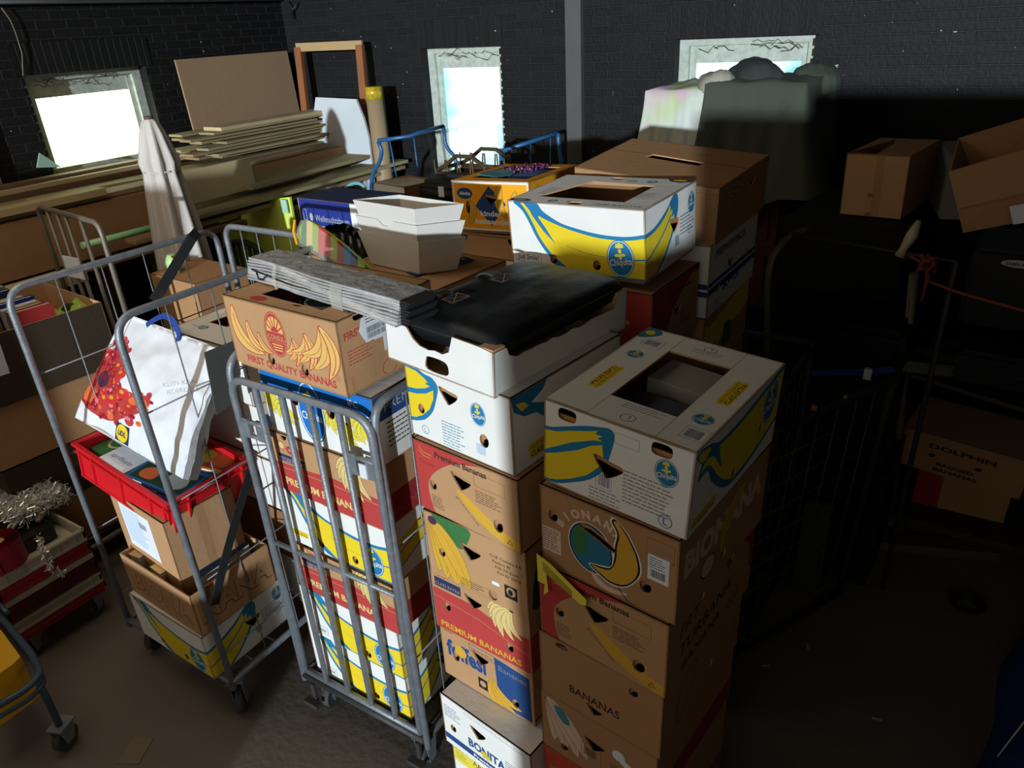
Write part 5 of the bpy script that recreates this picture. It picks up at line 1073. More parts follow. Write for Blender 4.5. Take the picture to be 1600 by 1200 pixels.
# boards on the walls
bm = new(); bbox(bm, (0, 0, 0), (.018, 1.21, .76)); o = link('chipboard_panel', bm, ldt); o.location = (XL+.12, 4.09, H-.91); o.rotation_euler = (0, -.06, 0); tag(o, 'big brown chipboard panel leaning against the left wall', 'board')
bm = new(); bbox(bm, (0, 0, 0), (.018, .42, .75)); o = link('chipboard_panel', bm, ldt); o.location = (XL+.03, 2.10, H-1.0+.1); tag(o, 'brown board cut off by the left edge, beside the left window', 'board')
fr_ = thing('door_frame', 'orange-stained wooden frame standing in the corner of the brick walls', 'frame', (0, 0, 0))
mo = nmat('orange_stained_wood', (136, 80, 42), rough=.6, var=.2, scale=4)
def beam(name, a, b, w, d, m, par):
    a, b = Vector(a), Vector(b); bm = new(); L = (b-a).length; q = (b-a).to_track_quat('Z', 'Y').to_matrix().to_4x4(); bbox(bm, (-w/2, -d/2, 0), (w/2, d/2, L), Matrix.Translation(a) @ q); return link(name, bm, m, par)
TL, TR_ = at(466, 74, y=5.22), at(562, 70, y=5.22)
beam('post', (TL.x+.02, 5.02, H-2.60), TL, .07, .04, mo, fr_); beam('post', (TR_.x+.02, 5.02, H-2.60), TR_, .07, .04, mo, fr_)
beam('top_rail', TL+Vector((-.02, 0, 0)), TR_+Vector((.03, 0, 0)), .02, .07, nmat('pale_pine', (170, 140, 96)), fr_)
# white clipped panel
P = [at(x, y, y=5.0) for x, y in ((493, 152), (556, 155), (568, 185), (576, 215), (582, 262), (584, 300), (478, 300), (484, 250), (487, 205))]
bm = new(); A = [bm.verts.new(p) for p in P]; B = [bm.verts.new(p+Vector((0, .022, 0))) for p in P]
bm.faces.new(A); bm.faces.new(B[::-1])
for i in range(len(P)): bm.faces.new((A[i], B[i], B[(i+1) % len(P)], A[(i+1) % len(P)]))
tag(link('white_board', bm, nmat('white_laminate', (190, 194, 196), rough=.5, var=.06)), 'white board with clipped corners standing before the wooden frame', 'board')
bm = new(); c = at(583, 137, y=5.05); r_ = .072; cyl(bm, (c.x, 5.05, H-1.9), (c.x, 5.05, c.z-.09), r_, 28); t_ = thing('cardboard_tube', 'thick brown cardboard tube with yellow tape round its top', 'tube', (0, 0, 0)); link('tube_body', bm, nmat('brown_tube_card', (150, 126, 94), rough=.6), t_, smooth=False)
bm = new(); cyl(bm, (c.x, 5.05, c.z-.09), (c.x, 5.05, c.z+.01), r_+.001, 28); link('tape', bm, nmat('yellow_printed_tape', (190, 160, 40), rough=.25, var=.5, scale=40), t_)
# parasol
t_ = thing('parasol', 'closed white parasol standing upright before the timber pile', 'parasol', (-4.28, 2.73, 0))
rad = [(H-.415, .028), (H-.43, .045), (H-.50, .07), (H-.58, .085), (H-.66, .105), (H-.72, .095), (H-.85, .11), (H-1.1, .135), (H-1.4, .155), (H-1.7, .165), (H-1.9, .17)]
bm = new(); n = 48; rings = []
for j, (z, r) in enumerate(rad):
    f_ = min(1, j/3); rings.append([bm.verts.new(((r*(1+.16*f_*math.sin(8*2*PI*k/n+j*.12)+.06*f_*math.sin(19*2*PI*k/n)))*math.cos(2*PI*k/n)+.012*j*0, (r*(1+.16*f_*math.sin(8*2*PI*k/n+j*.12)))*math.sin(2*PI*k/n), z)) for k in range(n)])
for A, B in zip(rings, rings[1:]):
    for k in range(n): bm.faces.new((A[k], B[k], B[(k+1) % n], A[(k+1) % n])).smooth = True
link('canopy', bm, nmat('weathered_white_canvas', (192, 184, 176), rough=.9, var=.12, scale=5, bump=.3, bscale=14), t_)
bm = new(); cyl(bm, (0, 0, H-.418), (0, 0, H-.398), .027, 16); link('cap', bm, nmat('brown_cap', (84, 66, 54)), t_)
bm = new(); cyl(bm, (0, 0, .0), (0, 0, H-.43), .02, 12); cyl(bm, (0, 0, 0), (0, 0, .06), .22, 24); link('pole', bm, wood[4], t_)
bm = new(); tube(bm, [(.10*math.cos(a*.1), .10*math.sin(a*.1), H-.712) for a in range(0, 63)], .005, 6); link('tie_cord', bm, nmat('white_cord', (190, 180, 170)), t_)
# light tube fitting seen below the beam
bm = new(); a, b = at(128, 384, x=-4.85), at(262, 349, x=-4.85); tube(bm, [a, b], .022, 10)
tag(link('green_gutter', bm, nmat('pale_green_plastic', (176, 240, 176), rough=.3, emit=None)), 'pale green plastic pipe lying under the broad beam', 'pipe')
# ---- green sheet, chair, blue box, hoop
P = [at(340, 318, y=4.1), at(450, 300, y=4.3), at(472, 400, y=4.15), at(470, 520, y=3.9), at(372, 540, y=3.7), at(345, 360, y=4.0)]
P = [at(338, 322, y=3.75), at(452, 308, y=3.75), at(466, 385, y=3.75), at(478, 520, y=3.75), at(375, 540, y=3.75)]
bm = new(); A = [bm.verts.new(p) for p in P]; B = [bm.verts.new(p+Vector((0, .02, 0))) for p in P]; bm.faces.new(A); bm.faces.new(B[::-1])
for i in range(5): bm.faces.new((A[i], B[i], B[(i+1) % 5], A[(i+1) % 5]))
t_ = link('green_board', bm, nmat('lime_green_board', (214, 230, 96), rough=.6, var=.12)); tag(t_, 'lime green board with a small tag standing beneath the plank pile', 'board')
bm = new(); c = at(446, 322, y=3.735); bbox(bm, (c.x-.03, c.y-.012, c.z-.05), (c.x+.03, c.y-.002, c.z+.05)); link('price_tag', bm, nmat('mint_tag', (160, 200, 170)), t_)
t_ = thing('garden_chair', 'dark green plastic chair with slatted rounded back by the lime green board', 'chair', (0, 0, 0)); mg = nmat('dark_green_plastic', (50, 56, 34), rough=.5)
yc = 3.35; L_, R_ = at(345, 400, y=yc), at(412, 388, y=yc); cx = (L_.x+R_.x)/2+.04; zc = L_.z+.10
bm = new(); hw = .23; tube(bm, [(cx+hw*math.cos(PI*k/12)*1.0, yc, zc-.10+.14*math.sin(PI*k/12)) for k in range(13)], .022, 8); tube(bm, [(cx-hw, yc, zc-.10), (cx-hw+.02, yc-.02, zc-.42)], .02, 8); tube(bm, [(cx+hw, yc, zc-.10), (cx+hw-.02, yc-.02, zc-.42)], .02, 8); tube(bm, [(cx-hw, yc-.01, zc-.36), (cx+hw, yc-.01, zc-.36)], .02, 8); link('back_frame', bm, mg, t_)
for k in range(7):
    x = cx+(k-3)*.056; bm = new(); bbox(bm, (x-.014, yc-.006, zc-.36), (x+.014, yc+.006, zc-.10+.14*math.sqrt(max(0, 1-((x-cx)/hw)**2)))); link('slat', bm, mg, t_)
bm = new(); bbox(bm, (cx-.24, yc-.46, zc-.46), (cx+.24, yc, zc-.42)); link('seat', bm, mg, t_)
for sx_ in (-1, 1):
    for yy in (yc-.43, yc-.03): bm = new(); cyl(bm, (cx+sx_*.21, yy, .0), (cx+sx_*.21, yy, zc-.44), .024, 10); link('leg', bm, mg, t_)
carton('cardboard_box', 'long dark blue box with white lettering standing behind the planters', 'cardboard box', at(478, 357, z=-1.0), .02, (.36, .55, .19), dict(front=([(rc(0, 0, .36, .19), 'bbl2')]+tx('Weihnachtsbaum', .10, .06, .045, 'lgrey', wid=.24)+fine(.1, .035, .1, 2, .012, 'lgrey')+frame(.03, .07, .055, .12, .002, 'lgrey')+[(rc(0, 0, .006, .19), 'white')], []), right=([(rc(0, 0, .55, .19), 'label')], []), top=([], [])), 'navy', tray=False) if False else None
PAL['bbl2'] = (36, 52, 130)
t_ = carton('cardboard_box', 'long dark blue box with white lettering standing behind the planters', 'cardboard box', at(474, 364, z=-1.02), -.02, (.56, .30, .20), dict(front=([(rc(0, 0, .40, .20), 'bbl2'), (rc(0, 0, .006, .2), 'white'), (rc(.40, 0, .56, .2), 'label')]+tx('Weihnachtsbaum', .12, .08, .05, 'lgrey', wid=.26)+fine(.13, .05, .16, 1, .014, 'lgrey')+frame(.03, .08, .055, .14, .003, 'lgrey')+[(el(.09, .10, .012, .022), 'lgrey')], []), top=([(rc(0, 0, .56, .3), 'navy')], [])), 'navy', tray=False)
q = at(474, 364, z=-1.02); bx_('pale carton on the floor under the long dark blue box', (q.x, q.y+.01, -2.615), -.02, (.56, .42, 1.59), ([], []), ([], []), base='kraft2', name='cardboard_box')
bm = new(); P = [at(528, 420, y=3.2), at(530, 320, y=3.2), at(540, 292, y=3.2), at(556, 285, y=3.2), at(570, 290, y=3.2), at(573, 420, y=3.2)]; tube(bm, fil(P, .05), .011, 8)
tag(link('tube_hoop', bm, nmat('pale_blue_enamel_tube', (110, 160, 164), rough=.4)), 'pale blue bent metal hoop rising behind the long dark blue box', 'hoop')
# kite in cellophane and dark bag
t_ = thing('kite', 'colourful striped kite in a clear sleeve between the blue box and planters', 'kite', (0, 0, 0))
a, b = at(470, 380, z=-.80), at(582, 432, z=-.80); u_ = (b-a); L_ = u_.length; u_.normalize(); bm = new(); mats = []
cs = ['green', 'cream', 'lime', 'apple', 'red', 'lime', 'cherry', 'bblue', 'dblue', 'lime', 'green']
lay = [([(L_*i/11, -.01), (L_*(i+1)/11, -.01), (L_*(i+.8)/11, .2), (L_*(i-.2)/11, .2)], c_) for i, c_ in enumerate(cs)]
prof = sp([(0, 0), (L_, 0), (L_*.97, .02), (L_*.8, .045), (L_*.5, .08), (L_*.25, .10), (.05, .105), (0, .085)], 4)
lay = [([(max(0, min(L_, x)), y) for x, y in p], m) for p, m in lay]
panel(bm, mats, a, u_, Vector((-.2*u_.y, .25, 1)).normalized(), prof, 0, lay, [], 'lime', thick=.012, inner='lime'); link('sail', bm, mats, t_)
bm = new(); tube(bm, [a+Vector((-.01, 0, .10)), a+Vector((-.02, -.01, .05)), a+Vector((.0, -.02, .0))], .006, 6); link('orange_cord', bm, pm('orange'), t_)
bm = new(); mats = []; panel(bm, mats, a+Vector((0, -.014, -.005)), u_, Vector((-.2*u_.y, .25, 1)).normalized(), [(x*1.02-.004, y*1.06) for x, y in prof], 0, [], [], nmat('cellophane', (225, 230, 220), rough=.08, alpha=.22), thick=0); link('sleeve', bm, mats, t_)
bm = new(); c = at(540, 395, z=-.86); 
for k in range(7): tube(bm, [c+Vector((-.12+.05*k, .05, -.05)), c+Vector((-.10+.045*k, .04, .09-.01*abs(k-2))), c+Vector((-.06+.04*k, .05, .0))], .04, 10)
tag(link('rubbish_bag', bm, nmat('black_bin_liner', (22, 24, 22), rough=.3, bump=.6, bscale=25), smooth=True), 'black plastic bag crumpled between the kite and the blue box', 'bag')
# ---- blue platform trolley, wicker, small carton
mb = nmat('blue_painted_tube', (38, 88, 134), rough=.35, var=.15)
t_ = thing('platform_trolley', 'blue tubular trolley with wavy push handles under the middle window', 'trolley', (0, 0, 0))
def poly(pts, y): return [at(a, b, y=y) for a, b in pts]
bm = new(); tube(bm, fil(poly([(584, 330), (580, 290), (583, 268), (594, 252), (597, 235), (591, 221)], 4.3), .06), .016, 8); tube(bm, [at(590, 220, y=4.3), at(640, 213, y=4.45), at(652, 208, y=4.5), at(693, 197, y=4.75)], .015, 8)
tube(bm, fil(poly([(693, 197), (696, 228), (712, 246), (716, 300)], 4.75), .05), .015, 8); link('handle_left', bm, mb, t_)
bm = new()
for a_, b_2, y in (((609, 220), (622, 290), 4.35), ((646, 212), (656, 290), 4.5)): tube(bm, [at(*a_, y=y), at(*b_2, y=y)], .006, 6)
link('thin_rod', bm, mb, t_)
bm = new(); tube(bm, [at(785, 236, y=4.7), at(871, 208, y=5.05)], .016, 8); tube(bm, [at(783, 232, y=4.7), at(785, 300, y=4.7)], .018, 8); tube(bm, fil([at(872, 208, y=5.05), at(873, 225, y=5.05), at(877, 250, y=5.05), at(877, 300, y=5.05)], .04), .016, 8)
for a_, b_2, y in (((829, 224), (830, 300), 4.9), ((860, 215), (860, 300), 5.0)): tube(bm, [at(*a_, y=y), at(*b_2, y=y)], .004, 6)
link('handle_right', bm, mb, t_)
bm = new(); a, b = at(590, 221, y=4.3), at(872, 208, y=5.05); bbox(bm, (-3.35-.6, 4.42, .16), (-2.70, 5.1, .2)); link('platform', bm, wood[1], t_)
for x, y in ((-3.85, 4.5), (-2.8, 4.5), (-3.85, 5.0), (-2.8, 5.0)): castor(t_, x, y, .16, .07, 0)
for z0_ in ():
    pass
t_ = thing('wicker_crate', 'brown lattice crate with rounded handles beside the middle window', 'crate', (0, 0, 0)); mw = nmat('brown_lattice_plastic', (96, 76, 52), rough=.6)
c = at(742, 262, y=4.2); bm = new(); w_, d_, z0_ = .21, .30, c.z-.12
for s in (-1, 1):
    for e in (0, 1):
        y = c.y+(e-.5)*d_
        tube(bm, [(c.x+w_*-1, y, z0_+.12), (c.x-w_*.6, y, z0_+.16), (c.x-w_*.2, y, z0_+.22), (c.x+w_*.4, y, z0_+.22), (c.x+w_*.8, y, z0_+.17), (c.x+w_, y, z0_+.12)], .014, 6)
        tube(bm, [(c.x-w_, y, z0_+.10), (c.x+w_, y, z0_+.10)], .016, 6)
for s in (-1, 1): tube(bm, [(c.x+s*w_, c.y-d_/2, z0_+.12), (c.x+s*w_, c.y+d_/2, z0_+.12)], .014, 6)
for k in range(9):
    for e in (0, 1): x = c.x-w_+2*w_*k/8; tube(bm, [(x, c.y+(e-.5)*d_, z0_-.1), (x+.02*(1 if k % 2 else -1), c.y+(e-.5)*d_, z0_+.19)], .005, 5)
link('lattice', bm, mw, t_)
bm = new(); bbox(bm, (c.x-w_, c.y-d_/2, z0_-.12), (c.x+w_, c.y-d_/2+.012, z0_+.09)); bbox(bm, (c.x-w_, c.y+d_/2-.012, z0_-.12), (c.x+w_, c.y+d_/2, z0_+.09)); bbox(bm, (c.x+w_-.012, c.y-d_/2, z0_-.12), (c.x+w_, c.y+d_/2, z0_+.09)); bbox(bm, (c.x-w_, c.y-d_/2, z0_-.12), (c.x-w_+.012, c.y+d_/2, z0_+.09)); bbox(bm, (c.x-w_, c.y-d_/2, z0_-.12), (c.x+w_, c.y+d_/2, z0_-.11)); link('panel', bm, mw, t_)
zz = c.z-.24; bx_('stacked carton on the floor holding up the brown lattice crate', (c.x-.24, c.y-.17, -2.615), 0, (.48, .36, zz-.005), ([], []), ([], []), base='kraftd', name='cardboard_box')
q = at(586, 306, z=-1.02)
carton('cardboard_box', 'small worn white and brown carton with torn top behind the planters', 'cardboard box', q, -.20, (.33, .30, .09), dict(front=([(rc(0, 0, .33, .09), 'white')], []), top=([(sp([(0, 0), (.3, .02), (.33, .2), (.1, .25)], 2), 'wcream')]+fine(.02, .2, .2, 8, .02, 'kraftd'), [])), 'kraft2', tray=False)
bx_('tall brown carton on the floor under the small worn carton', (q.x+.0, q.y, -2.615), -.15, (.35, .34, 1.59), ([], []), ([], []), base='kraftd', name='cardboard_box')
q = at(665, 322, z=-1.05); bm = new(); bbox(bm, (-.10, 0, 0), (.30, .30, .16)); bmesh.ops.bevel(bm, geom=bm.edges[:], offset=.05, segments=4, affect='EDGES')
t_ = thing('black_holdall', 'black bag with a small white tag between the worn carton and the orange box', 'bag', q+Vector((.02, .0, 0))); link('bag_body', bm, nmat('black_nylon', (22, 22, 24), rough=.7, bump=.5, bscale=20), t_, smooth=True)
bm = new(); bbox(bm, (.10, -.006, .07), (.145, -.002, .135)); link('paper_tag', bm, pm('label'), t_)
bx_('brown carton on the floor beneath the black bag with the white tag', (q.x-.08, q.y, -2.615), 0, (.42, .32, 1.56), ([], []), ([], []), base='kraftd', name='cardboard_box')
# purple yarn and comics in the orange box
bm = new(); rd = random.Random(9); c = Vector((-1.86, 3.06, H-.655))
for k in range(40):
    p = c+Vector((rd.gauss(0, .05), rd.gauss(0, .05), rd.uniform(-.01, .03))); tube(bm, [p+Vector((.03*math.cos(a), .03*math.sin(a), .01*math.sin(2*a+k))) for a in (0, 1, 2, 3, 4)], .005, 5)
tag(link('yarn', bm, nmat('purple_glitter_yarn', (92, 40, 70), rough=.5, var=.5, scale=60)), 'tangle of purple yarn on top of the open orange box', 'yarn', kind='stuff')
flat_book('magazine', 'blue illustrated magazine sticking out of the orange box on the right', V(-1.86, 2.84, -.652), .25, .17, .24, .006, 'dblue', fine(.02, .2, .12, 7, .02, 'lblue'), 'magazine')
flat_book('magazine', 'grey-green comic sticking out of the orange box on the left', V(-2.06, 2.92, -.652), -.3, .15, .24, .006, 'teal', fine(.02, .2, .1, 7, .02, 'lgrey'), 'magazine')
# ---------------------------------------------------------------- cage 3 with books, far left
def P3(px, py, **k): return at(px, py, **k)
t_ = thing('roll_cage', 'grey roll cage with barred end frame at the far left, loaded with books', 'roll cage', (0, 0, 0)); mw2 = nmat('dull_grey_tube', (120, 112, 98), rough=.5, metal=.4, var=.3)
a, b = V(-4.50, 2.06, 0), V(-3.70, 1.95, 0); a.z = b.z = 0
bm = new(); hoop(bm, a, b, .2, H-.80, .0135, .07); f = link('end_frame', bm, mw2, t_)
for k in (.17, .34, .48, .72):
    p = a.lerp(b, k); bm = new(); tube(bm, [p+Vector((0, 0, .2)), p+Vector((0, 0, H-.806))], .011, 8); link('bar', bm, mw2, f)
bm = new(); p = a.lerp(b, .40); box(bm, p+Vector((0, -.02, H-1.10)), (.16, .006, .12), Matrix()); link('label_plate', bm, pm('label'), f)
bm = new(); c0, c1 = Vector((-4.46, 1.15, 0)), Vector((-3.66, 1.05, 0))
for p, q in ((a, b), (c0, c1), (a, c0), (b, c1)): tube(bm, [p+Vector((0, 0, .2)), q+Vector((0, 0, .2))], .016, 8)
for k in range(1, 9): tube(bm, [a.lerp(b, k/9)+Vector((0, 0, .2)), c0.lerp(c1, k/9)+Vector((0, 0, .2))], .01, 6)
link('deck_frame', bm, mw2, t_)
for p in (a, b, c0, c1): castor(t_, p.x+.04, p.y+(.05 if p.y < 1.5 else -.05), .19, .055)
zb = H-2.41
bxs = [('dark brown carton filled with books, top of the load in the far left cage', -4.42, 1.20, -1.52, .34, 'kraftd'), ('brown carton with pale rim under the book carton in the far left cage', -4.44, 1.22, -1.84, .31, 'kraft2'), ('dark carton low in the far left cage', -4.44, 1.22, -2.12, .27, 'kraftd'), ('brown carton on the deck of the far left cage', -4.44, 1.22, -2.40, .27, 'kraftd')]
PAL['dbrown'] = (62, 50, 38)
for i, (lb_, x, y, z, h_, c_) in enumerate(bxs):
    carton('cardboard_box', lb_, 'cardboard box', V(x, y, z), -.08, (.66, .70, h_), dict(front=(tx('Fru CO', .2, .12, .10, 'kraft2', wid=.4) if i == 0 else [], []), right=(tx('Fruitco', .1, .1, .10, 'dbrown', wid=.45) if i == 0 else [], [])), 'dbrown' if i in (0, 2) else c_, tray=False, skip=('top',) if i == 0 else ())
rd = random.Random(21)
bc = ['label', 'navy', 'gold', 'dred', 'wcream', 'kraftd', 'black', 'bbl2', 'grey', 'cream', 'teal', 'lgrey']
k = 0
for row, (yy, n) in enumerate(((1.24, 13), (1.52, 13))):
    for i in range(n):
        h_ = .20+rd.uniform(-.015, .03); th_ = .038; c_ = bc[(i*5+row*3) % len(bc)]
        place = ('front', 'rear')[row]
        cw = {'label': 'white', 'navy': 'navy', 'gold': 'mustard', 'dred': 'dark red', 'wcream': 'cream', 'kraftd': 'brown', 'black': 'black', 'bbl2': 'bright blue', 'grey': 'grey', 'cream': 'sand-coloured', 'teal': 'teal', 'lgrey': 'light grey'}[c_]
        bm = new(); mats = [pm(c_), nmat('paper_pages', (205, 198, 180))]; bbox(bm, (0, 0, 0), (.004, .17, h_)); bbox(bm, (th_-.006, 0, 0), (th_-.002, .17, h_)); bbox(bm, (0, 0, 0), (th_-.002, .004, h_)); bbox(bm, (.004, .004, .003), (th_-.006, .165, h_-.005), mi=1)
        o = link('book', bm, mats); o.location = V(-4.34+i*.0455+.006*row, yy-.02-i*.003, -1.37+.03*row); o.rotation_euler = (rd.uniform(-.04, .04), rd.uniform(-.03, .03), -.08)
        nb = sum(1 for j in range(i+1) if bc[(j*5+row*3) % len(bc)] == c_)
        tag(o, '%s book in the %s row of the book carton, %s' % (cw, place, 'at its right end' if nb > 1 else 'page edges up'), 'book', 'books in the carton of the far left cage')
flat_book('book', 'yellow-edged picture book lying across the front books of the far left cage', V(-4.14, 1.22, -1.105), .15, .30, .20, .012, 'dbrown', [(rc(0, 0, .3, .015), 'gold'), (rc(.05, .03, .2, .15), 'kraftd')])
bm = new(); rd = random.Random(33)
for k in range(14):
    c = Vector((-3.92+rd.uniform(-.08, .12), 1.78+rd.uniform(-.06, .06), H-1.30+rd.uniform(-.04, .05)))
    tube(bm, [c, c+Vector((rd.uniform(-.06, .06), rd.uniform(-.06, .06), .04)), c+Vector((rd.uniform(-.09, .09), rd.uniform(-.06, .06), -.02))], [.03, .05, .03], 7)
o = link('green_fabric', bm, nmat('lime_fabric', (150, 170, 70), rough=.8)); tag(o, 'heap of lime green fabric behind the books in the far left cage', 'fabric')
# brown boxes between cage 1 and the chair
bx_('brown carton seen through the wire cage below the parasol', (-4.05, 2.34, -1.48), -.05, (.45, .34, .26), ([], []), ([], []), base='kraft2', name='cardboard_box')
bx_('large brown carton on the floor under the one below the parasol', (-4.05, 2.34, -2.615), -.05, (.45, .34, 1.13), ([], []), ([], []), base='kraftd', name='cardboard_box')
t_ = thing('green_watering_can', 'pale green plastic jug with a copper handle on the carton below the parasol', 'jug', V(-3.92, 2.42, -1.218)); t_.scale = (.62, .62, .62); 
bm = new(); tube(bm, [(0, 0, 0), (0, 0, .10), (0, 0, .14), (0, 0, .17)], [.06, .065, .05, .035], 20); link('jug_body', bm, nmat('pale_green_plastic_jug', (170, 205, 130), rough=.4), t_)
bm = new(); tube(bm, [(.05, -.02, .04), (.10, -.03, .08), (.09, -.03, .14), (.04, -.02, .16)], .008, 8); link('handle', bm, nmat('copper', (170, 90, 50), rough=.35, metal=.6), t_)
t_['label'] = 'pale green plastic jug with a copper-coloured handle on the carton below the parasol'; t_.name = 'jug'

# ---------------------------------------------------------------- crate dolly, tinsel, ribbon at lower left
pcr, pcc, pcd = nmat('crate_red', (150, 34, 36), rough=.5, var=.15), nmat('crate_cream', (176, 168, 146), rough=.55, var=.15), nmat('crate_maroon', (84, 26, 30), rough=.5, var=.15)
xr, ya, yb = -3.375, .845, 1.265
zt_ = at(118, 832, x=xr).z; z0_ = .155; L6 = (zt_-z0_)
t_ = thing('dolly', 'low wheeled dolly under the stacked red and cream crates', 'dolly', (-3.68, 1.05, 0))
bm = new(); bbox(bm, (-.30, -.20, .135), (.30, .21, .153)); link('dolly_board', bm, pcr, t_)
for x, y in ((-.25, -.15), (.25, -.15), (-.25, .16), (.25, .16)): castor(t_, x, y, .135, .05, .6)
def ecrate(lab, z, h_, m, m2=None, grp=None):
    t_ = thing('plastic_crate', lab, 'crate', (-3.68, (ya+yb)/2, z), 0, grp); bm = new(); w_, d_ = .30, (yb-ya)/2
    for lo, hi in (((-w_, -d_, 0), (w_, -d_+.008, h_)), ((-w_, d_-.008, 0), (w_, d_, h_)), ((-w_, -d_, 0), (-w_+.008, d_, h_)), ((w_-.008, -d_, 0), (w_, d_, h_)), ((-w_, -d_, 0), (w_, d_, .006))): bbox(bm, lo, hi)
    link('crate_wall', bm, m, t_)
    bm = new(); e = .006
    for za in (.004, h_-.016):
        for lo, hi in (((-w_-e, -d_-e, za), (w_+e, -d_, za+.012)), ((-w_-e, d_, za), (w_+e, d_+e, za+.012)), ((w_, -d_-e, za), (w_+e, d_+e, za+.012)), ((-w_-e, -d_, za), (-w_, d_, za+.012))): bbox(bm, lo, hi)
    for k in range(5): y = -d_+.05+k*.08; bbox(bm, (w_, y, .01), (w_+e*.8, y+.005, h_-.01))
    link('crate_rib', bm, m2 or m, t_)
hs = [.05, .10, .13, .05, .10, .11]; s_ = L6/sum(hs); z = z0_
for (lb_, m, hh) in (('thin dark red crate, lowest on the wheeled dolly', pcr, hs[0]), ('cream crate just above the lowest one on the dolly', pcc, hs[1]), ('maroon crate in the middle of the crate stack', pcd, hs[2]), ('thin cream crate above the maroon one', pcc, hs[3]), ('bright red crate second from the top of the crate stack', pcr, hs[4]), ('open cream crate on top of the crate stack', pcc, hs[5])):
    ecrate(lb_, z, hh*s_-.002, m, grp='crates stacked on the dolly'); z += hh*s_
bm = new(); rd = random.Random(4); c0 = at(40, 785, z=zt_-H+.07)
for k in range(5200):
    p = c0+Vector((rd.uniform(-.30, .14), rd.uniform(-.12, .15), rd.uniform(-.03, .05))); d = Vector((rd.gauss(0, 1), rd.gauss(0, 1), rd.gauss(0, .7))).normalized(); s = d.cross(Vector((rd.random(), rd.random(), 1))).normalized()*.0022; L = rd.uniform(.012, .04)
    bm.faces.new([bm.verts.new(q) for q in (p-s, p+s, p+d*L+s, p+d*L-s)])
tail = [at(60, 838, z=zt_-H), at(66, 856, x=xr+.02), at(74, 874, x=xr+.02), at(80, 888, x=xr+.02), at(98, 897, x=xr+.02)]
for i in range(4):
    for k in range(70):
        p = tail[i].lerp(tail[i+1], rd.random())+Vector((rd.gauss(0, .005), rd.gauss(0, .005), rd.gauss(0, .005))); d = Vector((rd.gauss(0, 1), rd.gauss(0, 1), rd.gauss(0, 1))).normalized(); s = d.cross(Vector((rd.random(), rd.random(), 1))).normalized()*.0016
        bm.faces.new([bm.verts.new(q) for q in (p-s, p+s, p+d*.018+s, p+d*.018-s)])
tag(link('tinsel', bm, nmat('silver_tinsel', (235, 232, 222), rough=.25, metal=.55, var=.3, scale=30)), 'heap of silver tinsel spilling over the top cream crate', 'tinsel', kind='stuff')
bm = new(); bbox(bm, (-.24, -.15, 0), (.20, .14, .07)); o = link('dark_cardboard', bm, nmat('black_film', (20, 18, 17), rough=.3)); o.location = (-3.72, 1.06, zt_-.06); tag(o, 'black wrapped block lying under the tinsel in the top cream crate', 'package')
beam('wood_stick', at(58, 814, z=zt_-H+.03), at(92, 770, z=zt_-H+.05), .022, .012, wood[2], None); o = bpy.data.objects['wood_stick']; tag(o, 'short pale wooden stick lying beside the tinsel', 'stick')
t_ = thing('ribbon_roll', 'roll of dark red ribbon standing on the corner of the crate stack', 'ribbon', at(8, 880, z=zt_-H+.0))
bm = new(); pts = []; 
for i in range(120):
    a_ = i*.26; r_ = .035+.0022*a_; pts.append((r_*math.cos(a_), r_*math.sin(a_)))
for (x1, y1), (x2, y2) in zip(pts, pts[1:]):
    for dz in (0,): bm.faces.new([bm.verts.new(p) for p in ((x1, y1, 0), (x2, y2, 0), (x2, y2, .125), (x1, y1, .125))])
bmesh.ops.remove_doubles(bm, verts=bm.verts, dist=1e-5); link('ribbon_coil', bm, nmat('dark_red_ribbon', (140, 18, 44), rough=.6, var=.2), t_)
bm = new(); cyl(bm, (0, 0, .0), (0, 0, .118), .033, 20); link('core', bm, pm('kraft'), t_)
# brown paper sack and grey hook items behind the tinsel
bm = new(); a = at(0, 760, x=-3.95); b = at(86, 730, x=-3.95)
bbox(bm, (-4.30, .60, H-2.35), (-3.90, 1.0, H-1.85)); bmesh.ops.bevel(bm, geom=bm.edges[:], offset=.03, segments=3, affect='EDGES'); tag(link('paper_sack', bm, nmat('brown_paper', (120, 92, 60), rough=.9, bump=.5, bscale=8)), 'brown paper parcel behind the tinsel at the left edge', 'parcel')
# blue trolley corner
t_ = thing('hand_trolley', 'corner of a blue-grey tubular trolley with a yellow bin at the lower left', 'trolley', (0, 0, 0)); mbg = nmat('blue_grey_tube', (58, 78, 92), rough=.45, metal=.2)
zz = -2.20; bm = new(); P = [at(-60, 1135, z=zz), at(40, 1078, z=zz), at(64, 1052, z=zz), at(48, 1020, z=zz), at(10, 975, z=zz), at(-60, 900, z=zz)]
tube(bm, fil(P, .05), .014, 8); tube(bm, [p-Vector((0, 0, .05)) for p in fil(P, .05)], .010, 8); tube(bm, fil([at(12, 958, z=zz+.02), at(0, 945, z=zz+.02), at(-30, 930, z=zz+.02)], .03), .01, 8); link('frame_rail', bm, mbg, t_)
Pb = [at(-50, 1085, z=zz+.01), at(20, 1038, z=zz+.01), at(32, 1026, z=zz+.01), at(2, 985, z=zz+.01), at(-60, 940, z=zz+.01)]
bm = new(); A = [bm.verts.new(p) for p in Pb]; B = [bm.verts.new(p-Vector((0, 0, .22))) for p in Pb]; bm.faces.new(A); bm.faces.new(B[::-1])
for i in range(5): bm.faces.new((A[i], B[i], B[(i+1) % 5], A[(i+1) % 5]))
link('yellow_bin', bm, nmat('yellow_plastic', (214, 160, 16), rough=.5), t_)
q = at(45, 1075, z=zz); castor(t_, q.x-.05, q.y+.05, .13, .055)
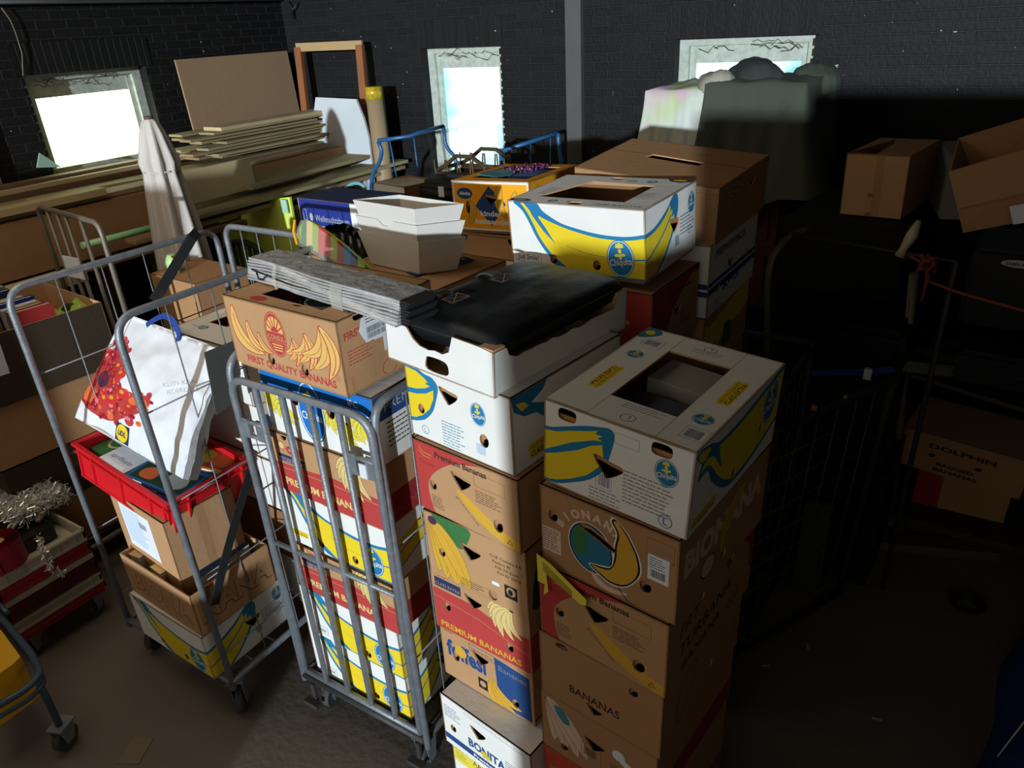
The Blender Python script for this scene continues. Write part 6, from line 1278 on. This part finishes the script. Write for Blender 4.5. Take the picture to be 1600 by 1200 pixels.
bm = new(); tube(bm, [(q.x-.05, q.y+.05, .11), (q.x-.05, q.y+.05, H+zz)], .014, 8); link('leg_tube', bm, mbg, t_)

# ---------------------------------------------------------------- draped furniture before the right window
def drape(name, lab, x0, x1, y0, y1, zt, zl, zr, mat, seed, side_r=True, side_l=True, amp=.02, flare=.08, fold=14):
    """cloth over a box: the path runs up the left side, along the front, back along the right side"""
    rd = random.Random(seed); bm = new(); path = []
    nF, nS = 60, 24
    if side_l: path += [(x0, y1+(y0-y1)*i/nS, (-1, 0)) for i in range(nS)]
    path += [(x0+(x1-x0)*i/nF, y0, (0, -1)) for i in range(nF+1)]
    if side_r: path += [(x1, y0+(y1-y0)*i/nS, (1, 0)) for i in range(1, nS+1)]
    nd = 16; cols = []; N = len(path); cx, cy = (x0+x1)/2, (y0+y1)/2+.02
    ph = [rd.uniform(0, 6) for _ in range(4)]
    for i, (x, y, n_) in enumerate(path):
        s = i/(N-1); nx, ny = n_
        near = 0
        dl = abs(x-x0)/(x1-x0); dcorner = min(dl, 1-dl) if ny else 0
        zb_ = zl+(zr-zl)*((x-x0)/(x1-x0))+.03*math.sin(s*9+ph[0]); c_ = []
        for k in range(4):                               # top part, from the middle to the edge
            t = k/4; px_, py_ = cx+(x-cx)*t, cy+(y-cy)*t; c_.append(bm.verts.new((px_, py_, H+zt+.012*math.sin(px_*23+ph[1])*math.sin(py_*19))))
        for k in range(nd+1):
            t = k/nd; w = amp*(t**.8)*(math.sin(s*fold*2*PI/6+ph[2])+.6*math.sin(s*fold*2*PI/2.7+ph[3])+.35*math.sin(s*fold*5+t*3)); fl = flare*t**1.5
            dx = (w+fl)*nx; dy = (w+fl)*ny
            if ny and dcorner < .06: dx += (fl)*(-1 if dl < .5 else 1)*(1-dcorner/.06)
            c_.append(bm.verts.new((x+dx, y+dy, H+zt-.01+(zb_-zt)*t)))
        cols.append(c_)
    for A, B in zip(cols, cols[1:]):
        for k in range(len(A)-1):
            f = bm.faces.new((A[k], A[k+1], B[k+1], B[k])); f.smooth = True
    bmesh.ops.remove_doubles(bm, verts=bm.verts, dist=1e-5)
    return link(name, bm, mat) if lab is None else tag(link(name, bm, mat), lab, 'cloth')
yw = 4.45
xa, xb, xc = at(1008, 143, y=yw).x, at(1108, 145, y=yw).x, at(1251, 141, y=yw).x
zt1 = at(1060, 145, y=yw).z-H; zt2 = at(1180, 142, y=yw).z-H
wm = bpy.data.materials.new('paint_stained_white_sheet'); wm.use_nodes = True; nt = wm.node_tree; b_s = nt.nodes['Principled BSDF']; b_s.inputs['Roughness'].default_value = .9
g_ = nt.nodes.new('ShaderNodeNewGeometry'); last = None
for i, (c_, sc_, th_) in enumerate((((170, 190, 110), 2.6, .56), ((206, 150, 190), 4.1, .62))):
    n_ = nt.nodes.new('ShaderNodeTexNoise'); n_.noise_dimensions = '4D'; n_.inputs['W'].default_value = 3+i*5; n_.inputs['Scale'].default_value = sc_; nt.links.new(g_.outputs['Position'], n_.inputs['Vector'])
    r_ = nt.nodes.new('ShaderNodeValToRGB'); r_.color_ramp.elements[0].position = th_-.06; r_.color_ramp.elements[1].position = th_+.1; nt.links.new(n_.outputs['Fac'], r_.inputs[0])
    m_ = nt.nodes.new('ShaderNodeMix'); m_.data_type = 'RGBA'; m_.inputs[7].default_value = (*[s2l(v) for v in c_], 1); m_.inputs[6].default_value = (*[s2l(v) for v in (196, 200, 190)], 1)
    nt.links.new(r_.outputs[0], m_.inputs[0])
    if last: nt.links.new(last, m_.inputs[6])
    last = m_.outputs[2]
nt.links.new(last, b_s.inputs['Base Color'])
t_ = thing('cabinet', 'dark red-brown carved wooden cabinet under the draped cloths', 'cabinet', ((xa+xc)/2, 0, 0)); mc = nmat('dark_red_wood', (70, 30, 22), rough=.5, var=.3, scale=8)
hw = (xc-xa)/2-.03; bm = new(); bbox(bm, (-hw, yw+.05, .08), (hw, YB-.14, H+min(zt1, zt2)-.03)); link('cabinet_body', bm, mc, t_)
for k in range(2):
    bm = new(); xq = hw-.36*(k+1)+.02; bbox(bm, (xq, yw+.025, .5), (xq+.32, yw+.05, 1.75)); bbox(bm, (xq+.05, yw+.012, 1.35), (xq+.27, yw+.026, 1.68)); bbox(bm, (xq+.05, yw+.012, .6), (xq+.27, yw+.026, 1.25)); link('door', bm, mc, t_)
for x in (-hw+.04, hw-.04):
    bm = new(); cyl(bm, (x, yw+.10, 0), (x, yw+.10, .09), .03, 12); link('foot', bm, mc, t_)
drape('white_sheet', 'white sheet with green and pink paint stains draped over the cabinet', xa, xb+.03, yw, YB-.12, zt1+.02, -1.15, -1.25, wm, 3, side_r=False, amp=.016, flare=.13)
gm = nmat('dark_grey_green_blanket', (66, 72, 60), rough=.95, var=.18, scale=3, bump=.3, bscale=60)
drape('dark_blanket', 'dark grey-green blanket draped over the right part of the cabinet', xb-.02, xc+.03, yw-.02, YB-.10, zt2+.05, -1.20, -.98, gm, 8, side_l=True, amp=.040, flare=.12, fold=9)
def lump(name, lab, c, r, mat, seed):
    bm = new(); bmesh.ops.create_icosphere(bm, subdivisions=4, radius=1); rd = random.Random(seed); a1, a2 = rd.uniform(0, 6), rd.uniform(0, 6)
    for v in bm.verts:
        p = v.co.copy(); k = 1+.10*math.sin(3*p.x+a1+2*p.z)+.06*math.sin(4*p.y+a2-3*p.x)+.025*math.sin(13*p.x+9*p.y)
        v.co = Vector((p.x*r[0]*k, p.y*r[1]*k, max(-.3, p.z)*r[2]*k))
    o = link(name, bm, mat, smooth=True); o.location = c; return tag(o, lab, 'cloth')
q = at(1177, 118, y=yw+.3); lump('bundled_cloth', 'dark bundled cloth sitting on top of the grey-green blanket', (q.x, q.y, H+zt2+.03), (.18, .15, q.z-H-zt2+.06), nmat('dark_green_cloth', (44, 50, 46), rough=.9, var=.2, bump=.3, bscale=20), 2)
q = at(1122, 128, y=yw+.12); lump('crumpled_cloth', 'crumpled pale cloth knot where the white sheet meets the dark blanket', (q.x-.01, q.y, H+zt1+.03), (.10, .12, .09), nmat('pale_crumpled_cloth', (150, 144, 128), rough=.9, bump=.5, bscale=18), 5)
q = at(1272, 118, y=yw+.55); lump('bundled_cloth', 'smaller dark cloth bundle at the right end of the grey-green blanket', (q.x+.02, q.y, H+zt2-.02), (.15, .18, .12), gm, 7)
# ---------------------------------------------------------------- right side: black appliances, cartons, cages in the dark
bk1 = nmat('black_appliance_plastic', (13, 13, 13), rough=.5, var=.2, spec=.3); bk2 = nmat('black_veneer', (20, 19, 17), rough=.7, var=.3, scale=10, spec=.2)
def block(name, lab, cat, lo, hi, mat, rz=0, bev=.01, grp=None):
    bm = new(); c = [(a+b)/2 for a, b in zip(lo, hi)]; hh = [(b-a)/2 for a, b in zip(lo, hi)]; bbox(bm, [-v for v in hh], hh)
    if bev: bmesh.ops.bevel(bm, geom=bm.edges[:], offset=bev, segments=2, affect='EDGES')
    o = link(name, bm, mat); o.location = (c[0], c[1], c[2]+H); o.rotation_euler = (0, 0, rz); return tag(o, lab, cat, grp)
bxr = carton('cardboard_box', 'plain tan cardboard box with half-open flaps on the black cabinet, right of the blanket', 'cardboard box', V(-.590, 3.95, -.95), 0, (.285, .49, .292), dict(front=([(rc(.14, 0, .18, .29), 'kraft2'), (rc(.12, .0, .145, .02), 'kraftd'), (rc(.12, .09, .15, .11), 'kraftd')], []), right=([], []), top=(ln([(.02, .0), (.16, .49)], .003, 'ink'), [[(.0, .015), (.13, .02), (.12, .30), (.08, .46)]])), 'kraft', None, rot3(-.167, .01, -.02), tray=False)
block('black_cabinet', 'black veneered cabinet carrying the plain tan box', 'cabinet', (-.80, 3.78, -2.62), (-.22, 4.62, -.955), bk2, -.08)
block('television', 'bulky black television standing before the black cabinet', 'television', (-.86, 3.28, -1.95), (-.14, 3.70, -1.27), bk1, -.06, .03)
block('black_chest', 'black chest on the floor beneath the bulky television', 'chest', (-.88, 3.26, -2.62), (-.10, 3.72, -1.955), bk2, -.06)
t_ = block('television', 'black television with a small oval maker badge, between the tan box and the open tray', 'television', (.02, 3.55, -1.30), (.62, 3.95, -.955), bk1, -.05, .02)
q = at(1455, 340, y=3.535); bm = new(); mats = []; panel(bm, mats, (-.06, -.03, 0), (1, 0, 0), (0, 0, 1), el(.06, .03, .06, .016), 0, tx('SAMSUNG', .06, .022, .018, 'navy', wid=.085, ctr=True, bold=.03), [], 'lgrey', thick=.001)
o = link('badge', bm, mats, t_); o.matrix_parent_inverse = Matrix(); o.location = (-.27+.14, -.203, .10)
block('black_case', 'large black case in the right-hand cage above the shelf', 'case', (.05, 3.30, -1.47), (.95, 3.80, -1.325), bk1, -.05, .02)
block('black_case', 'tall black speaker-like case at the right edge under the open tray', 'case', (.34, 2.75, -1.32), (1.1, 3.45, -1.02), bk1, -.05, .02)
# open tilted brown tray at the right edge
F = [at(1505, 364, y=3.40), at(1615, 343, y=3.48), at(1615, 228, y=3.48), at(1483, 268, y=3.40)]; Bk = [at(1530, 300, y=3.85), at(1620, 280, y=3.93), at(1620, 178, y=3.93), at(1497, 216, y=3.85)]
t_ = thing('open_tray', 'open brown cardboard box lying tilted at the right edge above the black case', 'cardboard box', F[0])
bm = new()
def slabq(bm, P, n_, th=.006):
    n_ = Vector(n_).normalized()*th; A = [bm.verts.new(p-F[0]) for p in P]; B = [bm.verts.new(p-F[0]+n_) for p in P]; bm.faces.new(A); bm.faces.new(B[::-1])
    for i in range(4): bm.faces.new((A[i], B[i], B[(i+1) % 4], A[(i+1) % 4]))
slabq(bm, F, (0, 1, 0)); slabq(bm, Bk, (0, -1, 0)); slabq(bm, [F[0], Bk[0], Bk[3], F[3]], (1, 0, 0)); slabq(bm, [F[0], F[1], Bk[1], Bk[0]], (0, 0, 1)); link('box_wall', bm, nmat('brown_corrugated_card', (170, 126, 84), rough=.85, var=.08), t_)
bm = new(); m1_, m2_ = F[3].lerp(F[0], .60), F[2].lerp(F[1], .60); slabq(bm, [m1_+Vector((0, -.004, 0)), m2_+Vector((0, -.004, 0)), F[2]+Vector((0, -.018, 0)), F[3]+Vector((0, -.018, 0))], (0, -1, 0), .004); link('folded_flap', bm, pm('kraft'), t_)
bm = new(); l_ = [at(1577, 322, y=3.43), at(1610, 315, y=3.45), at(1612, 345, y=3.45), at(1583, 350, y=3.43)]; slabq(bm, [p+Vector((0, -.01, 0)) for p in l_], (0, -1, 0), .001); link('shipping_label', bm, pm('label'), t_)
# newspaper stack behind tan box, plastic bags, orange cord knot
block('newspapers', 'grey-white pile of papers standing behind the plain tan box', 'papers', (-.20, 4.0, -.95), (-.02, 4.45, -.66), nmat('old_newspaper', (120, 120, 108), rough=.9), .2, .004)
cordm = nmat('orange_cord', (120, 44, 28), rough=.8); 
bm = new(); rd = random.Random(8); c = at(1448, 414, y=3.05)
for k in range(10): tube(bm, [c+Vector((rd.uniform(-.03, .03), rd.uniform(-.03, .03), rd.uniform(-.03, .04))) for _ in range(4)], .007, 5)
tube(bm, [c, at(1452, 440, y=3.04), at(1500, 458, y=3.0), at(1600, 486, y=2.95), at(1700, 510, y=2.9)], .006, 6); tube(bm, [c, at(1448, 440, y=3.03), at(1440, 470, y=3.03)], .006, 6); tube(bm, [c, at(1425, 402, y=3.08), at(1412, 396, y=3.1)], .006, 6)
tag(link('knotted_cord', bm, cordm), 'orange knotted cord tied across the dark load at the right', 'cord')
bm = new(); tube(bm, [at(1436, 345, y=3.1), at(1425, 368, y=3.08), at(1412, 388, y=3.08), at(1406, 400, y=3.08)], [.010, .022, .014, .020], 8)
tag(link('plastic_wrap', bm, nmat('torn_white_plastic', (170, 158, 130), rough=.5, bump=.5, bscale=20)), 'torn strip of whitish plastic hanging above the orange cord knot', 'plastic')
# right cage
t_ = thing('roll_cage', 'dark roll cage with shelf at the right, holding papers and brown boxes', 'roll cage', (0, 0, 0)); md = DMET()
pb = at(1392, 800, z=-2.46); pt = at(1428, 428, y=pb.y-.28)
bm = new(); tube(bm, [pb, pt], .019, 10); link('post', bm, nmat('olive_grey_post', (112, 104, 78), rough=.5, metal=.2), t_)
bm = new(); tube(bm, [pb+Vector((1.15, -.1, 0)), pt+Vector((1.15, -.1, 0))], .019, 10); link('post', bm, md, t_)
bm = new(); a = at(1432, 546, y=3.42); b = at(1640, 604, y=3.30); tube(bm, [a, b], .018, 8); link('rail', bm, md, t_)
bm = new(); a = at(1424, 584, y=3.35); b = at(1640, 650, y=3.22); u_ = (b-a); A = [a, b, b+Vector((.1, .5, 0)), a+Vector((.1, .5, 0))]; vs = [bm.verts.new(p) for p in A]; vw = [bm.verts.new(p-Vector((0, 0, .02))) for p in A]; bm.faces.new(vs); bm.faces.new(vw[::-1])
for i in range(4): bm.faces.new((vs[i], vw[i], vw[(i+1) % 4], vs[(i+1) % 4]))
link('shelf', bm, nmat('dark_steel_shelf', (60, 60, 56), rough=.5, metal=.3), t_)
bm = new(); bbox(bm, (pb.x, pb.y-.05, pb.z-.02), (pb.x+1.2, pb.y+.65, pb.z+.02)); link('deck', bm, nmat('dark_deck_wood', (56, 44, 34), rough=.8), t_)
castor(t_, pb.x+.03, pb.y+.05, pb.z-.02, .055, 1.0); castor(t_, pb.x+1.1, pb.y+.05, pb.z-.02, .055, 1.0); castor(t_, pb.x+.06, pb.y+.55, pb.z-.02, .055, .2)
q = at(1455, 582, y=3.37)
for k, lb_ in enumerate(('curled white sheet of paper at the left end of the dark shelf', 'second curled white sheet further right on the dark shelf')):
    bm = new(); c = at(1456+62*k, 586+22*k, y=3.40); 
    for j in range(6):
        pass
    xs = [(i/8-.5)*.26 for i in range(9)]; A = [bm.verts.new(c+Vector((x, -.05+x*.2, .022+.35*x*x))) for x in xs]; B = [bm.verts.new(c+Vector((x, .08+x*.2, .02+.2*x*x))) for x in xs]
    for i in range(8): bm.faces.new((A[i], A[i+1], B[i+1], B[i])).smooth = True
    tag(link('paper_sheet', bm, nmat('greyish_paper', (170, 168, 150), rough=.9)), lb_, 'paper')
carton('banana_box', 'dark brown bagged-bananas box in the right-hand cage', 'cardboard box', V(-.11, 3.81, -2.19), 0, (.56, .40, .21), dict(front=(tx('DOLPHIN', .13, .135, .035, 'ink', wid=.30, bold=.04)+tx('BAGGED', .18, .045, .026, 'ink', wid=.17, bold=.05)+tx('BANANAS', .17, .012, .026, 'ink', wid=.20, bold=.05), [el(.15, .10, .018, n=14), el(.36, .095, .018, n=14)])), 'kraft2', None, rot3(-.15, .03, .02))
carton('cardboard_box', 'plain brown box under the bagged-bananas box in the right-hand cage', 'cardboard box', V(.0, 3.83, -2.43), .02, (.42, .36, .225), dict(front=([(rc(0, 0, .12, .22), 'dred')]+tx('PREMIUM', .2, .18, .02, 'ink'), [])), 'kraft2', tray=False)
strap('ratchet_strap', [at(1262, 582, y=3.22), at(1345, 582, y=3.20), at(1398, 577, y=3.16)], .030, .003, nmat('dark_blue_webbing', (34, 62, 130), rough=.7), 'dark blue ratchet strap stretched between the dark cages', up=(0, 1, .15))
bm = new(); q = at(1356, 584, y=3.18); box(bm, q, (.03, .02, .05)); tag(link('strap_buckle', bm, nmat('bare_light_metal', (220, 222, 222), rough=.4)), 'small bright metal buckle on the dark blue strap', 'buckle')
# loose cage side and frame behind the right stack
t_ = thing('mesh_panel', 'dark wire mesh cage side standing on the floor right of the tall stack', 'cage panel', (0, 0, 0)); ms_ = nmat('dull_steel_wire', (84, 82, 74), rough=.5, metal=.4)
a, b = at(1120, 1048, z=-2.60), at(1310, 925, z=-2.60); a.z = b.z = 0; tr_ = at(1397, 592, z=-1.42); ln_ = Vector((tr_.x-b.x, tr_.y-b.y, 0))
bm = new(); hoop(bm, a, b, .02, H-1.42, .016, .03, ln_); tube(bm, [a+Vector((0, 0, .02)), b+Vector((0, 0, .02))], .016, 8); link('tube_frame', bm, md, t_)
bm = new()
for k in range(1, 7): p = a.lerp(b, k/7); tube(bm, [p+Vector((0, 0, .02)), p+ln_+Vector((0, 0, H-1.42))], .003, 5)
for k in range(1, 9): z = .02+(H-1.44)*k/9; q = ln_*(z/(H-1.42)); tube(bm, [a+q+Vector((0, 0, z)), b+q+Vector((0, 0, z))], .0035, 5)
link('wire_grid', bm, ms_, t_)
bm = new(); q = at(1272, 637, z=-1.40); box(bm, q, (.02, .012, .02)); q = at(1321, 620, z=-1.40); box(bm, q, (.014, .01, .014)); link('paper_scrap', bm, pm('kraft'), t_)
t_ = thing('cage_frame', 'dark empty cage frame with diagonal braces behind the tall right stack', 'cage', (0, 0, 0))
yq = 3.10; A = at(1165, 520, y=yq); B = at(1268, 536, y=yq); 
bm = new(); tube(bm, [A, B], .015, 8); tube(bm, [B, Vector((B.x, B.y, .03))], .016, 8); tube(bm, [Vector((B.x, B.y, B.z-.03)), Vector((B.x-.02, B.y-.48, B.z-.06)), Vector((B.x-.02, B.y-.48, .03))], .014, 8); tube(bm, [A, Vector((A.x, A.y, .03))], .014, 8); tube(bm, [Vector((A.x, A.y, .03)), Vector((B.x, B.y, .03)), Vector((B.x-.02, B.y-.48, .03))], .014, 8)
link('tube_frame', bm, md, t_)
bm = new()
for k in range(1, 8): z = B.z-.12*k; tube(bm, [Vector((B.x, B.y, z)), Vector((B.x-.02, B.y-.48, z-.02))], .0025, 5)
for k in range(1, 5): tube(bm, [Vector((B.x, B.y-.1*k, .04)), Vector((B.x-.01, B.y-.1*k, B.z-.05))], .0025, 5)
link('wire_grid', bm, ms_, t_)
bm = new(); bbox(bm, (-.42, 3.05, H-2.0), (-.30, 3.08, H-1.45)); o = link('grey_sheet', bm, nmat('dark_grey_board', (52, 54, 50))); o.free() if False else tag(o, 'dark grey sheet standing behind the wire mesh cage side', 'sheet'); o.location.z = -(H-2.0)+.0; 
o.location = (0, 0, -(H-2.0)); 
t_ = thing('roll_cage', 'bent top tube of a dark cage standing left of the bulky black television', 'roll cage', (0, 0, 0))
bm = new(); tube(bm, fil([at(1198, 560, y=3.1), at(1200, 430, y=3.1), at(1210, 395, y=3.12), at(1236, 366, y=3.2), at(1262, 360, y=3.3)], .04), .014, 8); p_ = at(1198, 560, y=3.1); tube(bm, [p_, Vector((p_.x-.01, p_.y, .03))], .014, 8); link('frame_tube', bm, nmat('olive_grey_post', (112, 104, 78)), t_)
bm = new(); p_ = at(1236, 366, y=3.2); tube(bm, [p_, Vector((p_.x+.62, p_.y+.05, p_.z-.06)), Vector((p_.x+.62, p_.y+.05, .03))], .012, 8); link('cross_tube', bm, md, t_)
# floor odds and ends
bm = new(); a, b = at(1338, 852, z=-2.60), at(1562, 872, z=-2.60); u_ = (b-a).normalized(); v_ = Vector((-u_.y, u_.x, 0)); A = [a, b, b+v_*.10, a+v_*.10]; vs = [bm.verts.new(Vector((p.x, p.y, .05))) for p in A]; vw = [bm.verts.new(Vector((p.x, p.y, .0))) for p in A]; bm.faces.new(vs); bm.faces.new(vw[::-1])
for i in range(4): bm.faces.new((vs[i], vw[i], vw[(i+1) % 4], vs[(i+1) % 4]))
tag(link('floor_batten', bm, nmat('dusty_batten', (86, 72, 58))), 'dusty wooden batten lying on the floor before the right-hand cage', 'batten')
bm = new(); q = at(1510, 946, z=-2.61)
for k in range(5): tube(bm, [(q.x+(.05+.006*k)*math.cos(2*PI*j/20), q.y+(.05+.006*k)*math.sin(2*PI*j/20), .008+.006*k) for j in range(20)], .005, 6, closed=True)
tag(link('cable_coil', bm, BLK()), 'small coil of black cable lying on the dark floor', 'cable')
for (x, y, r_, lb_) in ((1197, 1040, .6, 'small white scrap on the floor nearest the mesh cage side'), (1262, 1010, 1.9, 'tiny white scrap standing out on the floor right of the mesh cage side'), (1370, 1123, .2, 'tiny white scrap on the dark floor at the lower right'), (705, 1120, 0, 'x')):
    if lb_ == 'x': continue
    q = at(x, y, z=-2.617); bm = new(); box(bm, (0, 0, 0), (.035, .008, .003)); o = link('paper_scrap', bm, pm('lgrey')); o.location = (q.x, q.y, .0025); o.rotation_euler = (0, 0, r_); tag(o, lb_, 'scrap')
q = at(212, 1172, z=-2.615); bm = new(); box(bm, (0, 0, 0), (.09, .12, .003)); o = link('flat_scrap', bm, nmat('dusty_card', (110, 96, 80))); o.location = (q.x, q.y, .002); o.rotation_euler = (0, 0, .5); tag(o, 'flat dusty piece of card on the floor at the lower left', 'scrap')
# blue tarp at lower right
bm = new(); n = 26; e0, e1 = at(1610, 935, z=-2.615), at(1500, 1260, z=-2.615); g = []
for i in range(n+1):
    row = []
    for j in range(n+1):
        s, t = i/n, j/n; p = e0.lerp(e1, s); h_ = .55*min(1, t*1.6)**.6*(1 if j else 0)+.015*math.sin(9*s+5*t)*t; row.append(bm.verts.new((p.x+.02*math.sin(11*s)+t*.75, p.y-.05*t+.012*math.sin(20*s+3*t), .003+h_+.01*math.sin(23*s)*t)))
    g.append(row)
for i in range(n):
    for j in range(n): bm.faces.new((g[i][j], g[i+1][j], g[i+1][j+1], g[i][j+1])).smooth = True
for i in range(n): bm.faces.new([bm.verts.new(g[i][n].co), bm.verts.new(g[i+1][n].co), bm.verts.new(Vector((g[i+1][n].co.x, g[i+1][n].co.y, 0))), bm.verts.new(Vector((g[i][n].co.x, g[i][n].co.y, 0)))])
tag(link('blue_tarpaulin', bm, nmat('blue_tarpaulin_weave', (30, 58, 130), rough=.5, var=.25, scale=10, bump=.3, bscale=20)), 'blue tarpaulin thrown over a load at the lower right corner', 'tarpaulin')
bm = new(); tube(bm, [at(1600, 1128, z=-2.25), at(1560, 1180, z=-2.45), at(1545, 1215, z=-2.55)], .003, 5)
tag(link('white_string', bm, nmat('white_cord', (190, 180, 170))), 'thin white string lying over the blue tarpaulin', 'string')
bm = new(); P = [at(58, 262, x=XL+.16), at(96, 261, x=XL+.16), at(62, 239, x=XL+.12)]; A = [bm.verts.new(p) for p in P]; B = [bm.verts.new(p+Vector((-.012, 0, 0))) for p in P]; bm.faces.new(A); bm.faces.new(B[::-1])
for i in range(3): bm.faces.new((A[i], B[i], B[(i+1) % 3], A[(i+1) % 3]))
tag(link('board_corner', bm, nmat('mint_painted_board', (150, 180, 160))), 'mint green board corner poking up at the lower left of the left window', 'board')
# every object without a category that stands on its own
for o in S.objects:
    if o.type == 'EMPTY' and not o.children: bpy.data.objects.remove(o)
